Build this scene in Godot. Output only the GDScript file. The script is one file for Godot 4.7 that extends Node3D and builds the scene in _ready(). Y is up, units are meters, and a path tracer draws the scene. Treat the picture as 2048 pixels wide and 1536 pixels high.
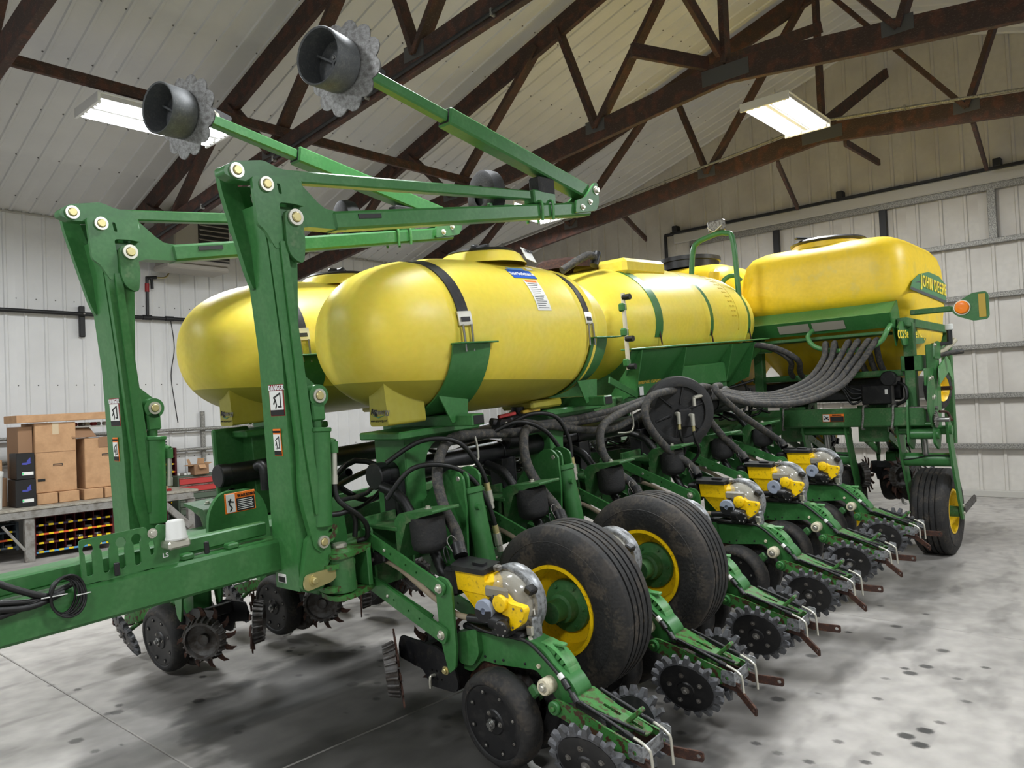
extends Node3D
# A crop planter folded for transport inside a steel-lined machine shed.
# World: X runs along the shed (towards its closed end wall), Z runs across it, Y is up, metres.
# The planter's near wing has a frame of its own (u, v, w): u along the toolbar, v up, w across.

var V := PackedVector3Array()
var N := PackedVector3Array()
var M := {}
var T := {}
var offs := {}
var taken := {}
var WING := Transform3D(Basis(Vector3(0.998154, 0.0593, -0.0131), Vector3(-0.059295, 0.99824, 0.000778), Vector3(0.013123, 0.0, 0.999914)), Vector3(2.375, 0.426, -1.995))
var ID := Transform3D()
const ZRIDGE := -3.36
const YEAVE := 4.34
const PITCH := 0.312
const ZL := -11.3
const ZR := 4.58
const XE := 12.3
const XF := -6.0
const LAMP := 7.4      # energy of each of the two light strips of a lamp

func _ready():
	setup_view()
	make_materials()
	build_shed()
	build_trusses()
	build_lights()
	build_workshop()
	build_wing()
	build_markers()
	build_tanks()
	build_tongue()
	build_rows()
	build_wheels()
	build_rear()
	build_hoses()

func setup_view():
	var cam := Camera3D.new()
	cam.name = "camera"
	cam.fov = 53.011
	cam.near = 0.05
	cam.far = 100.0
	cam.transform = Transform3D(Basis(Vector3(0.66491, -0.043394, 0.745662), Vector3(0.00873, 0.998694, 0.050334), Vector3(-0.746872, -0.026958, 0.664421)), Vector3(0, 1.55, 0))
	add_child(cam)
	cam.current = true
	var env := Environment.new()
	env.background_mode = Environment.BG_COLOR
	env.background_color = Color(0.55, 0.6, 0.66)
	env.ambient_light_source = Environment.AMBIENT_SOURCE_DISABLED
	env.tonemap_mode = Environment.TONE_MAPPER_LINEAR
	env.tonemap_exposure = 1.0
	env.sdfgi_enabled = true
	env.ssao_enabled = true
	env.ssil_enabled = true
	var we := WorldEnvironment.new()
	we.name = "environment"
	we.environment = env
	add_child(we)

# ---------------------------------------------------------------- mesh helpers
func tri(a: Vector3, b: Vector3, c: Vector3, na: Vector3, nb: Vector3, nc: Vector3):
	if (b - a).cross(c - a).dot(na + nb + nc) > 0.0:
		V.append(a); V.append(c); V.append(b)
		N.append(na); N.append(nc); N.append(nb)
	else:
		V.append(a); V.append(b); V.append(c)
		N.append(na); N.append(nb); N.append(nc)

func quad(a: Vector3, b: Vector3, c: Vector3, d: Vector3, n: Vector3):
	tri(a, b, c, n, n, n)
	tri(a, c, d, n, n, n)

func mesh() -> ArrayMesh:
	var arr := []
	arr.resize(Mesh.ARRAY_MAX)
	arr[Mesh.ARRAY_VERTEX] = V
	arr[Mesh.ARRAY_NORMAL] = N
	var st := SurfaceTool.new()
	st.create_from_arrays(arr)
	st.index()
	var m := st.commit()
	V = PackedVector3Array()
	N = PackedVector3Array()
	return m

# chamfered box; t places it
func boxt(t: Transform3D, s: Vector3, b := 0.004):
	var h := s * 0.5
	b = minf(b, minf(h.x, minf(h.y, h.z)) * 0.95)
	var ax := [t.basis.x, t.basis.y, t.basis.z]
	for i in 3:
		var j := (i + 1) % 3
		var k := (i + 2) % 3
		for sg in [-1.0, 1.0]:
			var n: Vector3 = ax[i].normalized() * sg
			var c: Vector3 = t.origin + ax[i] * h[i] * sg
			var pj: Vector3 = ax[j] * (h[j] - b)
			var pk: Vector3 = ax[k] * (h[k] - b)
			quad(c - pj - pk, c + pj - pk, c + pj + pk, c - pj + pk, n)
	if b <= 0.0:
		return
	for i in 3:
		var j := (i + 1) % 3
		var k := (i + 2) % 3
		for sj in [-1.0, 1.0]:
			for sk in [-1.0, 1.0]:
				var n: Vector3 = (ax[j] * sj + ax[k] * sk).normalized()
				var a0: Vector3 = t.origin + ax[j] * h[j] * sj + ax[k] * (h[k] - b) * sk
				var a1: Vector3 = t.origin + ax[j] * (h[j] - b) * sj + ax[k] * h[k] * sk
				var e: Vector3 = ax[i] * (h[i] - b)
				quad(a0 - e, a0 + e, a1 + e, a1 - e, n)
	for sx in [-1.0, 1.0]:
		for sy in [-1.0, 1.0]:
			for sz in [-1.0, 1.0]:
				var n: Vector3 = (ax[0] * sx + ax[1] * sy + ax[2] * sz).normalized()
				var o: Vector3 = t.origin + ax[0] * (h.x - b) * sx + ax[1] * (h.y - b) * sy + ax[2] * (h.z - b) * sz
				tri(o + ax[0] * b * sx, o + ax[1] * b * sy, o + ax[2] * b * sz, n, n, n)

func bx(c: Vector3, s: Vector3, b := 0.004, bas := Basis()):
	boxt(Transform3D(bas, c), s, b)

func box2(lo: Vector3, hi: Vector3, b := 0.004):
	boxt(Transform3D(Basis(), (lo + hi) * 0.5), (hi - lo).abs(), b)

# straight bar from p to q, wd across, ht along up
func bar(p: Vector3, q: Vector3, wd: float, ht: float, b := 0.004, up := Vector3.UP):
	var d := (q - p).normalized()
	var s := d.cross(up)
	if s.length() < 0.01:
		s = d.cross(Vector3.RIGHT)
	s = s.normalized()
	var u := s.cross(d).normalized()
	boxt(Transform3D(Basis(d, u, s), (p + q) * 0.5), Vector3(p.distance_to(q), ht, wd), b)

func frame_for(d: Vector3) -> Basis:
	var up := Vector3.UP if absf(d.y) < 0.9 else Vector3.RIGHT
	var x := up.cross(d).normalized()
	return Basis(x, d.cross(x).normalized(), d)

# surface of revolution round the axis from o along d; prof holds (radius, distance along the axis)
func lathe(o: Vector3, d: Vector3, prof: Array, seg := 20, arc := TAU, from := 0.0, sharp := 0.72):
	d = d.normalized()
	var f := frame_for(d)
	var ns := []
	for i in prof.size() - 1:
		var e: Vector2 = prof[i + 1] - prof[i]
		ns.append(Vector2(e.y, -e.x).normalized() if e.length() > 1e-7 else Vector2(1, 0))
	for i in prof.size() - 1:
		var n0: Vector2 = ns[i]
		var n1: Vector2 = ns[i]
		if i > 0 and ns[i - 1].dot(ns[i]) > sharp:
			n0 = (ns[i - 1] + ns[i]).normalized()
		if i < ns.size() - 1 and ns[i + 1].dot(ns[i]) > sharp:
			n1 = (ns[i + 1] + ns[i]).normalized()
		var p0: Vector2 = prof[i]
		var p1: Vector2 = prof[i + 1]
		for k in seg:
			var t0 := from + arc * k / seg
			var t1 := from + arc * (k + 1) / seg
			var c0 := f.x * cos(t0) + f.y * sin(t0)
			var c1 := f.x * cos(t1) + f.y * sin(t1)
			var a := o + c0 * p0.x + d * p0.y
			var b := o + c1 * p0.x + d * p0.y
			var c := o + c1 * p1.x + d * p1.y
			var e := o + c0 * p1.x + d * p1.y
			var na := c0 * n0.x + d * n0.y
			var nb := c1 * n0.x + d * n0.y
			var nc := c1 * n1.x + d * n1.y
			var ne := c0 * n1.x + d * n1.y
			if p0.x > 1e-6:
				tri(a, b, c, na, nb, nc)
			if p1.x > 1e-6:
				tri(a, c, e, na, nc, ne)

func cyl(p: Vector3, q: Vector3, r: float, seg := 16, r2 := -1.0, bev := 0.0):
	var l := p.distance_to(q)
	var e := r if r2 < 0.0 else r2
	if bev > 0.0:
		lathe(p, q - p, [Vector2(0, 0), Vector2(r - bev, 0), Vector2(r, bev), Vector2(e, l - bev), Vector2(e - bev, l), Vector2(0, l)], seg)
	else:
		lathe(p, q - p, [Vector2(0, 0), Vector2(r, 0), Vector2(e, l), Vector2(0, l)], seg)

func ring(p: Vector3, d: Vector3, r_out: float, r_in: float, t: float, seg := 20):
	lathe(p, d, [Vector2(r_in, 0), Vector2(r_out, 0), Vector2(r_out, t), Vector2(r_in, t), Vector2(r_in, 0)], seg)

# hexagon bolt head with washer, standing on p along d
func bolt(p: Vector3, d: Vector3, r := 0.012, washer := true):
	d = d.normalized()
	var o := p
	if washer:
		cyl(p, p + d * r * 0.25, r * 1.5, 12)
		o = p + d * r * 0.25
	lathe(o, d, [Vector2(r, 0), Vector2(r, r * 0.75), Vector2(r * 0.8, r * 0.95), Vector2(0, r * 0.95)], 6)

func spline(pts: Array, sub := 6) -> PackedVector3Array:
	var out := PackedVector3Array()
	for i in pts.size() - 1:
		var a: Vector3 = pts[maxi(i - 1, 0)]
		var b: Vector3 = pts[i]
		var c: Vector3 = pts[i + 1]
		var d: Vector3 = pts[mini(i + 2, pts.size() - 1)]
		for k in sub:
			out.append(b.cubic_interpolate(c, a, d, float(k) / sub))
	out.append(pts[pts.size() - 1])
	return out

# round hose through the points
func hose(pts: Array, r: float, seg := 10, sub := 6, cap := true):
	var p := spline(pts, sub) if sub > 1 else PackedVector3Array(pts)
	var d := (p[1] - p[0]).normalized()
	var f := frame_for(d)
	var x := f.x
	var last := []
	for i in p.size():
		var t := (p[mini(i + 1, p.size() - 1)] - p[maxi(i - 1, 0)]).normalized()
		x = (x - t * x.dot(t)).normalized()
		var y := t.cross(x)
		var row := []
		for k in seg:
			var a := TAU * k / seg
			row.append(x * cos(a) + y * sin(a))
		if i > 0:
			for k in seg:
				var k2 := (k + 1) % seg
				tri(p[i - 1] + last[k] * r, p[i - 1] + last[k2] * r, p[i] + row[k2] * r, last[k], last[k2], row[k2])
				tri(p[i - 1] + last[k] * r, p[i] + row[k2] * r, p[i] + row[k] * r, last[k], row[k2], row[k])
		if cap and (i == 0 or i == p.size() - 1):
			var n := t if i > 0 else -t
			for k in seg:
				tri(p[i], p[i] + row[k] * r, p[i] + row[(k + 1) % seg] * r, n, n, n)
		last = row

# corrugated hose
func ribbed(pts: Array, r: float, pitch := 0.012, seg := 10):
	var p := spline(pts, 10)
	var len_ := 0.0
	for i in p.size() - 1:
		len_ += p[i].distance_to(p[i + 1])
	var q := []
	var n := maxi(4, int(len_ / pitch * 2.0))
	var acc := 0.0
	var at := 0
	var want := 0.0
	for i in p.size() - 1:
		var l := p[i].distance_to(p[i + 1])
		while want <= acc + l and at <= n:
			q.append(p[i].lerp(p[i + 1], (want - acc) / maxf(l, 1e-6)))
			at += 1
			want = len_ * at / n
		acc += l
	var last := []
	var x := frame_for((q[1] - q[0]).normalized()).x
	for i in q.size():
		var t: Vector3 = (q[mini(i + 1, q.size() - 1)] - q[maxi(i - 1, 0)]).normalized()
		x = (x - t * x.dot(t)).normalized()
		var y := t.cross(x)
		var rr := r if i % 2 == 0 else r * 0.84
		var row := []
		for k in seg:
			var a := TAU * k / seg
			row.append((x * cos(a) + y * sin(a)) * rr)
		if i > 0:
			for k in seg:
				var k2 := (k + 1) % seg
				var n0: Vector3 = (last[k] + row[k]).normalized()
				var n1: Vector3 = (last[k2] + row[k2]).normalized()
				tri(q[i - 1] + last[k], q[i - 1] + last[k2], q[i] + row[k2], n0, n1, n1)
				tri(q[i - 1] + last[k], q[i] + row[k2], q[i] + row[k], n0, n1, n0)
		last = row

func circle2(c: Vector2, r: float, n := 14) -> PackedVector2Array:
	var o := PackedVector2Array()
	for k in n:
		o.append(c + Vector2(cos(TAU * k / n), sin(TAU * k / n)) * r)
	return o

# plate cut from an outline (local xy), standing t thick along local z; holes are real
func plate(poly: PackedVector2Array, tr: Transform3D, t: float, holes := [], bev := 0.0):
	var pieces := [poly]
	for hole in holes:
		var cx := 0.0
		for p in hole:
			cx += p.x
		cx /= hole.size()
		var left := PackedVector2Array([Vector2(-50, -50), Vector2(cx, -50), Vector2(cx, 50), Vector2(-50, 50)])
		var right := PackedVector2Array([Vector2(cx, -50), Vector2(50, -50), Vector2(50, 50), Vector2(cx, 50)])
		var next := []
		for pc in pieces:
			if Geometry2D.intersect_polygons(pc, hole).is_empty():
				next.append(pc)
				continue
			for half in [left, right]:
				for a in Geometry2D.intersect_polygons(pc, half):
					for b in Geometry2D.clip_polygons(a, hole):
						next.append(b)
		pieces = next
	for pc in pieces:
		var idx := Geometry2D.triangulate_polygon(pc)
		var nz := tr.basis.z.normalized()
		for i in range(0, idx.size(), 3):
			var a := Vector3(pc[idx[i]].x, pc[idx[i]].y, 0)
			var b := Vector3(pc[idx[i + 1]].x, pc[idx[i + 1]].y, 0)
			var c := Vector3(pc[idx[i + 2]].x, pc[idx[i + 2]].y, 0)
			var up := Vector3(0, 0, t)
			tri(tr * a, tr * b, tr * c, -nz, -nz, -nz)
			tri(tr * (a + up), tr * (b + up), tr * (c + up), nz, nz, nz)
		var m: int = pc.size()
		var area := 0.0
		for i in m:
			area += pc[i].cross(pc[(i + 1) % m])
		var sg := 1.0 if area > 0.0 else -1.0
		for i in m:
			var p0: Vector2 = pc[(i + m - 1) % m]
			var p1: Vector2 = pc[i]
			var p2: Vector2 = pc[(i + 1) % m]
			var p3: Vector2 = pc[(i + 2) % m]
			var e := (p2 - p1).normalized()
			var n2 := Vector2(e.y, -e.x) * sg
			var ea := (p1 - p0).normalized()
			var eb := (p3 - p2).normalized()
			var n1 := n2
			var n3 := n2
			if ea.dot(e) > 0.8:
				n1 = (n2 + Vector2(ea.y, -ea.x) * sg).normalized()
			if eb.dot(e) > 0.8:
				n3 = (n2 + Vector2(eb.y, -eb.x) * sg).normalized()
			var w1 := (tr.basis * Vector3(n1.x, n1.y, 0)).normalized()
			var w3 := (tr.basis * Vector3(n3.x, n3.y, 0)).normalized()
			var a := tr * Vector3(p1.x, p1.y, 0)
			var b := tr * Vector3(p2.x, p2.y, 0)
			var c := tr * Vector3(p2.x, p2.y, t)
			var d := tr * Vector3(p1.x, p1.y, t)
			tri(a, b, c, w1, w3, w3)
			tri(a, c, d, w1, w3, w1)

func pv(a: Array) -> PackedVector2Array:
	var o := PackedVector2Array()
	for i in range(0, a.size(), 2):
		o.append(Vector2(a[i], a[i + 1]))
	return o

# outline with its corners rounded
func rounded(poly: PackedVector2Array, r: float, n := 4) -> PackedVector2Array:
	var o := PackedVector2Array()
	var m := poly.size()
	for i in m:
		var p := poly[i]
		var a := poly[(i + m - 1) % m] - p
		var b := poly[(i + 1) % m] - p
		var d := minf(r, minf(a.length(), b.length()) * 0.45)
		var pa := p + a.normalized() * d
		var pb := p + b.normalized() * d
		for k in n + 1:
			var t := float(k) / n
			o.append(pa.lerp(p, t).lerp(p.lerp(pb, t), t))
	return o

# frames that lay a (x, y) outline into planes of the wing frame
func in_uv(w: float) -> Transform3D:      # outline x = u, y = v, thickness towards +w
	return Transform3D(Basis(), Vector3(0, 0, w))
func in_wv(u: float) -> Transform3D:      # outline x = w, y = v, thickness towards -u
	return Transform3D(Basis(Vector3(0, 0, 1), Vector3(0, 1, 0), Vector3(-1, 0, 0)), Vector3(u, 0, 0))
func in_uw(v: float) -> Transform3D:      # outline x = u, y = w, thickness towards -v
	return Transform3D(Basis(Vector3(1, 0, 0), Vector3(0, 0, 1), Vector3(0, -1, 0)), Vector3(0, v, 0))

# a smooth surface p(s, t), s and t in 0..1
func surf(f: Callable, ns: int, nt: int):
	var P := []
	var e := 0.002
	for i in ns + 1:
		var row := []
		for j in nt + 1:
			row.append(f.call(float(i) / ns, float(j) / nt))
		P.append(row)
	var NN := []
	for i in ns + 1:
		var row := []
		for j in nt + 1:
			var s := float(i) / ns
			var t := float(j) / nt
			var a: Vector3 = f.call(minf(s + e, 1.0), t) - f.call(maxf(s - e, 0.0), t)
			var b: Vector3 = f.call(s, t + e) - f.call(s, t - e)
			var n := a.cross(b)
			row.append(n.normalized() if n.length() > 1e-12 else Vector3.ZERO)
		NN.append(row)
	for j in nt + 1:
		for end in [0, ns]:
			if NN[end][j] == Vector3.ZERO:
				var inner: Vector3 = P[1][j] if end == 0 else P[ns - 1][j]
				NN[end][j] = NN[1][j] if end == 0 else NN[ns - 1][j]
	# point outwards: compare with the middle of the shape
	var mid := Vector3.ZERO
	for i in ns + 1:
		for j in nt:
			mid += P[i][j]
	mid /= float((ns + 1) * nt)
	var flip: float = 0.0
	for i in ns + 1:
		for j in nt:
			flip += NN[i][j].dot(P[i][j] - mid)
	var sg := -1.0 if flip < 0.0 else 1.0
	for i in ns:
		for j in nt:
			var a: Vector3 = P[i][j]
			var b: Vector3 = P[i + 1][j]
			var c: Vector3 = P[i + 1][j + 1]
			var d: Vector3 = P[i][j + 1]
			if a.distance_squared_to(b) > 1e-12 or true:
				tri(a, b, c, NN[i][j] * sg, NN[i + 1][j] * sg, NN[i + 1][j + 1] * sg)
				tri(a, c, d, NN[i][j] * sg, NN[i + 1][j + 1] * sg, NN[i][j + 1] * sg)

# ---------------------------------------------------------------- scene helpers
func numbered(called: String) -> String:
	var k: int = taken.get(called, 0)
	taken[called] = k + 1
	return called if k == 0 else "%s_%03d" % [called, k]

func meta(o: Node, label := "", category := "", group := "", kind := ""):
	if label: o.set_meta("label", label)
	if category: o.set_meta("category", category)
	if group: o.set_meta("group", group)
	if kind: o.set_meta("kind", kind)

# a top-level thing; its parts are written in the coordinates of frame
func thing(called: String, label: String, category: String, base := Vector3.ZERO, frame := Transform3D(), group := "") -> Node3D:
	var o := Node3D.new()
	o.name = numbered(called)
	add_child(o)
	o.transform = frame * Transform3D(Basis(), base)
	offs[o] = base
	meta(o, label, category, group)
	return o

func room(called: String) -> Node3D:
	var o := Node3D.new()
	o.name = numbered(called)
	add_child(o)
	offs[o] = Vector3.ZERO
	meta(o, "", "", "", "structure")
	return o

# an assembly of parts inside a thing, written in its own frame
func asm(parent: Node3D, called: String, frame := Transform3D()) -> Node3D:
	var o := Node3D.new()
	o.name = called
	parent.add_child(o, true)
	o.transform = parent.transform.affine_inverse() * frame
	return o

# an assembly that belongs to the planter's frame
var FRAME: Node3D
func frame_part(called: String, frame: Transform3D) -> Node3D:
	if FRAME == null:
		FRAME = thing("planter_frame", "green planter frame of tongue, toolbars, tank stands and wheels under the yellow tanks", "planter frame", Vector3(6.0, 0.0, -3.0))
	return asm(FRAME, called, frame)

# never more than thing > part > sub-part
func level(o: Node) -> Node:
	var d := 0
	var p := o
	while p != self and p != null:
		d += 1
		p = p.get_parent()
	return o if d < 3 else o.get_parent()

# commit what has been collected as one part
func part(parent: Node, called: String, mat: Material, label := "") -> MeshInstance3D:
	var o := MeshInstance3D.new()
	o.mesh = mesh()
	o.material_override = mat
	o.name = called
	parent = level(parent)
	parent.add_child(o, true)
	if offs.has(parent):
		o.position = -offs[parent]
	if label: o.set_meta("label", label)
	return o

# a shared mesh placed as one part
func put(parent: Node, called: String, m: Mesh, mat: Material, tr := Transform3D()) -> MeshInstance3D:
	var o := MeshInstance3D.new()
	o.mesh = m
	o.material_override = mat
	o.name = called
	parent.add_child(o, true)
	var t := tr
	if offs.has(parent):
		t.origin -= offs[parent]
	o.transform = t
	return o

# a thing that is one mesh
func solid(called: String, mat: Material, label: String, category: String, base := Vector3.ZERO, frame := Transform3D(), group := "") -> MeshInstance3D:
	for i in V.size():
		V[i] -= base
	var o := MeshInstance3D.new()
	o.mesh = mesh()
	o.material_override = mat
	o.name = numbered(called)
	add_child(o)
	o.transform = frame * Transform3D(Basis(), base)
	meta(o, label, category, group)
	return o

func copy(o: Node3D, tr: Transform3D, label := "", group := "") -> Node3D:
	var c: Node3D = o.duplicate()
	var nm := String(o.name)
	if nm.length() > 4 and nm[nm.length() - 4] == "_":
		nm = nm.substr(0, nm.length() - 4)
	c.name = numbered(nm)
	add_child(c)
	c.transform = tr
	offs[c] = offs.get(o, Vector3.ZERO)
	if label: c.set_meta("label", label)
	if group: c.set_meta("group", group)
	return c

# raised lettering; x = reading direction, y = up, on a surface point o
func letters(parent: Node, text: String, o: Vector3, x: Vector3, y: Vector3, height: float, mat: Material, squeeze := 1.0, depth := 0.002, bold := true, called := "lettering"):
	var tm := TextMesh.new()
	var f := SystemFont.new()
	f.font_names = PackedStringArray(["Droid Sans"])
	f.font_weight = 700 if bold else 400
	tm.font = f
	tm.text = text
	tm.font_size = 32
	tm.pixel_size = height / 23.0
	tm.depth = depth
	tm.curve_step = 2.0
	var n := MeshInstance3D.new()
	n.mesh = tm
	n.material_override = mat
	n.name = called
	parent = level(parent)
	parent.add_child(n, true)
	var z := x.cross(y).normalized()
	n.transform = Transform3D(Basis(x.normalized() * squeeze, y.normalized(), z), o - offs.get(parent, Vector3.ZERO))
	return n

# ---------------------------------------------------------------- materials
func noise_bytes(size: int, freq: float, sd: int, oct := 4, type := FastNoiseLite.TYPE_SIMPLEX_SMOOTH) -> PackedByteArray:
	var n := FastNoiseLite.new()
	n.noise_type = type
	n.seed = sd
	n.frequency = freq
	n.fractal_type = FastNoiseLite.FRACTAL_FBM
	n.fractal_octaves = oct
	var im := n.get_seamless_image(size, size)
	im.convert(Image.FORMAT_L8)
	return im.get_data()

# base colour with patches of a second colour and fine mottling
func mottled(base: Color, other: Color, amount: float, sd: int, freq := 0.012, size := 256, low := 0.5, high := 0.75, grain := 0.08) -> ImageTexture:
	var a := noise_bytes(size, freq, sd, 5)
	var b := noise_bytes(size, 0.11, sd + 7, 3)
	var out := PackedByteArray()
	out.resize(size * size * 3)
	for i in size * size:
		var f := b[i] / 255.0
		var t := smoothstep(low, high, a[i] / 255.0 * 0.75 + f * 0.25) * amount
		var g := 1.0 + (f - 0.5) * grain * 2.0
		out[i * 3] = clampi(int(lerpf(base.r, other.r, t) * g * 255.0), 0, 255)
		out[i * 3 + 1] = clampi(int(lerpf(base.g, other.g, t) * g * 255.0), 0, 255)
		out[i * 3 + 2] = clampi(int(lerpf(base.b, other.b, t) * g * 255.0), 0, 255)
	return ImageTexture.create_from_image(Image.create_from_data(size, size, false, Image.FORMAT_RGB8, out))

func bumps(size: int, freq: float, sd: int, strength := 4.0) -> ImageTexture:
	var im := Image.create_from_data(size, size, false, Image.FORMAT_L8, noise_bytes(size, freq, sd, 3))
	im.convert(Image.FORMAT_RGBA8)
	im.bump_map_to_normal_map(strength)
	return ImageTexture.create_from_image(im)

func mat(called: String, c: Color, rough := 0.5, metal := 0.0, tex: Texture2D = null, scale := 1.0, nrm: Texture2D = null, nstr := 0.3) -> StandardMaterial3D:
	var m := StandardMaterial3D.new()
	m.resource_name = called
	m.albedo_color = c
	m.roughness = rough
	m.metallic = metal
	if tex or nrm:
		m.uv1_triplanar = true
		m.uv1_scale = Vector3.ONE * scale
	if tex:
		m.albedo_texture = tex
		m.albedo_color = Color.WHITE
	if nrm:
		m.normal_enabled = true
		m.normal_texture = nrm
		m.normal_scale = nstr
	M[called] = m
	return m

func make_materials():
	var fine := bumps(256, 0.09, 5, 2.0)
	var peel := bumps(256, 0.035, 9, 2.0)
	var green := Color(0.205, 0.425, 0.215)
	var dust := Color(0.46, 0.45, 0.36)
	mat("green", green, 0.38, 0.0, mottled(green, Color(0.29, 0.47, 0.28), 0.55, 3, 0.014, 256, 0.45, 0.8, 0.05), 1.2)
	mat("green_dusty", green, 0.55, 0.0, mottled(Color(0.20, 0.40, 0.205), dust, 0.5, 11, 0.016, 256, 0.48, 0.85, 0.08), 1.6)
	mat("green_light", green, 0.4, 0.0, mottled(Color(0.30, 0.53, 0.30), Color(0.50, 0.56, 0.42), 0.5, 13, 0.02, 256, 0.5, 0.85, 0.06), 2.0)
	mat("green_worn", green, 0.55, 0.0, mottled(Color(0.22, 0.45, 0.20), Color(0.27, 0.17, 0.11), 1.0, 17, 0.03, 256, 0.52, 0.62, 0.1), 3.0)
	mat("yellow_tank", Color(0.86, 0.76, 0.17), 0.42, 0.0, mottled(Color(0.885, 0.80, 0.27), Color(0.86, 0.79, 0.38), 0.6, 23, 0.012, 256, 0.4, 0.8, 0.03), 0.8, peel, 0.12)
	M.yellow_tank.subsurf_scatter_enabled = true
	M.yellow_tank.subsurf_scatter_strength = 0.25
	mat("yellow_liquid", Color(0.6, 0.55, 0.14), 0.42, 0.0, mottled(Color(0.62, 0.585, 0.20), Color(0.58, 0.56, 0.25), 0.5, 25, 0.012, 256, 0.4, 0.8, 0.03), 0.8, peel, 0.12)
	mat("yellow_ccs", Color(0.95, 0.78, 0.05), 0.45, 0.0, mottled(Color(0.92, 0.78, 0.16), Color(0.80, 0.72, 0.40), 0.5, 27, 0.02, 256, 0.55, 0.8, 0.03), 0.7, peel, 0.2)
	mat("yellow_dust", Color(0.8, 0.7, 0.4), 0.8, 0.0, mottled(Color(0.86, 0.73, 0.20), Color(0.62, 0.55, 0.42), 0.95, 28, 0.03, 256, 0.42, 0.66, 0.14), 1.2, peel, 0.2)
	mat("yellow_seam", Color(0.80, 0.68, 0.14), 0.55)
	mat("yellow_paint", Color(0.95, 0.76, 0.03), 0.4, 0.0, mottled(Color(0.95, 0.78, 0.04), Color(0.55, 0.42, 0.12), 0.6, 29, 0.03, 256, 0.6, 0.8, 0.04), 3.0)
	mat("rubber", Color(0.06, 0.06, 0.062), 0.72, 0.0, mottled(Color(0.125, 0.123, 0.122), Color(0.29, 0.255, 0.215), 0.75, 31, 0.014, 256, 0.5, 0.72, 0.18), 1.8, fine, 0.5)
	mat("rubber_dark", Color(0.1, 0.1, 0.1), 0.7, 0.0, mottled(Color(0.135, 0.135, 0.137), Color(0.22, 0.20, 0.18), 0.6, 33, 0.02, 256, 0.5, 0.75, 0.16), 3.0, fine, 0.4)
	mat("rubber_grey", Color(0.35, 0.35, 0.35), 0.65, 0.0, mottled(Color(0.34, 0.345, 0.36), Color(0.20, 0.19, 0.18), 0.7, 34, 0.02, 256, 0.45, 0.75, 0.12), 4.0)
	mat("hose_grey", Color(0.22, 0.22, 0.22), 0.75, 0.0, mottled(Color(0.20, 0.20, 0.205), Color(0.37, 0.345, 0.30), 0.85, 35, 0.03, 256, 0.42, 0.7, 0.2), 3.0)
	mat("black_plastic", Color(0.055, 0.055, 0.06), 0.42, 0.0, mottled(Color(0.085, 0.085, 0.092), Color(0.19, 0.18, 0.17), 0.6, 37, 0.02, 256, 0.5, 0.8, 0.14), 2.0)
	mat("black_paint", Color(0.05, 0.05, 0.055), 0.5, 0.0, mottled(Color(0.075, 0.075, 0.085), Color(0.20, 0.185, 0.16), 0.6, 39, 0.03, 256, 0.52, 0.8, 0.15), 2.5)
	mat("black_hose", Color(0.05, 0.05, 0.05), 0.5)
	mat("steel", Color(0.62, 0.62, 0.61), 0.32, 0.9)
	mat("steel_dull", Color(0.50, 0.49, 0.47), 0.5, 0.7, mottled(Color(0.56, 0.55, 0.53), Color(0.30, 0.27, 0.24), 0.8, 41, 0.03, 256, 0.45, 0.75, 0.15), 4.0)
	mat("zinc", Color(0.80, 0.79, 0.74), 0.35, 0.75)
	mat("brass", Color(0.78, 0.73, 0.52), 0.38, 0.7)
	mat("cast_grey", Color(0.50, 0.51, 0.52), 0.45, 0.55, mottled(Color(0.60, 0.61, 0.62), Color(0.36, 0.36, 0.36), 0.8, 43, 0.03, 256, 0.45, 0.75, 0.1), 4.0)
	mat("rust", Color(0.22, 0.12, 0.08), 0.8, 0.0, mottled(Color(0.20, 0.115, 0.085), Color(0.36, 0.22, 0.13), 0.8, 45, 0.03, 256, 0.4, 0.8, 0.2), 4.0)
	mat("disc_iron", Color(0.3, 0.29, 0.28), 0.55, 0.4, mottled(Color(0.36, 0.355, 0.35), Color(0.20, 0.165, 0.14), 0.9, 47, 0.02, 256, 0.4, 0.7, 0.15), 3.0)
	mat("galvanized", Color(0.6, 0.6, 0.58), 0.5, 0.35, mottled(Color(0.60, 0.595, 0.57), Color(0.42, 0.415, 0.40), 0.9, 49, 0.06, 256, 0.4, 0.65, 0.25), 3.0)
	mat("white_rubber", Color(0.80, 0.77, 0.66), 0.6, 0.0, mottled(Color(0.83, 0.80, 0.70), Color(0.55, 0.47, 0.34), 0.7, 51, 0.04, 128, 0.5, 0.75, 0.08), 6.0)
	mat("white_plastic", Color(0.82, 0.82, 0.80), 0.45)
	mat("white_label", Color(0.88, 0.88, 0.86), 0.6)
	mat("grey_disc", Color(0.55, 0.58, 0.64), 0.5)
	mat("red", Color(0.55, 0.06, 0.08), 0.5)
	mat("red_faded", Color(0.72, 0.23, 0.22), 0.55)
	mat("orange", Color(0.93, 0.47, 0.10), 0.5)
	mat("blue_label", Color(0.10, 0.33, 0.70), 0.45)
	mat("blue_pale", Color(0.42, 0.62, 0.85), 0.5)
	mat("ink", Color(0.06, 0.06, 0.06), 0.6)
	mat("amber", Color(1.0, 0.53, 0.10), 0.2)
	mat("amber_tape", Color(0.72, 0.60, 0.20), 0.4)
	mat("letter_yellow", Color(0.95, 0.85, 0.28), 0.45)
	mat("letter_white", Color(0.9, 0.9, 0.9), 0.5)
	mat("decal_dark", Color(0.26, 0.28, 0.30), 0.4)
	mat("decal_green", Color(0.28, 0.50, 0.33), 0.4)
	var clear := mat("clear_cover", Color(0.86, 0.85, 0.80, 0.28), 0.12)
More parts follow.
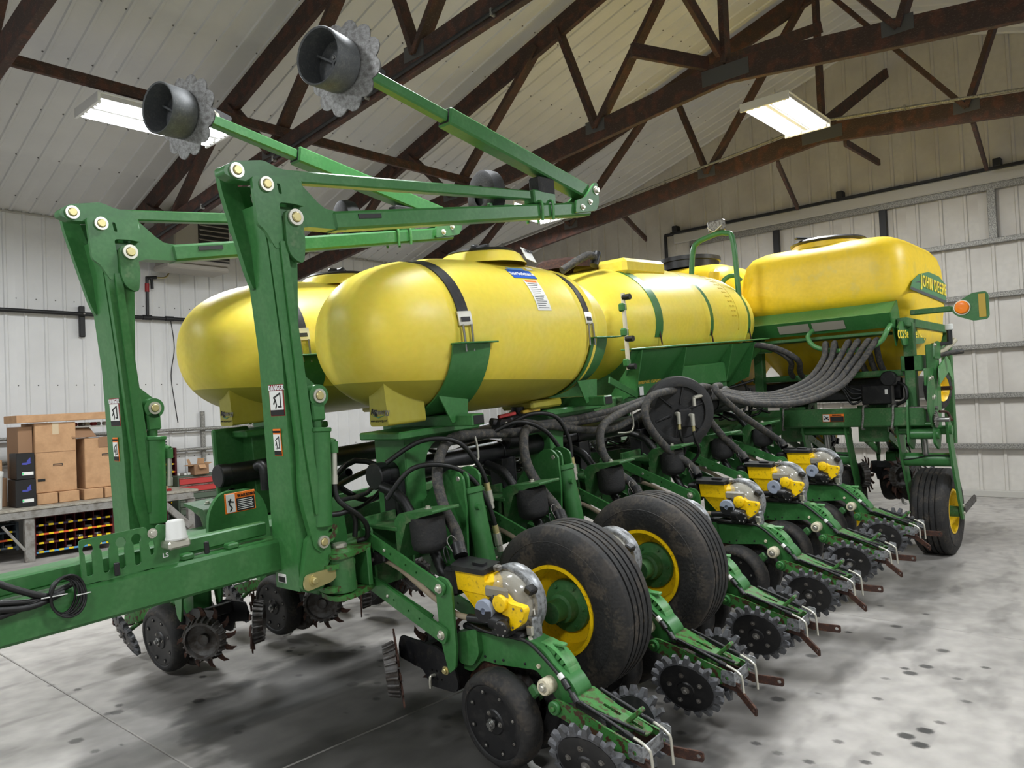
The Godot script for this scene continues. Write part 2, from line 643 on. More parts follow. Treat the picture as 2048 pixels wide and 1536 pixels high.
	clear.transparency = BaseMaterial3D.TRANSPARENCY_ALPHA
	mat("cloudy", Color(0.50, 0.48, 0.43), 0.3)
	mat("drum_grey", Color(0.3, 0.3, 0.3), 0.6, 0.0, mottled(Color(0.30, 0.31, 0.315), Color(0.40, 0.40, 0.39), 0.7, 46, 0.03, 256, 0.45, 0.8, 0.1), 3.0)
	mat("disc_bright", Color(0.6, 0.6, 0.6), 0.5, 0.3, mottled(Color(0.62, 0.62, 0.615), Color(0.42, 0.41, 0.40), 0.8, 48, 0.03, 256, 0.4, 0.75, 0.2), 4.0)
	mat("tube_clear", Color(0.80, 0.77, 0.68), 0.35)
	mat("cardboard", Color(0.72, 0.56, 0.41), 0.85, 0.0, mottled(Color(0.73, 0.575, 0.425), Color(0.66, 0.51, 0.37), 0.7, 53, 0.02, 256, 0.4, 0.8, 0.04), 1.0)
	mat("cardboard_dark", Color(0.57, 0.44, 0.33), 0.85)
	mat("tape", Color(0.78, 0.70, 0.58), 0.3)
	mat("wood_dark", Color(0.25, 0.19, 0.17), 0.8, 0.0, grain_tex(), 1.0)
	mat("nail_plate", Color(0.40, 0.40, 0.40), 0.45, 0.7)
	mat("white_metal", Color(0.78, 0.775, 0.76), 0.45, 0.0, mottled(Color(0.845, 0.845, 0.84), Color(0.79, 0.79, 0.785), 0.6, 61, 0.006, 256, 0.35, 0.8, 0.015), 0.35)
	mat("end_metal", Color(0.74, 0.72, 0.68), 0.5, 0.0, mottled(Color(0.775, 0.76, 0.73), Color(0.71, 0.69, 0.66), 0.7, 63, 0.012, 256, 0.4, 0.8, 0.03), 0.35)
	mat("trim_metal", Color(0.70, 0.69, 0.66), 0.4)
	mat("screw", Color(0.42, 0.41, 0.40), 0.5)
	mat("pipe_black", Color(0.10, 0.10, 0.105), 0.5)
	mat("bench_grey", Color(0.50, 0.49, 0.47), 0.6, 0.0, mottled(Color(0.54, 0.53, 0.51), Color(0.38, 0.35, 0.32), 0.7, 65, 0.02, 256, 0.45, 0.8, 0.08), 1.5)
	mat("bench_top", Color(0.58, 0.55, 0.50), 0.6, 0.0, mottled(Color(0.62, 0.60, 0.55), Color(0.45, 0.41, 0.36), 0.7, 67, 0.02, 256, 0.45, 0.8, 0.1), 1.5)
	mat("rack_red", Color(0.30, 0.06, 0.07), 0.55)
	mat("rack_blue", Color(0.20, 0.24, 0.27), 0.6)
	mat("tag_yellow", Color(0.93, 0.80, 0.08), 0.6)
	mat("tag_orange", Color(0.85, 0.35, 0.16), 0.6)
	mat("tag_blue", Color(0.35, 0.60, 0.78), 0.6)
	mat("tag_purple", Color(0.17, 0.10, 0.25), 0.6)
	mat("green_cabinet", Color(0.32, 0.37, 0.31), 0.6)
	mat("carton_black", Color(0.075, 0.075, 0.08), 0.5)
	mat("truck_blue", Color(0.26, 0.28, 0.62), 0.5)
	mat("mint", Color(0.35, 0.85, 0.55), 0.5)
	mat("beige", Color(0.62, 0.60, 0.56), 0.5)
	mat("slat_dark", Color(0.13, 0.13, 0.13), 0.6)
	mat("dust_tan", Color(0.55, 0.50, 0.42), 0.9)
	mat("mirror_glass", Color(0.35, 0.36, 0.38), 0.2, 0.6)
	mat("bin_parts", Color(0.55, 0.54, 0.52), 0.4, 0.7)
	var glow := mat("lamp_tube", Color(1, 1, 1), 0.4)
	glow.emission_enabled = true
	glow.emission = Color(0.97, 0.985, 1.0)
	glow.emission_energy_multiplier = 9.0
	mat("lamp_white", Color(0.88, 0.88, 0.87), 0.35, 0.0)
	mat("lamp_reflector", Color(0.92, 0.92, 0.92), 0.22, 0.6)
	make_floor_material()

func grain_tex() -> ImageTexture:
	var size := 256
	var a := noise_bytes(size, 0.02, 71, 4)
	var b := noise_bytes(size, 0.12, 72, 2)
	var out := PackedByteArray()
	out.resize(size * size * 3)
	for y in size:
		for x in size:
			var t := a[y * size + x] / 255.0
			var s := b[((y * 9) % size) * size + (x / 3)] / 255.0
			var c := Color(0.245, 0.185, 0.165).lerp(Color(0.33, 0.21, 0.17), smoothstep(0.4, 0.8, t))
			var k := 1.0 + (s - 0.5) * 0.22
			# whitish drips of old hoarfrost and dirt
			if b[((y * 3) % size) * size + x] > 196:
				c = c.lerp(Color(0.52, 0.48, 0.45), 0.35)
			var i := (y * size + x) * 3
			out[i] = clampi(int(c.r * k * 255), 0, 255)
			out[i + 1] = clampi(int(c.g * k * 255), 0, 255)
			out[i + 2] = clampi(int(c.b * k * 255), 0, 255)
	return ImageTexture.create_from_image(Image.create_from_data(size, size, false, Image.FORMAT_RGB8, out))

# bare concrete: streaks from driving, oil patches under the machine, drips
func make_floor_material():
	var size := 1536
	var a := noise_bytes(512, 0.008, 81, 5)
	var b := noise_bytes(512, 0.06, 82, 4)
	var c := noise_bytes(512, 0.02, 83, 4)
	var out := PackedByteArray()
	out.resize(size * size * 3)
	var w := XE - XF
	var d := ZR - ZL
	# oil and mud stains: x, z, half lengths, strength
	var blot := [[2.25, -3.5, 0.55, 0.75, 0.85], [2.75, -4.0, 0.5, 0.45, 0.75], [2.35, -2.75, 0.5, 0.6, 0.85], [2.0, -4.35, 0.3, 0.5, 0.5], [2.75, -2.3, 0.6, 0.7, 0.8], [1.55, -3.6, 0.28, 0.8, 0.4], [3.2, -3.2, 0.7, 0.8, 0.6], [1.15, -3.2, 0.7, 0.5, 0.35], [3.4, -1.9, 0.5, 0.35, 0.4], [4.6, -1.8, 0.5, 0.3, 0.3], [4.2, -3.4, 1.2, 0.8, 0.5], [5.2, -1.5, 0.35, 0.2, 0.3], [7.0, -1.9, 1.0, 0.3, 0.25]]
	var rng := RandomNumberGenerator.new()
	rng.seed = 77
	var drips := []
	for k in 150:
		var near: bool = k < 110
		drips.append([rng.randf_range(1.0, 5.2) if near else rng.randf_range(0.8, 9.0), rng.randf_range(-4.6, -0.9) if near else rng.randf_range(-6.0, 1.0), rng.randf_range(0.01, 0.028), rng.randf_range(0.2, 0.5)])
	for q in [[3.72, -1.05, 0.035, 0.6], [3.82, -1.0, 0.028, 0.6], [3.66, -0.98, 0.03, 0.6], [4.55, -1.25, 0.03, 0.5], [4.7, -1.2, 0.035, 0.5], [3.0, -1.15, 0.04, 0.6], [3.1, -1.05, 0.055, 0.6], [5.4, -1.55, 0.035, 0.4]]:
		drips.append(q)
	for y in size:
		var z := ZL + d * (y + 0.5) / size
		for x in size:
			var xx := XF + w * (x + 0.5) / size
			# the coarse streaks lie aslant, the way wheels drag dirt in
			var n1 := a[(int(y * 0.9 + x * 0.15) % 512) * 512 + int(x * 0.45 + y * 0.1) % 512] / 255.0
			var n2 := b[(y % 512) * 512 + x % 512] / 255.0
			var n3 := c[(int(y * 1.7) % 512) * 512 + int(x * 0.8 + y * 0.3) % 512] / 255.0
			var g := 0.635 + (n2 - 0.5) * 0.11 - smoothstep(0.5, 0.85, n1) * 0.07 - smoothstep(0.58, 0.85, n3) * 0.08
			var i := (y * size + x) * 3
			if absf(z + 2.8) < 3.2 and xx > 0.3 and xx < 9.0:
				var dark := 0.0
				for q in blot:
					var dx: float = (xx - q[0]) / q[2]
					var dz: float = (z - q[1]) / q[3]
					var r2 := dx * dx + dz * dz
					if r2 < 2.2:
						dark = maxf(dark, q[4] * smoothstep(0.35, 0.62, (1.0 - r2 * 0.55) * 0.55 + n1 * 0.28 + n3 * 0.22 + (n2 - 0.5) * 0.2))
				g *= 1.0 - dark * 0.62
			out[i] = int(clampf(g * 1.01, 0, 1) * 255)
			out[i + 1] = int(clampf(g * 0.985, 0, 1) * 255)
			out[i + 2] = int(clampf(g * 0.95, 0, 1) * 255)
	for q in drips:
		var cx := int((q[0] - XF) / w * size)
		var cy := int((q[1] - ZL) / d * size)
		var rx := int(q[2] / w * size) + 1
		for yy in range(cy - rx * 2, cy + rx * 2 + 1):
			for xx in range(cx - rx, cx + rx + 1):
				var e := pow(float(xx - cx) / rx, 2.0) + pow(float(yy - cy) / (rx * 1.2), 2.0)
				if e < 1.0 and xx >= 0 and yy >= 0 and xx < size and yy < size:
					var k: float = 1.0 - q[3] * smoothstep(1.0, 0.6, e)
					var i := (yy * size + xx) * 3
					out[i] = int(out[i] * k)
					out[i + 1] = int(out[i + 1] * k)
					out[i + 2] = int(out[i + 2] * k)
	var m := StandardMaterial3D.new()
	m.resource_name = "concrete"
	m.albedo_texture = ImageTexture.create_from_image(Image.create_from_data(size, size, false, Image.FORMAT_RGB8, out))
	m.roughness = 0.62
	m.metallic_specular = 0.4
	m.uv1_triplanar = true
	m.uv1_world_triplanar = true
	m.uv1_scale = Vector3(1.0 / w, 1.0, 1.0 / d)
	m.uv1_offset = Vector3(-XF / w, 0, -ZL / d)
	M.concrete = m

# ---------------------------------------------------------------- the shed
# ribbed steel sheet: width w along x, height h along y, ribs every pitch, front towards +z
func sheet(w: float, h: float, pitch: float, rib_w: float, rib_h: float, minor := 0, t := 0.02) -> ArrayMesh:
	var prof := [Vector2(0, 0)]
	var n := int(round(w / pitch))
	for k in n:
		var c := (k + 0.5) * pitch
		for j in minor:
			var q := c - pitch * 0.5 + pitch * (j + 1.0) / (minor + 1.0)
			if absf(q - c) > rib_w:
				prof.append(Vector2(q - 0.014, 0)); prof.append(Vector2(q - 0.006, 0.003)); prof.append(Vector2(q + 0.006, 0.003)); prof.append(Vector2(q + 0.014, 0))
		prof.append(Vector2(c - rib_w * 0.5, 0))
		prof.append(Vector2(c - rib_w * 0.28, rib_h))
		prof.append(Vector2(c + rib_w * 0.28, rib_h))
		prof.append(Vector2(c + rib_w * 0.5, 0))
	prof.sort_custom(func(p, q): return p.x < q.x)
	prof.append(Vector2(w, 0))
	for i in prof.size() - 1:
		var p: Vector2 = prof[i]
		var q: Vector2 = prof[i + 1]
		if q.x - p.x < 1e-6:
			continue
		var nn := Vector3(p.y - q.y, 0, q.x - p.x).normalized()
		quad(Vector3(p.x, 0, p.y), Vector3(q.x, 0, q.y), Vector3(q.x, h, q.y), Vector3(p.x, h, p.y), nn)
	quad(Vector3(0, 0, -t), Vector3(w, 0, -t), Vector3(w, h, -t), Vector3(0, h, -t), Vector3(0, 0, -1))
	quad(Vector3(0, 0, -t), Vector3(w, 0, -t), Vector3(w, 0, 0), Vector3(0, 0, 0), Vector3(0, -1, 0))
	quad(Vector3(0, h, -t), Vector3(w, h, -t), Vector3(w, h, 0), Vector3(0, h, 0), Vector3(0, 1, 0))
	return mesh()

func build_shed():
	# concrete floor in slabs with sawn joints
	var floor_ := room("floor")
	var xs := [XF, 1.59, 5.5, 9.48, XE + 0.2]
	var zs := [ZL - 0.2, -7.1, -3.08, 0.9, ZR + 0.2]
	for i in 4:
		for j in 4:
			box2(Vector3(xs[i] + 0.003, -0.15, zs[j] + 0.003), Vector3(xs[i + 1] - 0.003, 0.0, zs[j + 1] - 0.003), 0.004)
			part(floor_, "slab", M.concrete)
	box2(Vector3(XF, -0.25, ZL - 0.2), Vector3(XE + 0.2, -0.03, ZR + 0.2), 0)
	part(floor_, "joint_bed", M.ink)
	# side walls: white sheets, ribs 9 inches apart
	var pw := 0.2286 * 4.0
	var sh := sheet(pw, YEAVE + 0.05, 0.2286, 0.05, 0.017, 1)
	var wl := room("wall_left")
	box2(Vector3(XF - 0.15, -0.1, ZL - 0.2), Vector3(XE + 0.15, YEAVE + 0.1, ZL - 0.04), 0)
	part(wl, "backing", M.end_metal)
	var x := XF + 0.02
	while x < XE:
		put(wl, "wall_panel", sh, M.white_metal, Transform3D(Basis(), Vector3(x, 0, ZL)))
		x += pw
	# two rows of screws
	for y in [2.07, 1.0, 3.2]:
		for k in 44:
			lathe(Vector3(1.6 + 0.2286 * k + 0.2, y, ZL + 0.001), Vector3(0, 0, 1), [Vector2(0.009, 0), Vector2(0.007, 0.006), Vector2(0, 0.007)], 6)
	var sc := part(wl, "screw_heads", M.screw)
	sc.set_meta("kind", "stuff")
	var wr := room("wall_right")
	box2(Vector3(XF - 0.15, -0.1, ZR + 0.04), Vector3(XE + 0.15, YEAVE + 0.1, ZR + 0.2), 0)
	part(wr, "backing", M.end_metal)
	x = XF + 0.02
	while x < XE:
		put(wr, "wall_panel", sh, M.white_metal, Transform3D(Basis(Vector3(-1, 0, 0), Vector3(0, 1, 0), Vector3(0, 0, -1)), Vector3(x + pw, 0, ZR)))
		x += pw
	# roof lining: sheets from the eaves to the ridge
	var run := ZRIDGE - ZL
	var slope := sqrt(run * run + run * PITCH * run * PITCH)
	var rs := sheet(pw, slope + 0.02, 0.2286, 0.05, 0.017, 1)
	var ce := room("ceiling")
	var up := Vector3(0, PITCH, 1).normalized()
	var nl := Vector3(1, 0, 0).cross(up).normalized()
	x = XF + 0.1
	while x < XE:
		put(ce, "roof_panel", rs, M.white_metal, Transform3D(Basis(Vector3(1, 0, 0), up, nl), Vector3(x, YEAVE, ZL)))
		x += pw
	var up2 := Vector3(0, PITCH, -1).normalized()
	x = XF + 0.1
	while x < XE:
		put(ce, "roof_panel", rs, M.white_metal, Transform3D(Basis(Vector3(-1, 0, 0), up2, Vector3(-1, 0, 0).cross(up2).normalized()), Vector3(x + pw, YEAVE, ZR + 0.0)))
		x += pw
	for side in [0, 1]:
		var u: Vector3 = up if side == 0 else up2
		var o := Vector3(0, YEAVE + 0.06, ZL - 0.25) if side == 0 else Vector3(0, YEAVE + 0.06, ZR + 0.25)
		bar(Vector3((XF + XE) / 2, o.y, o.z), Vector3((XF + XE) / 2, o.y, o.z) + u * (slope + 0.35), XE - XF + 0.4, 0.05, 0.0, Vector3.UP)
		part(ce, "roof_deck", M.end_metal)
	var rng := RandomNumberGenerator.new()
	rng.seed = 5
	for row in 9:
		for k in 46:
			var p := Vector3(1.2 + 0.2286 * k + 0.06 + rng.randf() * 0.02, YEAVE, ZL) + up * (0.35 + row * 0.9 + rng.randf() * 0.02)
			lathe(p + nl * 0.001, nl, [Vector2(0.011, 0), Vector2(0.008, 0.007), Vector2(0, 0.008)], 6)
	sc = part(ce, "screw_heads", M.screw)
	sc.set_meta("kind", "stuff")
	box2(Vector3(XF, YEAVE - 0.04, ZL + 0.001), Vector3(XE, YEAVE - 0.02, ZL + 0.03), 0.003)
	var tr := part(room("trim_1"), "eave_angle", M.trim_metal)
	# end wall with the big sliding door: sheets with ribs a foot apart, sheeted to the gable
	var we := room("wall_back")
	var pe := 0.3048 * 3.0
	var z := ZL
	var k := 0
	while z < ZR:
		var mid := z + pe * 0.5
		var top := YEAVE + PITCH * (minf(absf(mid - ZL), absf(ZR - mid))) + 0.16
		var es := sheet(pe, top, 0.3048, 0.055, 0.02, 0)
		put(we, "wall_panel", es, M.end_metal, Transform3D(Basis(Vector3(0, 0, 1), Vector3(0, 1, 0), Vector3(-1, 0, 0)), Vector3(XE, 0, z)))
		z += pe
	var gable := pv([ZL - 0.2, -0.1, ZR + 0.2, -0.1, ZR + 0.2, YEAVE + 0.1, ZRIDGE, YEAVE + PITCH * run + 0.3, ZL - 0.2, YEAVE + 0.1])
	plate(gable, in_wv(XE + 0.2), 0.16)
	part(we, "backing", M.end_metal)
	var wf := room("wall_front")
	plate(gable, in_wv(XF), 0.15)
	part(wf, "backing", M.white_metal)
	build_end_door()
	# pipes along the long wall
	var pz := ZL + 0.1
	var gp := thing("gas_pipe", "long black iron pipe running along the white side wall above the workbench", "pipe", Vector3(2.0, 3.03, pz))
	cyl(Vector3(-2.0, 3.035, pz), Vector3(9.5, 3.02, pz), 0.028, 10)
	part(gp, "pipe_run", M.pipe_black)
	for q in [3.93, 8.2]:
		bx(Vector3(q, 2.93, ZL + 0.05), Vector3(0.07, 0.42, 0.05), 0.008)
		part(gp, "strut_bracket", M.pipe_black)
		cyl(Vector3(q, 3.028, ZL + 0.04), Vector3(q, 3.028, pz + 0.05), 0.012, 8)
		part(gp, "pipe_clamp", M.steel_dull)
	for q in [4.78, 5.1]:
		cyl(Vector3(q - 0.06, 3.028, pz), Vector3(q + 0.06, 3.028, pz), 0.037, 10)
		part(gp, "fitting", M.pipe_black)
	var rp := thing("gas_riser", "short black riser pipe with valve climbing from wall pipe to the unit heater", "pipe", Vector3(4.79, 3.03, pz))
	cyl(Vector3(4.785, 3.03, pz), Vector3(4.795, 3.6, pz), 0.022, 10)
	cyl(Vector3(4.78, 3.6, pz), Vector3(4.93, 3.62, pz), 0.024, 10)
	cyl(Vector3(4.86, 3.62, pz), Vector3(4.865, 3.45, pz), 0.022, 10)
	part(rp, "riser", M.pipe_black)
	cyl(Vector3(4.79, 3.4, pz), Vector3(4.793, 3.52, pz), 0.03, 10)
	part(rp, "valve", M.red)
	hose([Vector3(4.93, 3.62, pz), Vector3(5.05, 3.63, pz), Vector3(5.12, 3.70, pz - 0.02), Vector3(5.13, 3.80, pz - 0.05)], 0.012, 8)
	part(rp, "gas_line", M.brass)
	var lp := thing("wall_rail", "low galvanised pipe rail on white wall behind workbench and tool chest", "rail", Vector3(4.0, 1.39, pz))
	for y in [1.39, 1.09]:
		cyl(Vector3(1.0, y, pz), Vector3(7.2, y + 0.005, pz), 0.026, 10)
		part(lp, "rail_pipe", M.galvanized)
	for q in [2.72, 5.58]:
		bx(Vector3(q, 1.28, ZL + 0.045), Vector3(0.06, 0.75, 0.05), 0.006)
		part(lp, "upright", M.galvanized)
	hose([Vector3(5.12, 3.0, pz), Vector3(5.15, 2.6, pz + 0.02), Vector3(5.1, 2.2, pz + 0.0), Vector3(5.13, 1.8, pz + 0.02), Vector3(5.16, 1.5, pz + 0.04)], 0.007, 6)
	solid("drop_cord", M.pipe_black, "thin dark cord hanging down the white wall from the pipe", "cord", Vector3(5.12, 3.0, pz))
	# unit heater hung under the eave
	var ht := thing("unit_heater", "beige unit heater with dark louvres hung high by the white side wall", "heater", Vector3(5.25, 3.7, -10.75))
	box2(Vector3(4.86, 3.74, -11.08), Vector3(5.68, 4.42, -10.44), 0.02)
	part(ht, "casing", M.beige)
	box2(Vector3(5.20, 3.78, -10.445), Vector3(5.66, 4.40, -10.43), 0.004)
	part(ht, "louvre_opening", M.slat_dark)
	for i in 9:
		bar(Vector3(5.21, 3.81 + i * 0.068, -10.42), Vector3(5.65, 3.81 + i * 0.068, -10.42), 0.045, 0.007, 0.002, Vector3(0, 1, 0.7))
		part(ht, "louvre", M.beige)
	box2(Vector3(4.8, 3.66, -11.0), Vector3(5.7, 3.745, -10.52), 0.02)
	part(ht, "drain_pan", M.beige)
	box2(Vector3(4.98, 3.80, -10.44), Vector3(5.18, 3.90, -10.434), 0.002)
	part(ht, "name_plate", M.white_label)
	letters(ht, "MAXX", Vector3(5.08, 3.845, -10.432), Vector3(1, 0, 0), Vector3(0, 1, 0), 0.05, M.ink)
	for q in [4.92, 5.6]:
		cyl(Vector3(q, 4.42, -10.8), Vector3(q, 4.62, -10.8), 0.008, 6)
		part(ht, "hanger_rod", M.steel_dull)

func build_end_door():
	var x := XE - 0.03
	# track box over the door, girts and posts of the door leaf
	var y0 := 4.44
	var tk := thing("door_track", "long dark sliding door track with pale cover across the end wall", "door track", Vector3(XE - 0.1, y0, -1.0))
	box2(Vector3(XE - 0.13, y0 + 0.02, -6.9), Vector3(XE - 0.02, y0 + 0.06, ZR - 0.1), 0.006)
	part(tk, "track", M.pipe_black)
	box2(Vector3(XE - 0.11, y0 - 0.15, -6.85), Vector3(XE - 0.025, y0 + 0.02, ZR - 0.1), 0.015)
	part(tk, "track_cover", M.trim_metal)
	for z in [-6.85, -4.0, -1.93, 1.0]:
		box2(Vector3(XE - 0.15, y0 + 0.05, z), Vector3(XE - 0.02, y0 + 0.16, z + 0.1), 0.01)
		part(tk, "hanger_bracket", M.pipe_black)
	cyl(Vector3(XE - 0.08, y0 + 0.03, -7.02), Vector3(XE - 0.08, y0 - 1.3, -7.02), 0.03, 10)
	cyl(Vector3(XE - 0.08, y0 + 0.03, -7.03), Vector3(XE - 0.08, y0 + 0.03, -6.8), 0.03, 10)
	part(tk, "end_pipe", M.pipe_black)
	var dr := room("door_1")
	# frame of the leaf
	box2(Vector3(XE - 0.09, y0 - 0.24, -6.55), Vector3(XE - 0.02, y0 - 0.15, ZR - 0.1), 0.006)
	part(dr, "head_rail", M.galvanized)
	for z in [-6.55, -5.05, -3.42, -2.03, -0.4, 1.2]:
		box2(Vector3(XE - 0.085, 0.1 if z < -3.0 else 3.53, z), Vector3(XE - 0.02, y0 - 0.2, z + (0.1 if z > -6.5 else 0.06)), 0.006)
		part(dr, "door_stile", M.galvanized if z > -3.0 else M.pipe_black)
	for y in [0.70, 1.39, 2.07, 2.76, 3.50]:
		box2(Vector3(XE - 0.10, y - 0.035, -6.5), Vector3(XE - 0.02, y + 0.035, ZR - 0.1), 0.006)
		part(dr, "girt", M.galvanized)
	box2(Vector3(XE - 0.06, 0.0, -6.6), Vector3(XE - 0.01, 0.09, ZR - 0.1), 0.006)
	part(dr, "bottom_rail", M.trim_metal)

# ---------------------------------------------------------------- roof trusses
func chord_y(z: float) -> float:      # underside of the lower chord
	var a := 3.75
	return a + (4.665 - a) * (z - ZL) / (ZRIDGE - ZL) if z < ZRIDGE else a + (4.665 - a) * (ZR - z) / (ZR - ZRIDGE)
func top_y(z: float) -> float:
	return YEAVE - 0.08 + PITCH * (minf(z - ZL, ZR - z))

func build_trusses():
	var xs := [-0.85, 1.83, 4.5, 7.2, 9.85]
	var first: Node3D = null
	for i in xs.size():
		if first == null:
			first = make_truss()
			first.position = Vector3(xs[i], chord_y(ZL), ZL)
			first.set_meta("label", "dark brown timber roof truss above and behind the camera's end of the tongue" if false else "dark brown timber roof truss farthest from the closed end wall")
		else:
			copy(first, Transform3D(Basis(), Vector3(xs[i], chord_y(ZL), ZL)), ["", "dark brown timber roof truss at the open end, before the paired lamps", "dark brown timber roof truss carrying a conduit, just past the first lamps", "dark brown timber roof truss between the folded marker arms and lamp over seed tank", "dark brown timber roof truss nearest to the closed end wall, with bare conduit"][i], "roof trusses")
	# long braces that tie the trusses together
	bar(Vector3(-2.6, 4.52, -7.05), Vector3(10.2, 4.52, -7.05), 0.045, 0.10, 0.004)
	solid("ridge_brace", M.wood_dark, "long brown timber brace running lengthwise over the pair of lamps by side wall", "brace", Vector3(1.83, 4.52, -7.05))
	bar(Vector3(-2.6, 4.52, 0.5), Vector3(10.2, 4.52, 0.5), 0.045, 0.10, 0.004)
	solid("eave_brace", M.wood_dark, "long brown timber brace running lengthwise on the roof trusses beyond the row units", "brace", Vector3(1.83, 4.52, 0.5))
	# conduit on two trusses
	for q in [[4.5, "thin grey conduit clipped along the roof truss above the marker discs"], [9.85, "thin grey conduit lying on the roof truss nearest the end wall"]]:
		var c := thing("conduit", q[1], "conduit", Vector3(q[0], 3.9, ZL + 0.4), Transform3D(), "roof conduits")
		var dx: float = -0.06
		var dy: float = 0.045 if q[0] < 6.0 else 0.26
		for sg in [[ZL + 0.4, ZRIDGE], [ZRIDGE, ZR - 0.4]]:
			cyl(Vector3(q[0] + dx, chord_y(sg[0]) + dy, sg[0]), Vector3(q[0] + dx, chord_y(sg[1]) + dy, sg[1]), 0.018, 8)
			part(c, "conduit_pipe", M.galvanized if q[0] > 6.0 else M.pipe_black)
		for k in 9:
			var z := ZL + 0.9 + k * 1.6
			box2(Vector3(q[0] + dx - 0.022, chord_y(z) + dy - 0.03, z), Vector3(q[0] + dx + 0.03, chord_y(z) + dy + 0.03, z + 0.02), 0.003)
			part(c, "clip", M.galvanized)
	# loose brace ends hanging below the last truss and the stub timbers at the ridge
	var nb := [[Vector3(9.9, 4.364, -6.407), Vector3(12.0, 4.431, -7.292), "at the corner of the door track"], [Vector3(9.9, 4.578, -3.974), Vector3(12.0, 4.441, -4.538), "behind the lamp over the seed tank"], [Vector3(9.9, 4.618, -3.113), Vector3(12.0, 4.854, -3.315), "just under the lamp over the seed tank"], [Vector3(9.9, 4.513, -1.736), Vector3(12.0, 4.459, -1.975), "over the amber lamp board"]]
	for q in nb:
		bar(q[0], q[1], 0.04, 0.09, 0.003)
		solid("sway_brace", M.wood_dark, "brown brace from last truss to end wall, " + q[2], "brace", q[1], Transform3D(), "sway braces at the end wall")
	for q in [[Vector3(4.6, 6.0, -3.25), Vector3(7.15, 4.98, -3.4)], [Vector3(6.4, 4.95, -3.95), Vector3(7.2, 4.92, -3.55)], [Vector3(7.25, 4.9, -3.4), Vector3(9.8, 6.1, -3.3)], [Vector3(9.8, 4.9, -3.3), Vector3(12.2, 6.2, -3.2)]]:
		bar(q[0], q[1], 0.045, 0.14, 0.004)
		solid("ridge_strut", M.wood_dark, "brown timber strut slanting between roof trusses along the ridge", "brace", q[1], Transform3D(), "ridge struts")

func make_truss() -> Node3D:
	var t := thing("roof_truss", "dark brown timber roof truss", "truss", Vector3(0, chord_y(ZL), ZL), Transform3D(), "roof trusses")
	var th := 0.065
	var d := 0.24
	for s in [[ZL + 0.06, ZRIDGE], [ZRIDGE, ZR - 0.06]]:
		var a := Vector3(0, chord_y(s[0]) + d * 0.5, s[0])
		var b := Vector3(0, chord_y(s[1]) + d * 0.5, s[1])
		bar(a, b, th, d, 0.005)
		part(t, "bottom_chord", M.wood_dark)
		var e := Vector3(0, top_y(s[0]) - d * 0.5, s[0])
		var f := Vector3(0, top_y(s[1]) - d * 0.5, s[1])
		bar(e, f, th, d, 0.005)
		part(t, "top_chord", M.wood_dark)
	# webs: W pattern from the eaves to the ridge
	var half := ZRIDGE - ZL
	for sg in [-1.0, 1.0]:
		var web := [[0.20, 0, 0.12, 1], [0.20, 0, 0.36, 1], [0.50, 0, 0.40, 1], [0.50, 0, 0.70, 1], [0.80, 0, 0.74, 1], [0.80, 0, 0.985, 1]]
		for q in web:
			var z0: float = ZRIDGE + sg * half * (1.0 - q[0])
			var z1: float = ZRIDGE + sg * half * (1.0 - q[2])
			bar(Vector3(0, chord_y(z0) + 0.16, z0), Vector3(0, top_y(z1) - 0.14, z1), 0.055, 0.135, 0.004, Vector3.RIGHT)
			part(t, "web", M.wood_dark)
		for q in [0.20, 0.50, 0.80]:
			var z: float = ZRIDGE + sg * half * (1.0 - q)
			bx(Vector3(-0.036, chord_y(z) + 0.18, z), Vector3(0.004, 0.14, 0.26), 0.001)
			part(t, "nail_plate", M.nail_plate)
	bar(Vector3(0, chord_y(ZRIDGE) + 0.2, ZRIDGE), Vector3(0, top_y(ZRIDGE) - 0.1, ZRIDGE), 0.055, 0.135, 0.004, Vector3.RIGHT)
	part(t, "web", M.wood_dark)
	bx(Vector3(-0.036, chord_y(ZRIDGE) + 0.1, ZRIDGE), Vector3(0.004, 0.16, 0.5), 0.001)
	part(t, "nail_plate", M.nail_plate)
	return t

# ---------------------------------------------------------------- lamps
func build_lights():
	var first: Node3D = null
	var tags := {"8.55 -3.3": "white six-tube lamp hung under the ridge over the seed tank", "3.2 -7.15": "white six-tube lamp hung behind the far marker drum", "8.55 -7.15": "white six-tube lamp hung behind the raised marker arms towards the end wall"}
	for x in [-2.15, 3.2, 8.55]:
		for z in [-7.15, -3.3, 0.6]:
			var y := 4.62 if z == -3.3 else 4.3
			var lab: String = tags.get("%s %s" % [x, z], "white six-tube lamp hung from the trusses outside the picture")
			if first == null:
				first = make_lamp()
				first.position = Vector3(x, y, z)
				first.set_meta("label", lab)
			else:
				copy(first, Transform3D(Basis(), Vector3(x, y, z)), lab)
			for s in [-1.0, 1.0]:
				var l := AreaLight3D.new()
				l.name = numbered("lamp_glow")
				l.area_size = Vector2(1.15, 0.19)
				l.light_energy = LAMP
				l.light_color = Color(0.97, 0.985, 1.0)
				l.shadow_enabled = true
				l.area_range = 40.0
				l.position = Vector3(x, y - 0.004, z + s * 0.145)
				l.rotation_degrees = Vector3(-90, 0, 0)
				add_child(l)

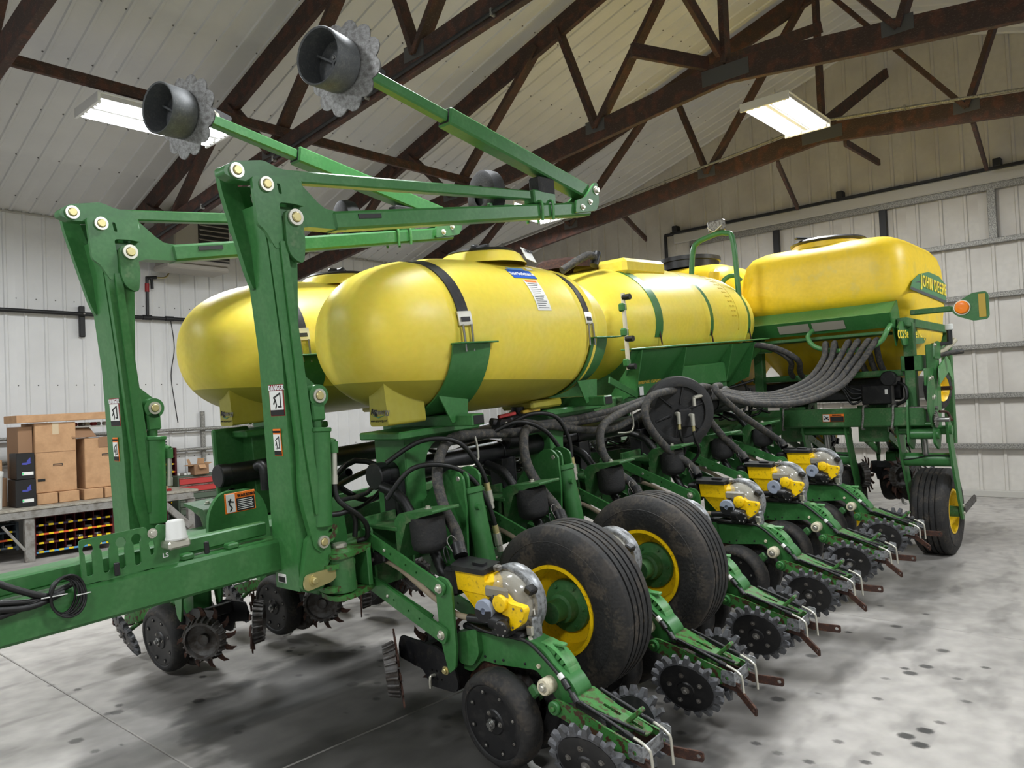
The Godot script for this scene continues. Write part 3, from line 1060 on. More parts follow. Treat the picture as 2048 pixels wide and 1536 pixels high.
func make_lamp() -> Node3D:
	var t := thing("tube_lamp", "white six-tube lamp", "lamp", Vector3.ZERO, Transform3D(), "tube lamps under the roof")
	# housing with two reflector troughs, three tubes in each
	box2(Vector3(-0.61, 0.07, -0.27), Vector3(0.61, 0.085, 0.27), 0.003)
	part(t, "housing", M.lamp_white)
	for s in [-1, 1]:
		box2(Vector3(s * 0.61 - 0.012, -0.005, -0.27), Vector3(s * 0.61 + 0.012, 0.085, 0.27), 0.003)
		part(t, "end_plate", M.lamp_white)
		box2(Vector3(-0.6, 0.03, s * 0.145 - 0.115), Vector3(0.6, 0.07, s * 0.145 + 0.115), 0.003)
		part(t, "reflector", M.lamp_reflector)
		for k in 3:
			var z: float = s * 0.145 + (k - 1) * 0.07
			cyl(Vector3(-0.575, 0.014, z), Vector3(0.575, 0.014, z), 0.0125, 10)
			part(t, "lamp_tube", M.lamp_tube)
			for e in [-1, 1]:
				bx(Vector3(e * 0.588, 0.012, z), Vector3(0.02, 0.03, 0.03), 0.004)
				part(t, "socket", M.lamp_white)
		hose([Vector3(s * 0.5, 0.085, 0.08), Vector3(s * 0.5, 0.185 if true else 0.42, 0.08)], 0.004, 5, 1)
		part(t, "chain", M.steel_dull)
	box2(Vector3(-0.58, 0.02, -0.025), Vector3(0.58, 0.07, 0.025), 0.006)
	part(t, "ballast_cover", M.lamp_white)
	return t

# ---------------------------------------------------------------- tanks
var tk := {}      # the tank being built: uc, half, vc, wc, av, aw, n, grooves

func tank_r(t: float) -> float:
	return pow(maxf(0.0, 1.0 - pow(absf(t), tk.n)), 1.0 / tk.n)

func tank_at(u: float, a: float, off := 0.0) -> Vector3:
	var t: float = clampf((u - tk.uc) / tk.half, -1.0, 1.0)
	var r := tank_r(t)
	var g := 0.0
	for q in tk.grooves:
		var d: float = absf(u - q)
		if d < 0.075:
			g -= 0.012 * smoothstep(0.06, 0.045, d)
			g += 0.008 * smoothstep(0.012, 0.0, absf(d - 0.062))
	return Vector3(u, tk.vc + sin(a) * (tk.av * r + g + off), tk.wc + cos(a) * (tk.aw * r + g + off))

func tank_shell(s: float, t: float) -> Vector3:
	# finer steps where the ends close
	var e := -cos(s * PI)
	var u: float = tk.uc + tk.half * (e * 0.55 + 0.45 * sin(e * PI * 0.5)) if true else 0.0
	return tank_at(u, t * TAU)

# split the collected triangles by a plane; keeps those above, returns those below
func split(n: Vector3, d: float) -> Array:
	var av := PackedVector3Array(); var an := PackedVector3Array()
	var bv := PackedVector3Array(); var bn := PackedVector3Array()
	for i in range(0, V.size(), 3):
		var hs := []
		for k in 3:
			hs.append(n.dot(V[i + k]) - d)
		if hs[0] >= 0 and hs[1] >= 0 and hs[2] >= 0:
			for k in 3:
				av.append(V[i + k]); an.append(N[i + k])
		elif hs[0] <= 0 and hs[1] <= 0 and hs[2] <= 0:
			for k in 3:
				bv.append(V[i + k]); bn.append(N[i + k])
		else:
			for side in [1.0, -1.0]:
				var pv_ := []
				var pn := []
				for k in 3:
					var k2 := (k + 1) % 3
					if hs[k] * side >= 0:
						pv_.append(V[i + k]); pn.append(N[i + k])
					if hs[k] * hs[k2] < 0:
						var t: float = hs[k] / (hs[k] - hs[k2])
						pv_.append(V[i + k].lerp(V[i + k2], t)); pn.append(N[i + k].lerp(N[i + k2], t).normalized())
				for k in range(1, pv_.size() - 1):
					for m in [0, k, k + 1]:
						if side > 0:
							av.append(pv_[m]); an.append(pn[m])
						else:
							bv.append(pv_[m]); bn.append(pn[m])
	V = av
	N = an
	return [bv, bn]

# thin sheet lying on the tank: strap, label or saddle
func tank_sheet(u0: float, u1: float, a0: float, a1: float, off: float, th: float, n := 16):
	for i in n:
		var a := lerpf(a0, a1, float(i) / n)
		var b := lerpf(a0, a1, float(i + 1) / n)
		var nr := Vector3(0, sin((a + b) / 2), cos((a + b) / 2))
		var na := Vector3(0, sin(a), cos(a))
		var nb := Vector3(0, sin(b), cos(b))
		var p0 := tank_at(u0, a, off + th); var p1 := tank_at(u1, a, off + th); var p2 := tank_at(u1, b, off + th); var p3 := tank_at(u0, b, off + th)
		var q0 := tank_at(u0, a, off); var q1 := tank_at(u1, a, off); var q2 := tank_at(u1, b, off); var q3 := tank_at(u0, b, off)
		tri(p0, p1, p2, na, na, nb); tri(p0, p2, p3, na, nb, nb)
		tri(q0, q1, q2, -na, -na, -nb); tri(q0, q2, q3, -na, -nb, -nb)
		quad(p0, p3, q3, q0, Vector3(-1, 0, 0)); quad(p1, p2, q2, q1, Vector3(1, 0, 0))
		if i == 0: quad(p0, p1, q1, q0, (tank_at(u0, a - 0.1) - tank_at(u0, a)).normalized())
		if i == n - 1: quad(p3, p2, q2, q3, (tank_at(u0, b + 0.1) - tank_at(u0, b)).normalized())

func build_tanks():
	wing_tank(Vector3.ZERO, "yellow liquid tank in black straps on green saddles above the six row units", true)
	wing_tank(Vector3(-0.13, 0.035, -1.2), "yellow liquid tank half hidden behind the green marker posts", false)
	build_mid_tank()
	build_seed_tanks()

func wing_tank(sh: Vector3, label: String, near: bool):
	tk = {"uc": 0.95, "half": 1.03, "vc": 1.48, "wc": -1.1, "av": 0.43, "aw": 0.43, "n": 2.9, "grooves": [0.43, 1.5]}
	var fr := WING * Transform3D(Basis(), sh)
	var t := thing("liquid_tank", label, "tank", Vector3(0.95, 1.05, -1.1), fr, "liquid tanks on the wings")
	surf(tank_shell, 72, 48)
	# the liquid inside stands level, and shows through the thin plastic
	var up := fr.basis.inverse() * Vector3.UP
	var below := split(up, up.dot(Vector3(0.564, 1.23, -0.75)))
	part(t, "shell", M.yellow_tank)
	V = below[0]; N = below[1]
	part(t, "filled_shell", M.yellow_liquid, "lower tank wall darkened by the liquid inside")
	# mould seam round the belly
	for q in [0.0]:
		tank_sheet(0.0, 1.9, -0.004, 0.004, 0.0, 0.002, 1)
		part(t, "mould_seam", M.yellow_seam)
	# neck and lid
	lathe(Vector3(1.02, 1.88, -1.1), Vector3.UP, [Vector2(0.27, 0), Vector2(0.235, 0.055), Vector2(0.215, 0.068), Vector2(0, 0.068)], 32)
	part(t, "neck", M.yellow_tank)
	lathe(Vector3(1.02, 1.945, -1.1), Vector3.UP, [Vector2(0, 0), Vector2(0.2, 0), Vector2(0.205, 0.012), Vector2(0.19, 0.024), Vector2(0.12, 0.03), Vector2(0.06, 0.03), Vector2(0.05, 0.052), Vector2(0, 0.055)], 28)
	var lid := part(t, "lid", M.black_plastic)
	bar(Vector3(0.95, 1.995, -1.1), Vector3(1.09, 1.995, -1.1), 0.03, 0.03, 0.008)
	bar(Vector3(1.02, 1.995, -1.17), Vector3(1.02, 1.995, -1.03), 0.03, 0.03, 0.008)
	part(lid, "vent_cap", M.black_plastic).position = Vector3.ZERO
	# moulded foot with the maker's mark at the front end
	plate(rounded(pv([-1.04, 1.045, -0.9, 1.045, -0.915, 1.27, -1.025, 1.27]), 0.02), in_wv(0.30), 0.245)
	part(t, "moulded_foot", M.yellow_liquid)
	var ft := Vector3(0.052, 0, 0)
	letters(t, "Ag", Vector3(0.052, 1.118, -1.0), Vector3(0, 0, 1), Vector3.UP, 0.028, M.ink)
	letters(t, "Synergy", Vector3(0.052, 1.115, -0.945), Vector3(0, 0, 1), Vector3.UP, 0.024, M.steel_dull)
	plate(pv([-1.02, 1.1, -0.97, 1.092, -0.915, 1.1, -0.97, 1.085]), in_wv(0.054), 0.002)
	part(t, "swoosh", M.decal_green)
	letters(t, "www.agsynergy.net", Vector3(0.052, 1.073, -0.968), Vector3(0, 0, 1), Vector3.UP, 0.010, M.ink, 1.0, 0.001, false)
	box2(Vector3(1.2, 1.02, -1.2), Vector3(1.5, 1.07, -0.95), 0.012)
	part(t, "sump", M.yellow_liquid)
	# straps with steel buckles
	for q in [0.43, 1.5]:
		tank_sheet(q - 0.033, q + 0.033, 0.2, 2.9, 0.001, 0.006, 24)
		part(t, "strap", M.black_paint)
		tank_sheet(q - 0.042, q + 0.042, 0.06, 0.24, 0.006, 0.006, 4)
		var bk := part(t, "buckle", M.zinc)
		tank_sheet(q - 0.026, q + 0.026, 0.11, 0.165, 0.012, 0.004, 2)
		part(bk, "strap_fold", M.black_paint)
		for e in [-0.027, 0.027]:
			var p := tank_at(q + e, 0.07, 0.018)
			cyl(p, Vector3(p.x + 0.012, 1.375, tank_at(q, -0.2, 0.02).z), 0.006, 8)
			part(t, "tension_rod", M.steel)
	# stickers
	if near:
		tank_sheet(0.935, 1.14, deg_to_rad(43), deg_to_rad(54), 0.001, 0.0012, 6)
		part(t, "round_sticker", M.blue_label)
		tank_sheet(0.965, 1.11, deg_to_rad(54), deg_to_rad(57.5), 0.001, 0.0012, 3)
		part(t, "sticker_rim", M.blue_pale)
		letters(t, "SurTekture", tank_at(1.035, deg_to_rad(48), 0.003), Vector3(1, 0, 0), Vector3(0, 0.66, -0.75), 0.028, M.letter_white)
		tank_sheet(0.995, 1.115, deg_to_rad(13.5), deg_to_rad(41), 0.001, 0.0012, 8)
		var lb := part(t, "warning_label", M.white_label)
		tank_sheet(1.005, 1.105, deg_to_rad(38.5), deg_to_rad(40.5), 0.002, 0.0012, 2)
		part(lb, "heading_band", M.orange)
		for k in 13:
			var a := deg_to_rad(36.5 - k * 1.75)
			tank_sheet(1.008, 1.1 - 0.012 * (k % 3), a, a + 0.008, 0.002, 0.0006, 1)
			part(lb, "text_line", M.decal_dark)
		bx(Vector3(1.2, 1.93, -0.885), Vector3(0.13, 0.085, 0.004), 0.001, Basis(Vector3(1, 0, 0), -0.5) * Basis(Vector3.UP, 0.25))
		part(t, "caution_label", M.white_label)
		letters(t, "CAUTION", Vector3(1.2, 1.953, -0.893), Vector3(1, 0, -0.2).normalized(), Vector3(0.1, 0.88, -0.47).normalized(), 0.022, M.ink)
		tank_sheet(1.15, 1.21, deg_to_rad(56), deg_to_rad(61), 0.001, 0.001, 2)
		part(t, "small_sticker", M.white_label)
	# green saddles, stand and cross tubes: a thing of their own that carries the tank
	var s := frame_part("tank_stand", fr)
	for q in [0.45, 1.63]:
		tank_sheet(q - 0.12, q + 0.12, -0.16, -PI + 0.16, 0.008, 0.008, 26)
		var sd := part(s, "saddle", M.green)
		for sg in [1.0, -1.0]:
			var p := tank_at(q, -0.16, 0.03)
			bx(Vector3(q + 0.015, p.y + 0.005, tk.wc + sg * (p.z - tk.wc)), Vector3(0.275, 0.008, 0.075), 0.002)
			part(sd, "flange", M.green)
			# bracket foot below the saddle
			plate(pv([q - 0.11, 1.165, q + 0.10, 1.165, q + 0.085, 1.055, q - 0.03, 1.02]), in_uv(tk.wc + sg * 0.255), 0.008)
			part(s, "saddle_foot", M.green)
		# cross tube under the saddle, open end showing
		bar(Vector3(q + 0.04, 1.03, -1.36), Vector3(q + 0.04, 1.03, -0.72), 0.09, 0.06, 0.006)
		part(s, "cross_tube", M.green)
		bx(Vector3(q + 0.04, 1.03, -0.719), Vector3(0.075, 0.045, 0.004), 0.002)
		part(s, "tube_mouth", M.ink)
		bar(Vector3(q - 0.3, 0.985, -1.1), Vector3(q + 0.28, 0.985, -1.1), 0.32, 0.04, 0.008)
		part(s, "stand_top", M.green)
		# post with arched gusset
		var g := PackedVector2Array()
		g.append(Vector2(q - 0.23, 0.97)); g.append(Vector2(q + 0.26, 0.97)); g.append(Vector2(q + 0.26, 0.935))
		for k in 9:
			var a := PI * 0.5 * k / 8.0
			g.append(Vector2(q + 0.02 - sin(a) * 0.13, 0.935 - (1.0 - cos(a)) * 0.16))
		g.append(Vector2(q - 0.11, 0.5)); g.append(Vector2(q - 0.23, 0.5))
		plate(g, in_uv(-1.0), 0.012)
		plate(g, in_uv(-1.22), 0.012)
		part(s, "gusset", M.green)
		box2(Vector3(q - 0.235, 0.5, -1.22), Vector3(q - 0.225, 0.97, -0.99), 0.003)
		part(s, "post_web", M.green)

func build_mid_tank():
	tk = {"uc": 3.78, "half": 1.47, "vc": 1.56, "wc": -1.65, "av": 0.5, "aw": 0.6, "n": 3.4, "grooves": [3.0, 3.84, 4.72]}
	var t := thing("ribbed_tank", "long yellow tank under three green steel straps between liquid tank and seed tank", "tank", Vector3(3.67, 1.06, -1.65), WING)
	surf(tank_shell, 72, 48)
	part(t, "shell", M.yellow_tank)
	tank_sheet(2.5, 4.85, -0.004, 0.004, 0.0, 0.002, 1)
	part(t, "mould_seam", M.yellow_seam)
	for q in [3.0, 3.84, 4.72]:
		tank_sheet(q - 0.045, q + 0.045, -0.28, PI + 0.28, 0.002, 0.006, 30)
		var s := part(t, "strap", M.green)
		var p := tank_at(q + 0.01, -0.3, 0.012)
		cyl(p + Vector3(0, 0.07, 0.004), p + Vector3(0, -0.05, 0.02), 0.007, 6)
		part(s, "hook_bolt", M.rust)
	# gallon marks moulded along the end
	for k in 11:
		var a := deg_to_rad(3 + k * 5.5)
		tank_sheet(4.26, 4.30, a, a + 0.022, 0.0, 0.002, 1)
		tank_sheet(4.32, 4.36, a, a + 0.022, 0.0, 0.002, 1)
	part(t, "gallon_marks", M.yellow_seam)
	tank_sheet(4.395, 4.403, -0.2, 1.5, 0.0, 0.002, 12)
	part(t, "gauge_ridge", M.yellow_seam)
	box2(Vector3(2.95, 1.96, -1.85), Vector3(3.6, 2.09, -1.32), 0.03)
	part(t, "raised_deck", M.yellow_tank)
	lathe(Vector3(2.75, 2.03, -1.75), Vector3.UP, [Vector2(0.26, 0), Vector2(0.25, 0.06), Vector2(0.22, 0.08), Vector2(0, 0.085)], 24)
	part(t, "lid", M.rust)
	hose([Vector3(2.35, 1.98, -1.5), Vector3(2.5, 2.06, -1.45), Vector3(2.62, 2.1, -1.42), Vector3(2.7, 2.06, -1.42)], 0.03, 8)
	part(t, "breather_hose", M.hose_grey)
	cyl(Vector3(2.66, 2.02, -1.42), Vector3(2.72, 2.12, -1.42), 0.035, 10)
	part(t, "breather_valve", M.black_plastic)
	# sight gauge on the end
	for q in [[1.68, 1.62], [1.5, 1.47], [1.28, 1.25]]:
		bx(Vector3(2.42, q[0] - 0.03, -1.04), Vector3(0.05, 0.06, 0.05), 0.01)
		part(t, "gauge_bracket", M.green)
	cyl(Vector3(2.42, 1.75, -1.03), Vector3(2.42, 1.2, -1.03), 0.016, 8)
	part(t, "sight_tube", M.tube_clear)
	for y in [1.72, 1.42, 1.22]:
		cyl(Vector3(2.42, y, -1.03), Vector3(2.42, y, -0.97), 0.022, 8)
		part(t, "shutoff", M.black_plastic)
	var s := frame_part("tank_cradle", WING)
	# sloping cradle side with flange, gusset plates
	bar(Vector3(2.45, 1.345, -1.06), Vector3(4.97, 1.365, -1.06), 0.09, 0.012, 0.003)
	part(s, "flange", M.green_light)
	for sg in [0, 1]:
		var w0 := -1.05 if sg == 0 else -2.25
		var w1 := -1.35 if sg == 0 else -1.95
		plate(pv([2.5, 0.0, 4.95, 0.0, 4.75, -0.42, 2.7, -0.42]), Transform3D(Basis(Vector3(1, 0, 0), Vector3(0, 0.82, 0.57 if sg == 0 else -0.57).normalized(), Vector3(0, -0.57 if sg == 0 else 0.57, 0.82).normalized()), Vector3(0, 1.34, w0)), 0.01)
		part(s, "cradle_side", M.green)
	for u in [2.72, 3.35, 4.1, 4.7]:
		plate(pv([-1.06, 1.33, -2.2, 1.33, -2.0, 0.92, -1.3, 0.92]), in_wv(u), 0.01)
		part(s, "gusset", M.green)
	for u in [2.62, 3.3, 4.15, 4.62]:
		plate(pv([-1.06, 1.335, -1.02, 1.335, -1.10, 1.02, -1.32, 0.93, -1.34, 1.0]), in_wv(u), 0.012)
		part(s, "outer_bracket", M.green)
	box2(Vector3(3.3, 1.0, -1.30), Vector3(4.15, 1.18, -1.10), 0.012)
	part(s, "pocket_box", M.green)
	box2(Vector3(2.5, 0.88, -1.5), Vector3(4.4, 1.0, -1.22), 0.01)
	part(s, "sill", M.green_dusty)
	box2(Vector3(2.68, 0.98, -1.225), Vector3(3.2, 1.13, -1.21), 0.004)
	var nm := part(s, "notice_plate", M.green)
	letters(s, "TRANSPORT LOADED", Vector3(2.98, 1.09, -1.208), Vector3(1, 0, 0), Vector3.UP, 0.035, M.amber_tape, 0.8)
	bx(Vector3(2.85, 1.02, -1.2), Vector3(0.06, 0.07, 0.004), 0.002)
	part(s, "small_label", M.white_label)
	bar(Vector3(2.2, 1.14, -1.06), Vector3(2.62, 1.0, -1.1), 0.012, 0.05, 0.003)
	part(s, "brace_strap", M.green)

# seed tank: a rounded hopper; rows of rings from the outlet up to the lid
func hopper(cx: float, cz: float, levels: Array, n := 7.0):
	var f := func(s: float, t: float) -> Vector3:
		var q := s * (levels.size() - 1)
		var i := mini(int(q), levels.size() - 2)
		var k := q - i
		var a: Array = levels[i]
		var b: Array = levels[i + 1]
		var y: float = lerpf(a[0], b[0], k)
		var hx: float = lerpf(a[1], b[1], k)
		var hz: float = lerpf(a[2], b[2], k)
		var ox: float = lerpf(a[3], b[3], k)
		var ang := t * TAU
		var c := cos(ang)
		var sn := sin(ang)
		var r := pow(pow(absf(c), n) + pow(absf(sn), n), -1.0 / n)
		return Vector3(cx + ox + hx * r * c, y, cz + hz * r * sn)
	surf(f, (levels.size() - 1) * 2, 96)

func build_seed_tanks():
	# levels: height, half x, half z, shift in x
	var lv := [[1.62, 0.30, 0.55, 0.1], [1.66, 0.35, 0.60, 0.1], [1.96, 0.62, 0.76, 0.06], [2.02, 0.655, 0.79, 0.06], [2.08, 0.67, 0.803, 0.06], [2.26, 0.70, 0.812, 0.05], [2.31, 0.755, 0.816, 0.03], [2.37, 0.825, 0.82, 0.0], [2.44, 0.85, 0.822, 0.0], [2.58, 0.85, 0.82, 0.0], [2.76, 0.835, 0.808, 0.0], [2.87, 0.80, 0.78, 0.0], [2.94, 0.74, 0.73, 0.0], [2.985, 0.64, 0.64, 0.0], [3.01, 0.46, 0.46, 0.0], [3.02, 0.2, 0.2, 0.0], [3.02, 0.0, 0.0, 0.0]]
	var t := thing("seed_tank", "big yellow seed tank with green lettered decal above the rear frame", "tank", Vector3(8.35, 1.62, -2.73), Transform3D(), "seed tanks")
	hopper(8.35, -2.73, lv)
	part(t, "shell", M.yellow_ccs)
	lathe(Vector3(8.05, 2.98, -2.75), Vector3.UP, [Vector2(0.36, 0), Vector2(0.35, 0.06), Vector2(0.33, 0.065), Vector2(0, 0.065)], 32)
	part(t, "neck", M.yellow_ccs)
	lathe(Vector3(8.05, 3.035, -2.75), Vector3.UP, [Vector2(0, 0), Vector2(0.36, 0), Vector2(0.37, 0.02), Vector2(0.35, 0.04), Vector2(0.2, 0.055), Vector2(0, 0.06)], 36)
	var lid := part(t, "lid", M.black_plastic)
	bar(Vector3(7.7, 3.1, -2.95), Vector3(8.4, 3.1, -2.5), 0.05, 0.02, 0.006)
	part(lid, "lid_bar", M.black_plastic)
	# layer of dust and chaff lying on the top
	var rng := RandomNumberGenerator.new()
	rng.seed = 8
	for k in 160:
		var p := Vector3(8.35 + rng.randf_range(-0.62, 0.5), 0, -2.73 + rng.randf_range(-0.6, 0.35))
		var e := maxf(absf(p.x - 8.35) / 0.75, absf(p.z + 2.73) / 0.74)
		p.y = 3.02 - 0.12 * pow(e, 4.0)
		if Vector2(p.x - 8.05, p.z + 2.75).length() > 0.4:
			lathe(p, Vector3.UP, [Vector2(0.004 + rng.randf() * 0.008, 0), Vector2(0, 0.004)], 5)
	var ch := part(t, "chaff", M.dust_tan)
	ch.set_meta("kind", "stuff")
	# decal on the flat end: green field, dark sweep, yellow letters
	var zf := -1.903
	plate(pv([7.62, 2.44, 8.95, 2.40, 8.97, 2.60, 8.7, 2.66, 8.3, 2.665, 7.95, 2.61, 7.72, 2.53]), Transform3D(Basis(), Vector3(0, 0, zf - 0.004)), 0.006)
	var dc := part(t, "end_decal", M.decal_green)
	plate(pv([7.62, 2.44, 8.95, 2.40, 8.95, 2.43, 7.64, 2.465]), Transform3D(Basis(), Vector3(0, 0, zf + 0.002)), 0.002)
	plate(pv([7.8, 2.52, 8.3, 2.6, 8.94, 2.595, 8.95, 2.555, 8.4, 2.56]), Transform3D(Basis(), Vector3(0, 0, zf + 0.002)), 0.002)
	part(t, "decal_sweep", M.decal_dark)
	letters(t, "JOHN DEERE", Vector3(8.47, 2.545, zf + 0.006), Vector3(1, -0.02, 0), Vector3.UP, 0.115, M.letter_yellow, 1.05, 0.004)
	# far seed tank, ribbed
	var f := thing("seed_tank", "ribbed yellow seed tank with black lid half hidden behind the green arch rail", "tank", Vector3(8.35, 1.62, -4.45), Transform3D(), "seed tanks")
	hopper(8.35, -4.45, lv)
	part(f, "shell", M.yellow_ccs)
	for k in 5:
		bar(Vector3(7.52, 2.35, -3.78 - 0.27 * k), Vector3(7.56, 2.9, -3.78 - 0.27 * k), 0.12, 0.1, 0.04, Vector3.RIGHT)
		part(f, "moulded_rib", M.yellow_ccs)
	lathe(Vector3(8.0, 3.0, -4.3), Vector3.UP, [Vector2(0.33, 0), Vector2(0.33, 0.08), Vector2(0.35, 0.085), Vector2(0.35, 0.13), Vector2(0.2, 0.15), Vector2(0, 0.15)], 32)
	part(f, "lid", M.black_plastic)

# ---------------------------------------------------------------- row markers folded over the wings
func build_markers():
	var a := make_marker()
	a.set_meta("label", "green folded row marker with notched disc, on tall post before the near liquid tank")
	copy(a, WING * Transform3D(Basis(), Vector3(-0.27, 0.0, -1.03) + offs[a]), "green folded row marker with notched disc in front of the lit tube lamp")

func pin(t: Node, p: Vector3, r := 0.03):
	ring(p, Vector3(0, 0, 1), r, r * 0.66, 0.012, 20)
	var w := part(t, "pin_washer", M.zinc)
	cyl(p, p + Vector3(0, 0, 0.02), r * 0.62, 16, -1.0, 0.004)
	part(w, "pin_end", M.brass)

# safety sticker in the plane u = const, seen from the -u side; o is its middle (v, w)
func sticker(t: Node, u: float, v: float, w: float, hv: float, hw: float, kind: String):
	bx(Vector3(u, v, w), Vector3(0.003, hv, hw), 0.001)
	var s := part(t, "safety_sticker", M.red if kind == "DANGER" else M.orange)
	var x := Vector3(0, 0, 1)
	var o := u - 0.0025
	bx(Vector3(o, v - hv * 0.0, w), Vector3(0.003, hv * 0.6, hw * 0.88), 0.0005)
	part(s, "picture_panel", M.white_label)
	bx(Vector3(o, v - hv * 0.39, w), Vector3(0.003, hv * 0.17, hw * 0.9), 0.0005)
	part(s, "text_panel", M.ink)
	letters(s, kind, Vector3(o - 0.002, v + hv * 0.395, w + hw * 0.06), x, Vector3.UP, hw * (0.19 if kind == "DANGER" else 0.15), M.letter_white if kind == "DANGER" else M.ink)
	# pictogram: falling figure and arm
	for q in [[-0.2, -0.12, -0.06, 0.02], [-0.06, 0.02, -0.18, 0.1], [-0.06, 0.02, 0.0, -0.16], [0.0, -0.16, -0.08, -0.25], [-0.1, 0.1, 0.3, 0.22], [0.3, 0.22, 0.3, -0.2], [0.1, -0.2, 0.34, -0.2]]:
		bar(Vector3(o - 0.002, v + q[1] * hv, w + q[0] * hw), Vector3(o - 0.002, v + q[3] * hv, w + q[2] * hw), 0.002, hw * 0.06, 0.0, Vector3.UP)
	part(s, "pictogram", M.ink)

func make_marker() -> Node3D:
	var t := thing("row_marker", "green folded row marker", "row marker", Vector3(-0.40, 0.40, -1.05), WING, "row markers")
	# mast: tapered box, corner towards the tongue
	var lv := [[0.38, -0.462, -0.345], [0.8, -0.458, -0.35], [1.43, -0.45, -0.362], [1.9, -0.475, -0.325], [2.06, -0.50, -0.33]]
	for i in lv.size() - 1:
		var a: Array = lv[i]
		var b: Array = lv[i + 1]
		var w0 := -1.15
		var w1 := -0.965
		quad(Vector3(a[1], a[0], w0), Vector3(a[1], a[0], w1), Vector3(b[1], b[0], w1), Vector3(b[1], b[0], w0), Vector3(-1, 0, 0))
		quad(Vector3(a[2], a[0], w0), Vector3(a[2], a[0], w1), Vector3(b[2], b[0], w1), Vector3(b[2], b[0], w0), Vector3(1, 0, 0))
		quad(Vector3(a[1], a[0], w1), Vector3(a[2], a[0], w1), Vector3(b[2], b[0], w1), Vector3(b[1], b[0], w1), Vector3(0, 0, 1))
		quad(Vector3(a[1], a[0], w0), Vector3(a[2], a[0], w0), Vector3(b[2], b[0], w0), Vector3(b[1], b[0], w0), Vector3(0, 0, -1))
	quad(Vector3(-0.462, 0.38, -1.15), Vector3(-0.345, 0.38, -1.15), Vector3(-0.345, 0.38, -0.965), Vector3(-0.462, 0.38, -0.965), Vector3(0, -1, 0))
	quad(Vector3(-0.5, 2.06, -1.15), Vector3(-0.33, 2.06, -1.15), Vector3(-0.33, 2.06, -0.965), Vector3(-0.5, 2.06, -0.965), Vector3(0, 1, 0))
	part(t, "mast", M.green)
	# lift link lying along the mast
	plate(rounded(pv([-0.475, 1.95, -0.405, 1.95, -0.345, 1.0, -0.33, 0.82, -0.31, 0.735, -0.318, 0.58, -0.362, 0.53, -0.395, 0.56, -0.43, 0.73, -0.44, 0.807, -0.43, 1.0, -0.45, 1.5]), 0.012), in_uv(-0.958), 0.03)
	part(t, "lift_link", M.green)
	plate(rounded(pv([-0.44, 1.9, -0.405, 1.9, -0.365, 1.0, -0.345, 0.72, -0.38, 0.70, -0.405, 1.0]), 0.01), in_uv(-0.93), 0.012)
	part(t, "link_rib", M.green)
	# clevis plate with slot
	var slot := rounded(pv([-0.428, 2.15, -0.413, 2.15, -0.405, 2.105, -0.42, 2.105]), 0.008)
	for w in [-0.945, -1.16]:
		plate(rounded(pv([-0.545, 2.165, -0.33, 2.195, -0.305, 2.17, -0.288, 2.062, -0.36, 2.07, -0.425, 2.068, -0.405, 1.9, -0.455, 1.86, -0.5, 1.94, -0.535, 1.965]), 0.018), in_uv(w), 0.02, [slot])
		part(t, "clevis_plate", M.green)
	box2(Vector3(-0.316, 2.065, -1.15), Vector3(-0.292, 2.18, -0.93), 0.006)
	part(t, "clevis_end", M.green)
	# link from the top pin down to the mast
	plate(rounded(pv([-0.60, 2.24, -0.53, 2.24, -0.44, 1.92, -0.47, 1.70, -0.50, 1.78, -0.585, 2.13]), 0.03), in_uv(-1.13), 0.03)
	part(t, "rear_link", M.green)
	# upper link
	plate(rounded(pv([-0.65, 2.17, -0.645, 2.2, -0.6, 2.228, -0.46, 2.252, -0.385, 2.226, -0.30, 2.225, -0.30, 2.178, -0.53, 2.150, -0.6, 2.15]), 0.02), in_uv(-1.03), 0.07)
	part(t, "upper_link_end", M.green)
	bar(Vector3(-0.42, 2.198, -1.0), Vector3(1.38, 2.322, -1.0), 0.06, 0.055, 0.007)
	part(t, "upper_link", M.green)
	# lower arm: gusset and long tube
	plate(pv([-0.33, 2.2, -0.29, 2.18, -0.20, 2.10, -0.16, 2.075, -0.10, 2.068, -0.05, 2.07, -0.05, 1.985, -0.26, 1.982, -0.33, 1.965]), in_uv(-1.045), 0.085)
	part(t, "arm_gusset", M.green)
	bar(Vector3(-0.12, 2.022, -1.0), Vector3(1.99, 2.30, -1.0), 0.1, 0.088, 0.012)
	var la := part(t, "lower_arm", M.green)
	bar(Vector3(0.02, 2.055, -0.948), Vector3(0.16, 2.072, -0.948), 0.004, 0.022, 0.0)
	part(la, "arm_slot", M.slat_dark)
	for u in [1.44, 1.55]:
		var y: float = 2.022 + (u + 0.12) * 0.1318
		hose([Vector3(u, y - 0.06, -0.942), Vector3(u, y + 0.05, -0.94), Vector3(u, y + 0.058, -1.0), Vector3(u, y + 0.05, -1.06), Vector3(u, y - 0.06, -1.06)], 0.009, 8, 4)
		part(t, "u_bolt", M.green_light)
	# C lug with pin
	plate(rounded(pv([-0.41, 2.035, -0.326, 2.04, -0.318, 1.9, -0.335, 1.80, -0.395, 1.83, -0.414, 1.89]), 0.03), in_uv(-0.93), 0.022)
	part(t, "pivot_lug", M.green_dusty)
	plate(rounded(pv([-0.425, 2.0, -0.33, 2.0, -0.36, 1.72, -0.40, 1.70]), 0.02), in_uv(-0.965), 0.02)
	part(t, "lug_wear_plate", M.green)
	pin(t, Vector3(-0.594, 2.188, -0.96), 0.032)
	pin(t, Vector3(-0.481, 2.138, -0.925), 0.032)
	pin(t, Vector3(-0.362, 2.005, -0.908), 0.036)
	pin(t, Vector3(-0.35, 0.578, -0.928), 0.028)
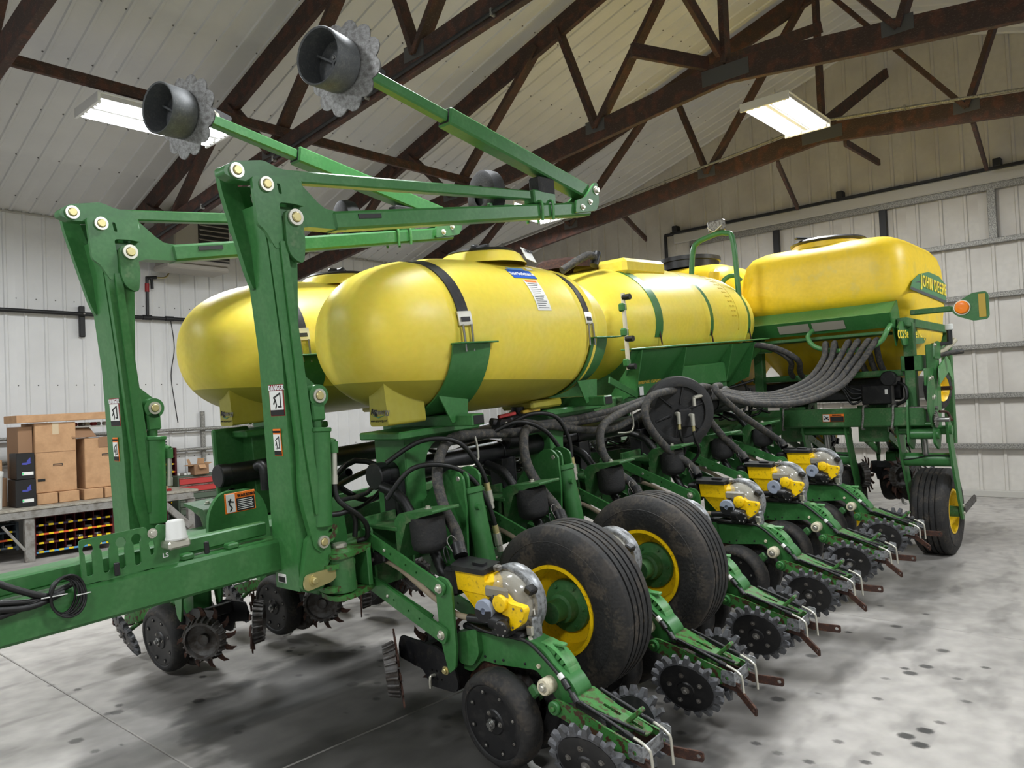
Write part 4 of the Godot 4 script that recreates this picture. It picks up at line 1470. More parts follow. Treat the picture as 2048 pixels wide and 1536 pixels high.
	# end of the arm: bracket, pads, rest wheel
	plate(rounded(pv([1.78, 2.245, 2.02, 2.285, 2.06, 2.34, 2.06, 2.47, 2.03, 2.475, 1.90, 2.36, 1.80, 2.33]), 0.02), in_uv(-0.95), 0.02)
	part(t, "end_bracket", M.green)
	plate(rounded(pv([1.78, 2.245, 2.02, 2.285, 2.06, 2.34, 2.06, 2.47, 2.03, 2.475, 1.90, 2.36, 1.80, 2.33]), 0.02), in_uv(-1.07), 0.02)
	part(t, "end_bracket", M.green)
	for q in [[2.03, 2.42, 0.02], [1.86, 2.29, 0.014], [1.95, 2.335, 0.014]]:
		bolt(Vector3(q[0], q[1], -0.93), Vector3(0, 0, 1), q[2])
		part(t, "bolt", M.zinc)
	box2(Vector3(1.40, 2.275, -1.05), Vector3(1.62, 2.36, -0.96), 0.008)
	part(t, "rest_bracket", M.green)
	box2(Vector3(1.46, 2.34, -1.05), Vector3(1.62, 2.45, -0.96), 0.01)
	part(t, "rubber_pad", M.rubber_dark)
	var wc := Vector3(1.18, 2.33, -1.17)
	lathe(wc - Vector3(0.05, 0, 0), Vector3(1, 0, 0.25), [Vector2(0.06, 0.005), Vector2(0.13, 0.0), Vector2(0.15, 0.012), Vector2(0.155, 0.05), Vector2(0.15, 0.09), Vector2(0.13, 0.1), Vector2(0.06, 0.095)], 32)
	part(t, "rest_wheel", M.rubber_dark)
	lathe(wc - Vector3(0.045, 0, 0), Vector3(1, 0, 0.25), [Vector2(0, 0.02), Vector2(0.1, 0.02), Vector2(0.1, 0.07), Vector2(0, 0.07)], 20)
	part(t, "wheel_web", M.black_plastic)
	bar(Vector3(1.08, 2.235, -1.06), Vector3(1.36, 2.25, -1.06), 0.02, 0.045, 0.004)
	part(t, "wheel_bracket", M.green)
	# outer arm folded back over the top, with its extension
	var p0 := Vector3(2.0, 2.415, -1.01)
	var p1 := Vector3(0.72, 2.68, -1.01)
	bar(p0, p1, 0.1, 0.1, 0.01)
	part(t, "outer_arm", M.green_light if false else M.green)
	var d := (p1 - p0).normalized()
	bx(p1 + d * 0.0005, Vector3(0.004, 0.08, 0.08), 0.001, Basis(d, d.cross(Vector3.BACK).normalized(), Vector3.BACK))
	part(t, "arm_mouth", M.ink)
	bar(p1 - d * 0.05, p1 + d * 0.60, 0.06, 0.062, 0.008)
	part(t, "arm_extension", M.green)
	for k in [0.1, 0.3]:
		bolt(p1 - d * k + Vector3(0, 0.05, 0), Vector3.UP, 0.012)
		part(t, "bolt", M.zinc)
	# disc hub bracket, notched disc, depth drum
	var e := p1 + d * 0.60
	var c := Vector3(0.02, 2.78, -0.985)
	plate(rounded(pv([0.08, 2.83, 0.2, 2.865, 0.32, 2.83, 0.30, 2.79, 0.15, 2.745, 0.09, 2.77]), 0.02), in_uv(-1.03), 0.03)
	part(t, "disc_bracket", M.black_paint)
	for q in [[0.14, 2.79], [0.22, 2.82]]:
		bolt(Vector3(q[0], q[1], -1.0), Vector3(0, 0, 1), 0.013)
		part(t, "bolt", M.zinc)
	var ax := Vector3(-0.97, 0.02, 0.16).normalized()
	# scalloped disc, slightly dished
	var f := frame_for(ax)
	var rim := []
	var nn := 60
	for k in nn:
		var a := TAU * k / nn
		rim.append(0.225 - 0.03 * pow(absf(cos(a * 6.0)), 5.0) + 0.006 * sin(a * 3.0 + 1.0))
	for k in nn:
		var k2 := (k + 1) % nn
		for side in [0.0, 0.006]:
			var sg := -1.0 if side == 0.0 else 1.0
			for r in [[0.0, 0.5], [0.5, 1.0]]:
				var a0 := TAU * k / nn
				var a1 := TAU * (k + 1) / nn
				var d0 := (f.x * cos(a0) + f.y * sin(a0))
				var d1 := (f.x * cos(a1) + f.y * sin(a1))
				var q0: Vector3 = c + d0 * rim[k] * r[0] + ax * (side - 0.03 * (r[0] * r[0]))
				var q1: Vector3 = c + d1 * rim[k2] * r[0] + ax * (side - 0.03 * (r[0] * r[0]))
				var q2: Vector3 = c + d1 * rim[k2] * r[1] + ax * (side - 0.03 * (r[1] * r[1]))
				var q3: Vector3 = c + d0 * rim[k] * r[1] + ax * (side - 0.03 * (r[1] * r[1]))
				tri(q0, q2, q3, ax * sg, (ax + d1 * 0.25).normalized() * sg, (ax + d0 * 0.25).normalized() * sg)
				if r[0] > 0.0:
					tri(q0, q1, q2, ax * sg, ax * sg, (ax + d1 * 0.25).normalized() * sg)
	part(t, "notched_disc", M.disc_bright)
	lathe(c + ax * 0.0, ax, [Vector2(0.125, 0), Vector2(0.13, 0.01), Vector2(0.135, 0.15), Vector2(0.131, 0.155), Vector2(0.124, 0.15), Vector2(0.12, 0.02), Vector2(0, 0.015)], 40)
	var dr := part(t, "depth_drum", M.drum_grey)
	for k in 3:
		var a := TAU * k / 3.0 + 0.5
		var dd := f.x * cos(a) + f.y * sin(a)
		bar(c + ax * 0.035, c + ax * 0.035 + dd * 0.12, 0.012, 0.035, 0.002, ax)
		part(dr, "drum_rib", M.drum_grey)
	for k in 3:
		var a := TAU * k / 3.0
		var dd := f.x * cos(a) + f.y * sin(a)
		bolt(c + ax * 0.016 + dd * 0.045, ax, 0.009)
		part(dr, "bolt", M.steel)
	bolt(e + Vector3(0.08, 0.035, 0), Vector3.UP, 0.012)
	part(t, "bolt", M.zinc)
	# hydraulic cylinder
	plate(rounded(pv([-0.37, 1.36, -0.345, 1.34, -0.26, 1.262, -0.262, 1.19, -0.31, 1.16, -0.37, 1.15]), 0.02), in_uv(-1.02), 0.02)
	part(t, "cylinder_lug", M.green)
	lathe(Vector3(-0.296, 1.222, -1.0), Vector3(0, 0, 1), [Vector2(0.02, 0), Vector2(0.05, 0), Vector2(0.05, 0.06), Vector2(0.02, 0.06)], 24)
	var eye := part(t, "rod_eye", M.green)
	pin(t, Vector3(-0.296, 1.222, -0.945), 0.032)
	bx(Vector3(-0.302, 1.155, -0.97), Vector3(0.07, 0.09, 0.06), 0.008)
	part(eye, "rod_end", M.green)
	cyl(Vector3(-0.305, 1.11, -0.97), Vector3(-0.309, 1.05, -0.97), 0.026, 14)
	part(t, "piston_rod", M.green_dusty)
	cyl(Vector3(-0.305, 1.065, -0.955), Vector3(-0.335, 0.64, -0.955), 0.052, 24, -1.0, 0.006)
	part(t, "cylinder_barrel", M.green)
	cyl(Vector3(-0.304, 1.08, -0.955), Vector3(-0.306, 1.06, -0.955), 0.058, 24, -1.0, 0.004)
	part(t, "gland", M.green)
	cyl(Vector3(-0.26, 1.01, -0.95), Vector3(-0.245, 1.0, -0.93), 0.022, 12)
	cyl(Vector3(-0.247, 1.01, -0.93), Vector3(-0.25, 0.96, -0.93), 0.02, 12)
	part(t, "port_elbow", M.green)
	cyl(Vector3(-0.25, 0.96, -0.93), Vector3(-0.258, 0.86, -0.93), 0.014, 10)
	cyl(Vector3(-0.258, 0.86, -0.93), Vector3(-0.262, 0.82, -0.93), 0.017, 10)
	part(t, "hose_fitting", M.zinc)
	# stickers on the face towards the tongue
	sticker(t, -0.4525, 1.217, -1.03, 0.14, 0.115, "DANGER")
	sticker(t, -0.4575, 1.032, -1.045, 0.12, 0.06, "WARNING")
	bx(Vector3(-0.4625, 0.425, -1.097), Vector3(0.002, 0.04, 0.064), 0.0005)
	var sp := part(t, "serial_plate", M.white_label)
	bx(Vector3(-0.464, 0.42, -1.097), Vector3(0.002, 0.024, 0.052), 0.0005)
	part(sp, "plate_field", M.ink)
	return t

# ---------------------------------------------------------------- near wing frame, hinge and vacuum manifold
func build_wing():
	var t := frame_part("wing_toolbar", WING)
	box2(Vector3(-0.30, 0.34, -1.21), Vector3(5.0, 0.52, -1.03), 0.012)
	part(t, "beam", M.green_dusty)
	box2(Vector3(-0.31, 0.33, -1.22), Vector3(-0.295, 0.53, -1.02), 0.004)
	part(t, "end_cap", M.green)
	# lift wheel masts: tall gusset plate and hydraulic cylinder
	for u in [0.38, 1.14]:
		var g := rounded(pv([-1.03, 0.34, -1.03, 0.58, -0.90, 0.72, -0.79, 0.80, -0.735, 0.805, -0.685, 0.765, -0.68, 0.60, -0.70, 0.34, -0.85, 0.25]), 0.02)
		plate(g, in_wv(u + 0.05), 0.014)
		part(t, "mast_plate", M.green)
		plate(g, in_wv(u - 0.06), 0.014)
		part(t, "mast_plate", M.green)
		cyl(Vector3(u, 0.69, -0.70), Vector3(u, 0.10, -0.60), 0.048, 22, -1.0, 0.006)
		var cb := part(t, "cylinder_barrel", M.green)
		cyl(Vector3(u, 0.705, -0.703), Vector3(u, 0.675, -0.698), 0.056, 22, -1.0, 0.004)
		part(cb, "gland", M.green)
		for s in [-1, 1]:
			plate(rounded(pv([-0.755, 0.69, -0.755, 0.775, -0.72, 0.80, -0.68, 0.775, -0.675, 0.69]), 0.03), in_wv(u + s * 0.04 + 0.006), 0.012)
			part(cb, "clevis_ear", M.green)
		bolt(Vector3(u - 0.06, 0.757, -0.718), Vector3(-1, 0, 0), 0.014)
		part(t, "bolt", M.zinc)
		cyl(Vector3(u - 0.04, 0.62, -0.64), Vector3(u - 0.04, 0.62, -0.615), 0.016, 10)
		part(cb, "port", M.green)
		bar(Vector3(u - 0.07, 0.33, -0.95), Vector3(u - 0.07, 0.14, -0.26), 0.05, 0.11, 0.01)
		part(t, "wheel_arm", M.green)
	# brackets in the head line
	for k in 6:
		var u := k * 0.762 + 0.42
		box2(Vector3(u, 0.30, -1.02), Vector3(u + 0.02, 0.62, -0.93), 0.004)
		part(t, "hose_post", M.green)
	# hinge at the outer end: barrel, ears, pin, latch
	var h := frame_part("draft_hinge", WING)
	cyl(Vector3(-0.25, 0.33, -0.95), Vector3(-0.25, 0.50, -0.95), 0.062, 26, -1.0, 0.004)
	part(h, "barrel", M.green_dusty)
	cyl(Vector3(-0.25, 0.505, -0.95), Vector3(-0.25, 0.53, -0.95), 0.066, 26, 0.055, 0.004)
	part(h, "grease_collar", M.green_worn)
	cyl(Vector3(-0.25, 0.525, -0.95), Vector3(-0.25, 0.548, -0.95), 0.034, 20, -1.0, 0.006)
	part(h, "hinge_pin", M.zinc)
	for v in [0.512, 0.325]:
		plate(rounded(pv([-0.315, -0.89, -0.25, -0.875, -0.07, -0.93, -0.05, -1.05, -0.30, -1.07, -0.325, -0.95]), 0.05), in_uw(v), 0.022)
		part(h, "ear_plate", M.green_worn)
	for v in [0.468, 0.368]:
		plate(rounded(pv([-0.35, -0.905, -0.19, -0.905, -0.185, -1.0, -0.35, -1.0]), 0.03), in_uw(v), 0.022)
		part(h, "knuckle_plate", M.green_worn)
	box2(Vector3(-0.13, 0.325, -1.02), Vector3(-0.105, 0.50, -0.91), 0.004)
	part(h, "spacer_plate", M.green)
	plate(rounded(pv([-0.425, 0.60, -0.40, 0.62, -0.31, 0.58, -0.305, 0.50, -0.345, 0.45, -0.36, 0.375, -0.45, 0.375, -0.47, 0.40, -0.455, 0.47]), 0.012), in_uv(-0.965), 0.03)
	part(h, "hinge_plate", M.green)
	plate(rounded(pv([-0.315, 0.56, -0.315, 0.63, -0.28, 0.645, -0.245, 0.63, -0.245, 0.60, -0.275, 0.56]), 0.02), in_uv(-0.98), 0.022, [rounded(pv([-0.31, 0.60, -0.275, 0.605, -0.275, 0.62, -0.305, 0.615]), 0.01)])
	part(h, "lifting_hook", M.green_worn)
	plate(rounded(pv([-0.47, 0.42, -0.455, 0.455, -0.33, 0.455, -0.30, 0.44, -0.30, 0.41, -0.33, 0.395, -0.46, 0.385]), 0.02), in_uv(-0.93), 0.012)
	var lt := part(h, "latch_strap", M.brass)
	bolt(Vector3(-0.42, 0.425, -0.918), Vector3(0, 0, 1), 0.016)
	part(lt, "bolt", M.brass)
	plate(rounded(pv([-0.32, 0.58, -0.32, 0.84, -0.26, 0.83, -0.13, 0.67, -0.12, 0.52, -0.20, 0.52]), 0.02), in_uv(-1.08), 0.02)
	part(h, "gusset_plate", M.green)
	box2(Vector3(-0.31, 0.31, -1.2), Vector3(-0.06, 0.53, -1.06), 0.008)
	part(h, "hinge_block", M.green_dusty)
	# vacuum manifold: long black tube on posts
	var m := thing("vacuum_manifold", "long black vacuum tube on black posts running beside the liquid tank", "manifold", Vector3(1.5, 0.52, -1.1), WING)
	cyl(Vector3(0.11, 0.79, -1.1), Vector3(4.4, 0.80, -1.1), 0.062, 24)
	var mt := part(m, "tube", M.black_plastic)
	cyl(Vector3(0.095, 0.79, -1.1), Vector3(0.16, 0.79, -1.1), 0.067, 24, -1.0, 0.006)
	part(m, "end_cap", M.black_plastic)
	for u in [0.27, 1.02, 1.75, 2.5]:
		cyl(Vector3(u, 0.79, -1.1), Vector3(u + 0.05, 0.79, -1.1), 0.069, 24, -1.0, 0.003)
		part(m, "clamp_band", M.black_paint)
	for u in [0.2, 1.0, 1.76, 2.52, 3.3]:
		box2(Vector3(u - 0.05, 0.50, -1.02), Vector3(u + 0.07, 0.76, -1.005), 0.004)
		part(m, "post_face", M.black_paint)
		for s in [-0.05, 0.06]:
			box2(Vector3(u + s, 0.50, -1.1), Vector3(u + s + 0.01, 0.76, -1.0), 0.003)
			part(m, "post_side", M.black_paint)
	# vacuum fan: big black scroll housing
	var f := thing("vacuum_fan", "big round black vacuum fan housing with hydraulic motor block in front", "fan", Vector3(2.74, 0.6, -0.86), WING)
	var fc := Vector3(2.74, 0.86, -0.86)
	var axf := Vector3(-0.72, 0.0, 0.69).normalized()
	lathe(fc, axf, [Vector2(0, 0.0), Vector2(0.2, 0.0), Vector2(0.21, -0.01), Vector2(0.215, 0.0), Vector2(0.25, 0.02), Vector2(0.265, 0.06), Vector2(0.255, 0.11), Vector2(0.22, 0.13), Vector2(0.19, 0.125), Vector2(0.185, 0.10), Vector2(0.0, 0.095)], 40)
	part(f, "scroll", M.rubber_dark)
	var fb := frame_for(axf)
	for k in 6:
		var a := TAU * k / 6.0 + 0.3
		var dd := fb.x * cos(a) + fb.y * sin(a)
		bar(fc + axf * 0.10 + dd * 0.06, fc + axf * 0.10 + dd * 0.185, 0.014, 0.02, 0.002, axf)
		part(f, "rib", M.black_plastic)
		bolt(fc + axf * 0.115 + dd * 0.2, axf, 0.008)
		part(f, "bolt", M.steel)
	plate(rounded(pv([-0.10, -0.24, 0.16, -0.24, 0.17, 0.0, 0.0, 0.05, -0.13, 0.0]), 0.03), Transform3D(Basis(axf.cross(Vector3.UP).normalized() * -1.0, Vector3.UP, axf), fc), 0.08)
	part(f, "outlet", M.black_plastic)
	bx(fc + axf * 0.17 + Vector3(0.03, -0.04, 0), Vector3(0.10, 0.13, 0.09), 0.008, Basis(Vector3.UP, 0.8))
	part(f, "motor", M.black_paint)
	var mo := fc + axf * 0.22
	for q in [[-0.05, 0.0], [0.05, -0.02]]:
		var b: Vector3 = mo + Vector3(q[0] * 0.7, q[1], q[0] * 0.7)
		cyl(b, b + axf * 0.05, 0.016, 10)
		cyl(b + axf * 0.05 + Vector3(0, 0.012, 0), b + axf * 0.05 - Vector3(0, 0.07, 0), 0.015, 10)
		part(f, "elbow_fitting", M.zinc)
		cyl(b + axf * 0.05 - Vector3(0, 0.07, 0), b + axf * 0.05 - Vector3(0, 0.11, 0), 0.012, 8)
		part(f, "crimp_collar", M.brass)
		hose([b + axf * 0.05 - Vector3(0, 0.1, 0), b + axf * 0.06 + Vector3(0.01, -0.17, 0), b + axf * 0.04 + Vector3(0.06, -0.26, 0.0), b + Vector3(0.02, -0.34, -0.04), b + Vector3(-0.1, -0.36, -0.2)], 0.011, 8)
		part(f, "motor_hose", M.black_hose)
	cyl(fc + axf * 0.18 + Vector3(0.1, 0.1, 0.05), fc + axf * 0.18 + Vector3(0.1, 0.04, 0.05), 0.014, 8)
	cyl(fc + axf * 0.18 + Vector3(0.1, 0.1, 0.05), fc + axf * 0.18 + Vector3(0.19, 0.11, 0.09), 0.014, 8)
	part(f, "case_drain", M.zinc)
	# pleated duct from the fan and its black sleeve
	ribbed([Vector3(2.86, 0.80, -0.95), Vector3(3.2, 0.83, -0.97), Vector3(3.62, 0.86, -1.0)], 0.075, 0.03, 18)
	var du := part(f, "duct", M.rubber_dark)
	cyl(Vector3(3.58, 0.86, -1.0), Vector3(3.9, 0.90, -1.02), 0.082, 22)
	part(f, "duct_sleeve", M.black_plastic)

# ---------------------------------------------------------------- tongue and draft link
func build_tongue():
	var t := frame_part("tongue", WING)
	box2(Vector3(-5.2, 0.40, -1.78), Vector3(5.2, 0.60, -1.58), 0.03)
	part(t, "tube", M.green_dusty)
	# round-topped stop plate with warning sticker
	plate(rounded(pv([-0.585, 0.56, -0.565, 0.72, -0.50, 0.80, -0.32, 0.79, -0.265, 0.70, -0.255, 0.53, -0.30, 0.40, -0.55, 0.40]), 0.06), in_uv(-1.53), 0.025)
	part(t, "stop_plate", M.green)
	bx(Vector3(-0.405, 0.738, -1.503), Vector3(0.16, 0.095, 0.003), 0.001)
	var s := part(t, "warning_sticker", M.orange)
	bx(Vector3(-0.455, 0.738, -1.501), Vector3(0.045, 0.087, 0.003), 0.0005)
	part(s, "picture_panel", M.white_label)
	bx(Vector3(-0.378, 0.725, -1.501), Vector3(0.095, 0.062, 0.003), 0.0005)
	part(s, "text_panel", M.ink)
	letters(s, "WARNING", Vector3(-0.372, 0.7685, -1.4995), Vector3(1, 0, 0), Vector3.UP, 0.014, M.ink)
	for k in 6:
		bar(Vector3(-0.42, 0.748 - k * 0.009, -1.499), Vector3(-0.345 + 0.006 * (k % 2), 0.748 - k * 0.009, -1.499), 0.001, 0.003, 0.0)
	part(s, "text_lines", M.white_label)
	for q in [[-0.455, 0.76, -0.465, 0.735], [-0.465, 0.735, -0.45, 0.715], [-0.45, 0.715, -0.462, 0.70], [-0.47, 0.75, -0.44, 0.742]]:
		bar(Vector3(q[0], q[1], -1.499), Vector3(q[2], q[3], -1.499), 0.001, 0.007, 0.0)
	part(s, "pictogram", M.ink)
	# collar where the tube slides
	box2(Vector3(-0.34, 0.385, -1.8), Vector3(-0.28, 0.615, -1.56), 0.03)
	part(t, "collar", M.green)
	# draft link on this side
	var d := frame_part("draft_link", WING)
	bar(Vector3(-0.28, 0.525, -1.165), Vector3(-4.6, 0.545, -1.20), 0.13, 0.145, 0.012)
	part(d, "beam", M.green)
	bar(Vector3(-0.47, 0.645, -1.2), Vector3(-1.62, 0.65, -1.21), 0.05, 0.06, 0.006)
	part(d, "hose_tray", M.green)
	for u in [-1.22, -1.02, -0.86, -0.66]:
		bx(Vector3(u, 0.612, -1.15), Vector3(0.05, 0.025, 0.05), 0.006)
		part(d, "tray_tab", M.green)
	for u in [-1.155, -0.80]:
		bx(Vector3(u, 0.64, -1.09), Vector3(0.02, 0.05, 0.012), 0.003)
		part(d, "tie_knob", M.black_plastic)
	# keyhole plate that parks the hydraulic hose ends
	var holes := []
	for q in [[-1.241, 0.733], [-1.182, 0.733], [-1.124, 0.734], [-1.066, 0.734]]:
		var key := PackedVector2Array()
		for k in 15:
			var a := -PI * 0.5 + 0.72 + (TAU - 1.44) * k / 14.0
			key.append(Vector2(q[0], q[1]) + Vector2(cos(a), sin(a)) * 0.0195)
		key.append(Vector2(q[0] - 0.0115, q[1] - 0.095)); key.append(Vector2(q[0] - 0.005, q[1] - 0.102)); key.append(Vector2(q[0] + 0.005, q[1] - 0.102)); key.append(Vector2(q[0] + 0.0115, q[1] - 0.095))
		holes.append(key)
	holes.append(rounded(pv([-1.022, 0.71, -1.0, 0.715, -0.998, 0.69, -1.003, 0.66, -1.015, 0.655, -1.019, 0.69]), 0.006))
	plate(rounded(pv([-1.27, 0.607, -0.905, 0.607, -0.905, 0.755, -0.985, 0.772, -0.99, 0.735, -1.02, 0.735, -1.025, 0.772, -1.27, 0.772]), 0.012), in_uv(-1.12), 0.008, holes)
	part(d, "hose_holder_plate", M.green)
	letters(d, "LS", Vector3(-0.96, 0.645, -1.111), Vector3(1, 0, 0), Vector3.UP, 0.018, M.letter_white)
	bolt(Vector3(-1.004, 0.742, -1.112), Vector3(0, 0, 1), 0.013)
	part(d, "bolt", M.zinc)
	# white lamp or receiver cap on a bracket
	var b := thing("white_cap_lamp", "small white plastic cap on a bracket atop the hose holder plate", "lamp", Vector3(-0.925, 0.70, -1.08), WING)
	lathe(Vector3(-0.925, 0.705, -1.08), Vector3.UP, [Vector2(0, 0), Vector2(0.043, 0), Vector2(0.044, 0.006), Vector2(0.040, 0.01), Vector2(0.034, 0.07), Vector2(0.028, 0.076), Vector2(0, 0.078)], 24)
	part(b, "cap", M.white_plastic)
	box2(Vector3(-0.975, 0.672, -1.12), Vector3(-0.885, 0.705, -1.04), 0.008)
	part(b, "bracket", M.zinc)

# ---------------------------------------------------------------- row units
func build_rows():
	var a := make_row_unit()
	var labs := ["green row unit numbered 1 on its meter, first behind the draft hinge", "green row unit numbered 2 on its meter, between the two big wing tyres", "green row unit numbered 3 on its meter, just behind the second wing tyre", "green row unit numbered 4 on its meter with half-black drive wheel", "green row unit numbered 5 on its meter, second from the rear frame", "green row unit numbered 6 on its meter, next to the rear frame wheel"]
	a.set_meta("label", labs[0])
	number(a, 1)
	for k in range(1, 6):
		var c := copy(a, WING * Transform3D(Basis(), offs[a] + Vector3(0.762 * k, 0, 0)), labs[k])
		for ch in c.get_children():
			if ch.name.begins_with("row_number"):
				ch.free()
		number(c, k + 1)
		if k % 2 == 0 or k == 5:      # later drive wheels are all grey
			for ch in c.get_children():
				if ch.name == "drive_wheel":
					for sub in ch.get_children():
						if sub.name == "dark_half":
							sub.free()
							break
	# units of the other wing, turned about, seen below the tongue
	var turn := Basis(Vector3.UP, PI)
	var far := ["green row unit of the other wing, its gauge wheel seen below the draft link", "green row unit of the other wing, half hidden behind the marker mast foot", "green row unit of the other wing, deep behind the hinge"]
	for k in 3:
		var o := Vector3(-0.08 + 0.74 * k, -0.02, -3.02 + 0.06 * k)
		var c := copy(a, WING * Transform3D(turn, o + turn * offs[a]), far[k], "row units of the other wing")
		for ch in c.get_children():
			if ch.name.begins_with("row_number"):
				ch.free()
	# one unit of the centre section, facing away, its row cleaner towards us
	var back := Basis(Vector3.UP, PI * 0.5)
	for k in 2:
		var o := Vector3(8.75, 0.78, -2.25 - 0.762 * k)
		var c := copy(a, Transform3D(back, o + back * offs[a]), ["green row unit of the rear frame with ribbed row cleaners beside rear tyre", "green row unit of the rear frame, behind the sixth unit of the wing"][k], "row units of the rear frame")
		for ch in c.get_children():
			if ch.name.begins_with("row_number"):
				ch.free()

func number(t: Node, n: int):
	letters(t, str(n), Vector3(0.075, 0.262, -0.10), Vector3(0.1, 0, 0.99).normalized(), Vector3(0, 1, 0), 0.025, M.letter_white, 1.0, 0.003, true, "row_number")

func spoke(c: Vector3, ax: Vector3, a: float) -> Vector3:
	var f := frame_for(ax)
	return f.x * cos(a) + f.y * sin(a)

func gauge_wheel(t: Node, c: Vector3, ax: Vector3):
	lathe(c - ax * 0.055, ax, [Vector2(0.11, 0.0), Vector2(0.185, 0.0), Vector2(0.198, 0.012), Vector2(0.203, 0.035), Vector2(0.203, 0.07), Vector2(0.196, 0.095), Vector2(0.182, 0.108), Vector2(0.168, 0.112), Vector2(0.160, 0.110)], 48)
	var w := part(t, "gauge_wheel", M.rubber)
	lathe(c - ax * 0.055, ax, [Vector2(0.162, 0.109), Vector2(0.155, 0.104), Vector2(0.148, 0.106), Vector2(0.12, 0.1), Vector2(0.055, 0.094), Vector2(0.05, 0.1), Vector2(0.03, 0.1), Vector2(0, 0.1)], 40)
	part(w, "wheel_disc", M.black_plastic)
	for k in 8:
		var d := spoke(c, ax, TAU * k / 8.0 + 0.3)
		ring(c + d * 0.128 + ax * 0.044, ax, 0.014, 0.009, 0.006, 12)
		part(w, "bolt_recess", M.ink)
		bolt(c + d * 0.128 + ax * 0.046, ax, 0.007, false)
		part(w, "bolt", M.steel_dull)
	for k in 3:
		bolt(c + spoke(c, ax, TAU * k / 3.0) * 0.04 + ax * 0.045, ax, 0.007)
		part(w, "bolt", M.steel_dull)
	cyl(c + ax * 0.045, c + ax * 0.075, 0.012, 10)
	bolt(c + ax * 0.055, ax, 0.014)
	part(w, "spindle_nut", M.steel)

func closing_wheel(t: Node, c: Vector3, ax: Vector3):
	lathe(c - ax * 0.012, ax, [Vector2(0.118, -0.004), Vector2(0.132, 0.0), Vector2(0.136, 0.012), Vector2(0.132, 0.024), Vector2(0.118, 0.026)], 40)
	for k in 18:
		var a := TAU * k / 18.0
		var d := spoke(c, ax, a)
		var s := ax.cross(d).normalized()
		# finger lug: tapered, rounded tip
		var b := Basis(s, d, ax)
		var p := c + d * 0.128
		for z in [[0.128, 0.014, 0.019, 0.150, 0.011, 0.014], [0.150, 0.011, 0.014, 0.166, 0.0085, 0.010]]:
			var lo := []
			var hi := []
			for q in [[-1, -1], [1, -1], [1, 1], [-1, 1]]:
				lo.append(c + d * z[0] + s * q[0] * z[1] + ax * q[1] * z[2])
				hi.append(c + d * z[3] + s * q[0] * z[4] + ax * q[1] * z[5])
			for i in 4:
				var j := (i + 1) % 4
				var n: Vector3 = ((lo[i] + lo[j]) * 0.5 - (c + d * z[0])).normalized()
				quad(lo[i], lo[j], hi[j], hi[i], n)
			quad(hi[0], hi[1], hi[2], hi[3], d)
	var w := part(t, "closing_wheel", M.rubber_grey)
	lathe(c - ax * 0.014, ax, [Vector2(0, -0.002), Vector2(0.124, -0.002), Vector2(0.126, 0.012), Vector2(0.122, 0.030), Vector2(0.10, 0.034), Vector2(0.04, 0.034), Vector2(0.036, 0.04), Vector2(0.02, 0.042), Vector2(0, 0.042)], 36)
	part(w, "wheel_plate", M.black_plastic)
	for k in 5:
		bolt(c + spoke(c, ax, TAU * k / 5.0 + 0.4) * 0.075 + ax * 0.02, ax, 0.008)
		part(w, "bolt", M.steel_dull)
	bolt(c + ax * 0.026, ax, 0.013)
	part(w, "axle_bolt", M.steel_dull)

func row_cleaner(t: Node, c: Vector3, ax: Vector3):
	# ribbed drum beside a ring of curved tines
	lathe(c, ax, [Vector2(0.098, 0.0), Vector2(0.118, 0.0), Vector2(0.104, 0.055), Vector2(0.092, 0.057), Vector2(0.09, 0.03), Vector2(0.05, 0.012), Vector2(0.0, 0.012)], 36)
	for k in 22:
		var d := spoke(c, ax, TAU * k / 22.0)
		bar(c + d * 0.122 + ax * 0.0, c + d * 0.106 + ax * 0.055, 0.012, 0.014, 0.003, d)
	var w := part(t, "row_cleaner_wheel", M.disc_iron)
	for k in 12:
		var a0 := TAU * k / 12.0
		var pts := []
		var f := frame_for(ax)
		var out := PackedVector2Array()
		for q in [[0.10, -0.10], [0.135, -0.06], [0.165, 0.02], [0.178, 0.13], [0.150, 0.085], [0.125, 0.10], [0.10, 0.12]]:
			out.append(Vector2(cos(a0 + q[1] * 1.4), sin(a0 + q[1] * 1.4)) * q[0])
		plate(out, Transform3D(Basis(f.x, f.y, ax), c - ax * 0.012), 0.008)
	part(w, "tine_ring", M.rust)
	lathe(c, ax, [Vector2(0.03, 0.012), Vector2(0.03, 0.035), Vector2(0.018, 0.04), Vector2(0, 0.04)], 14)
	part(w, "hub", M.disc_iron)

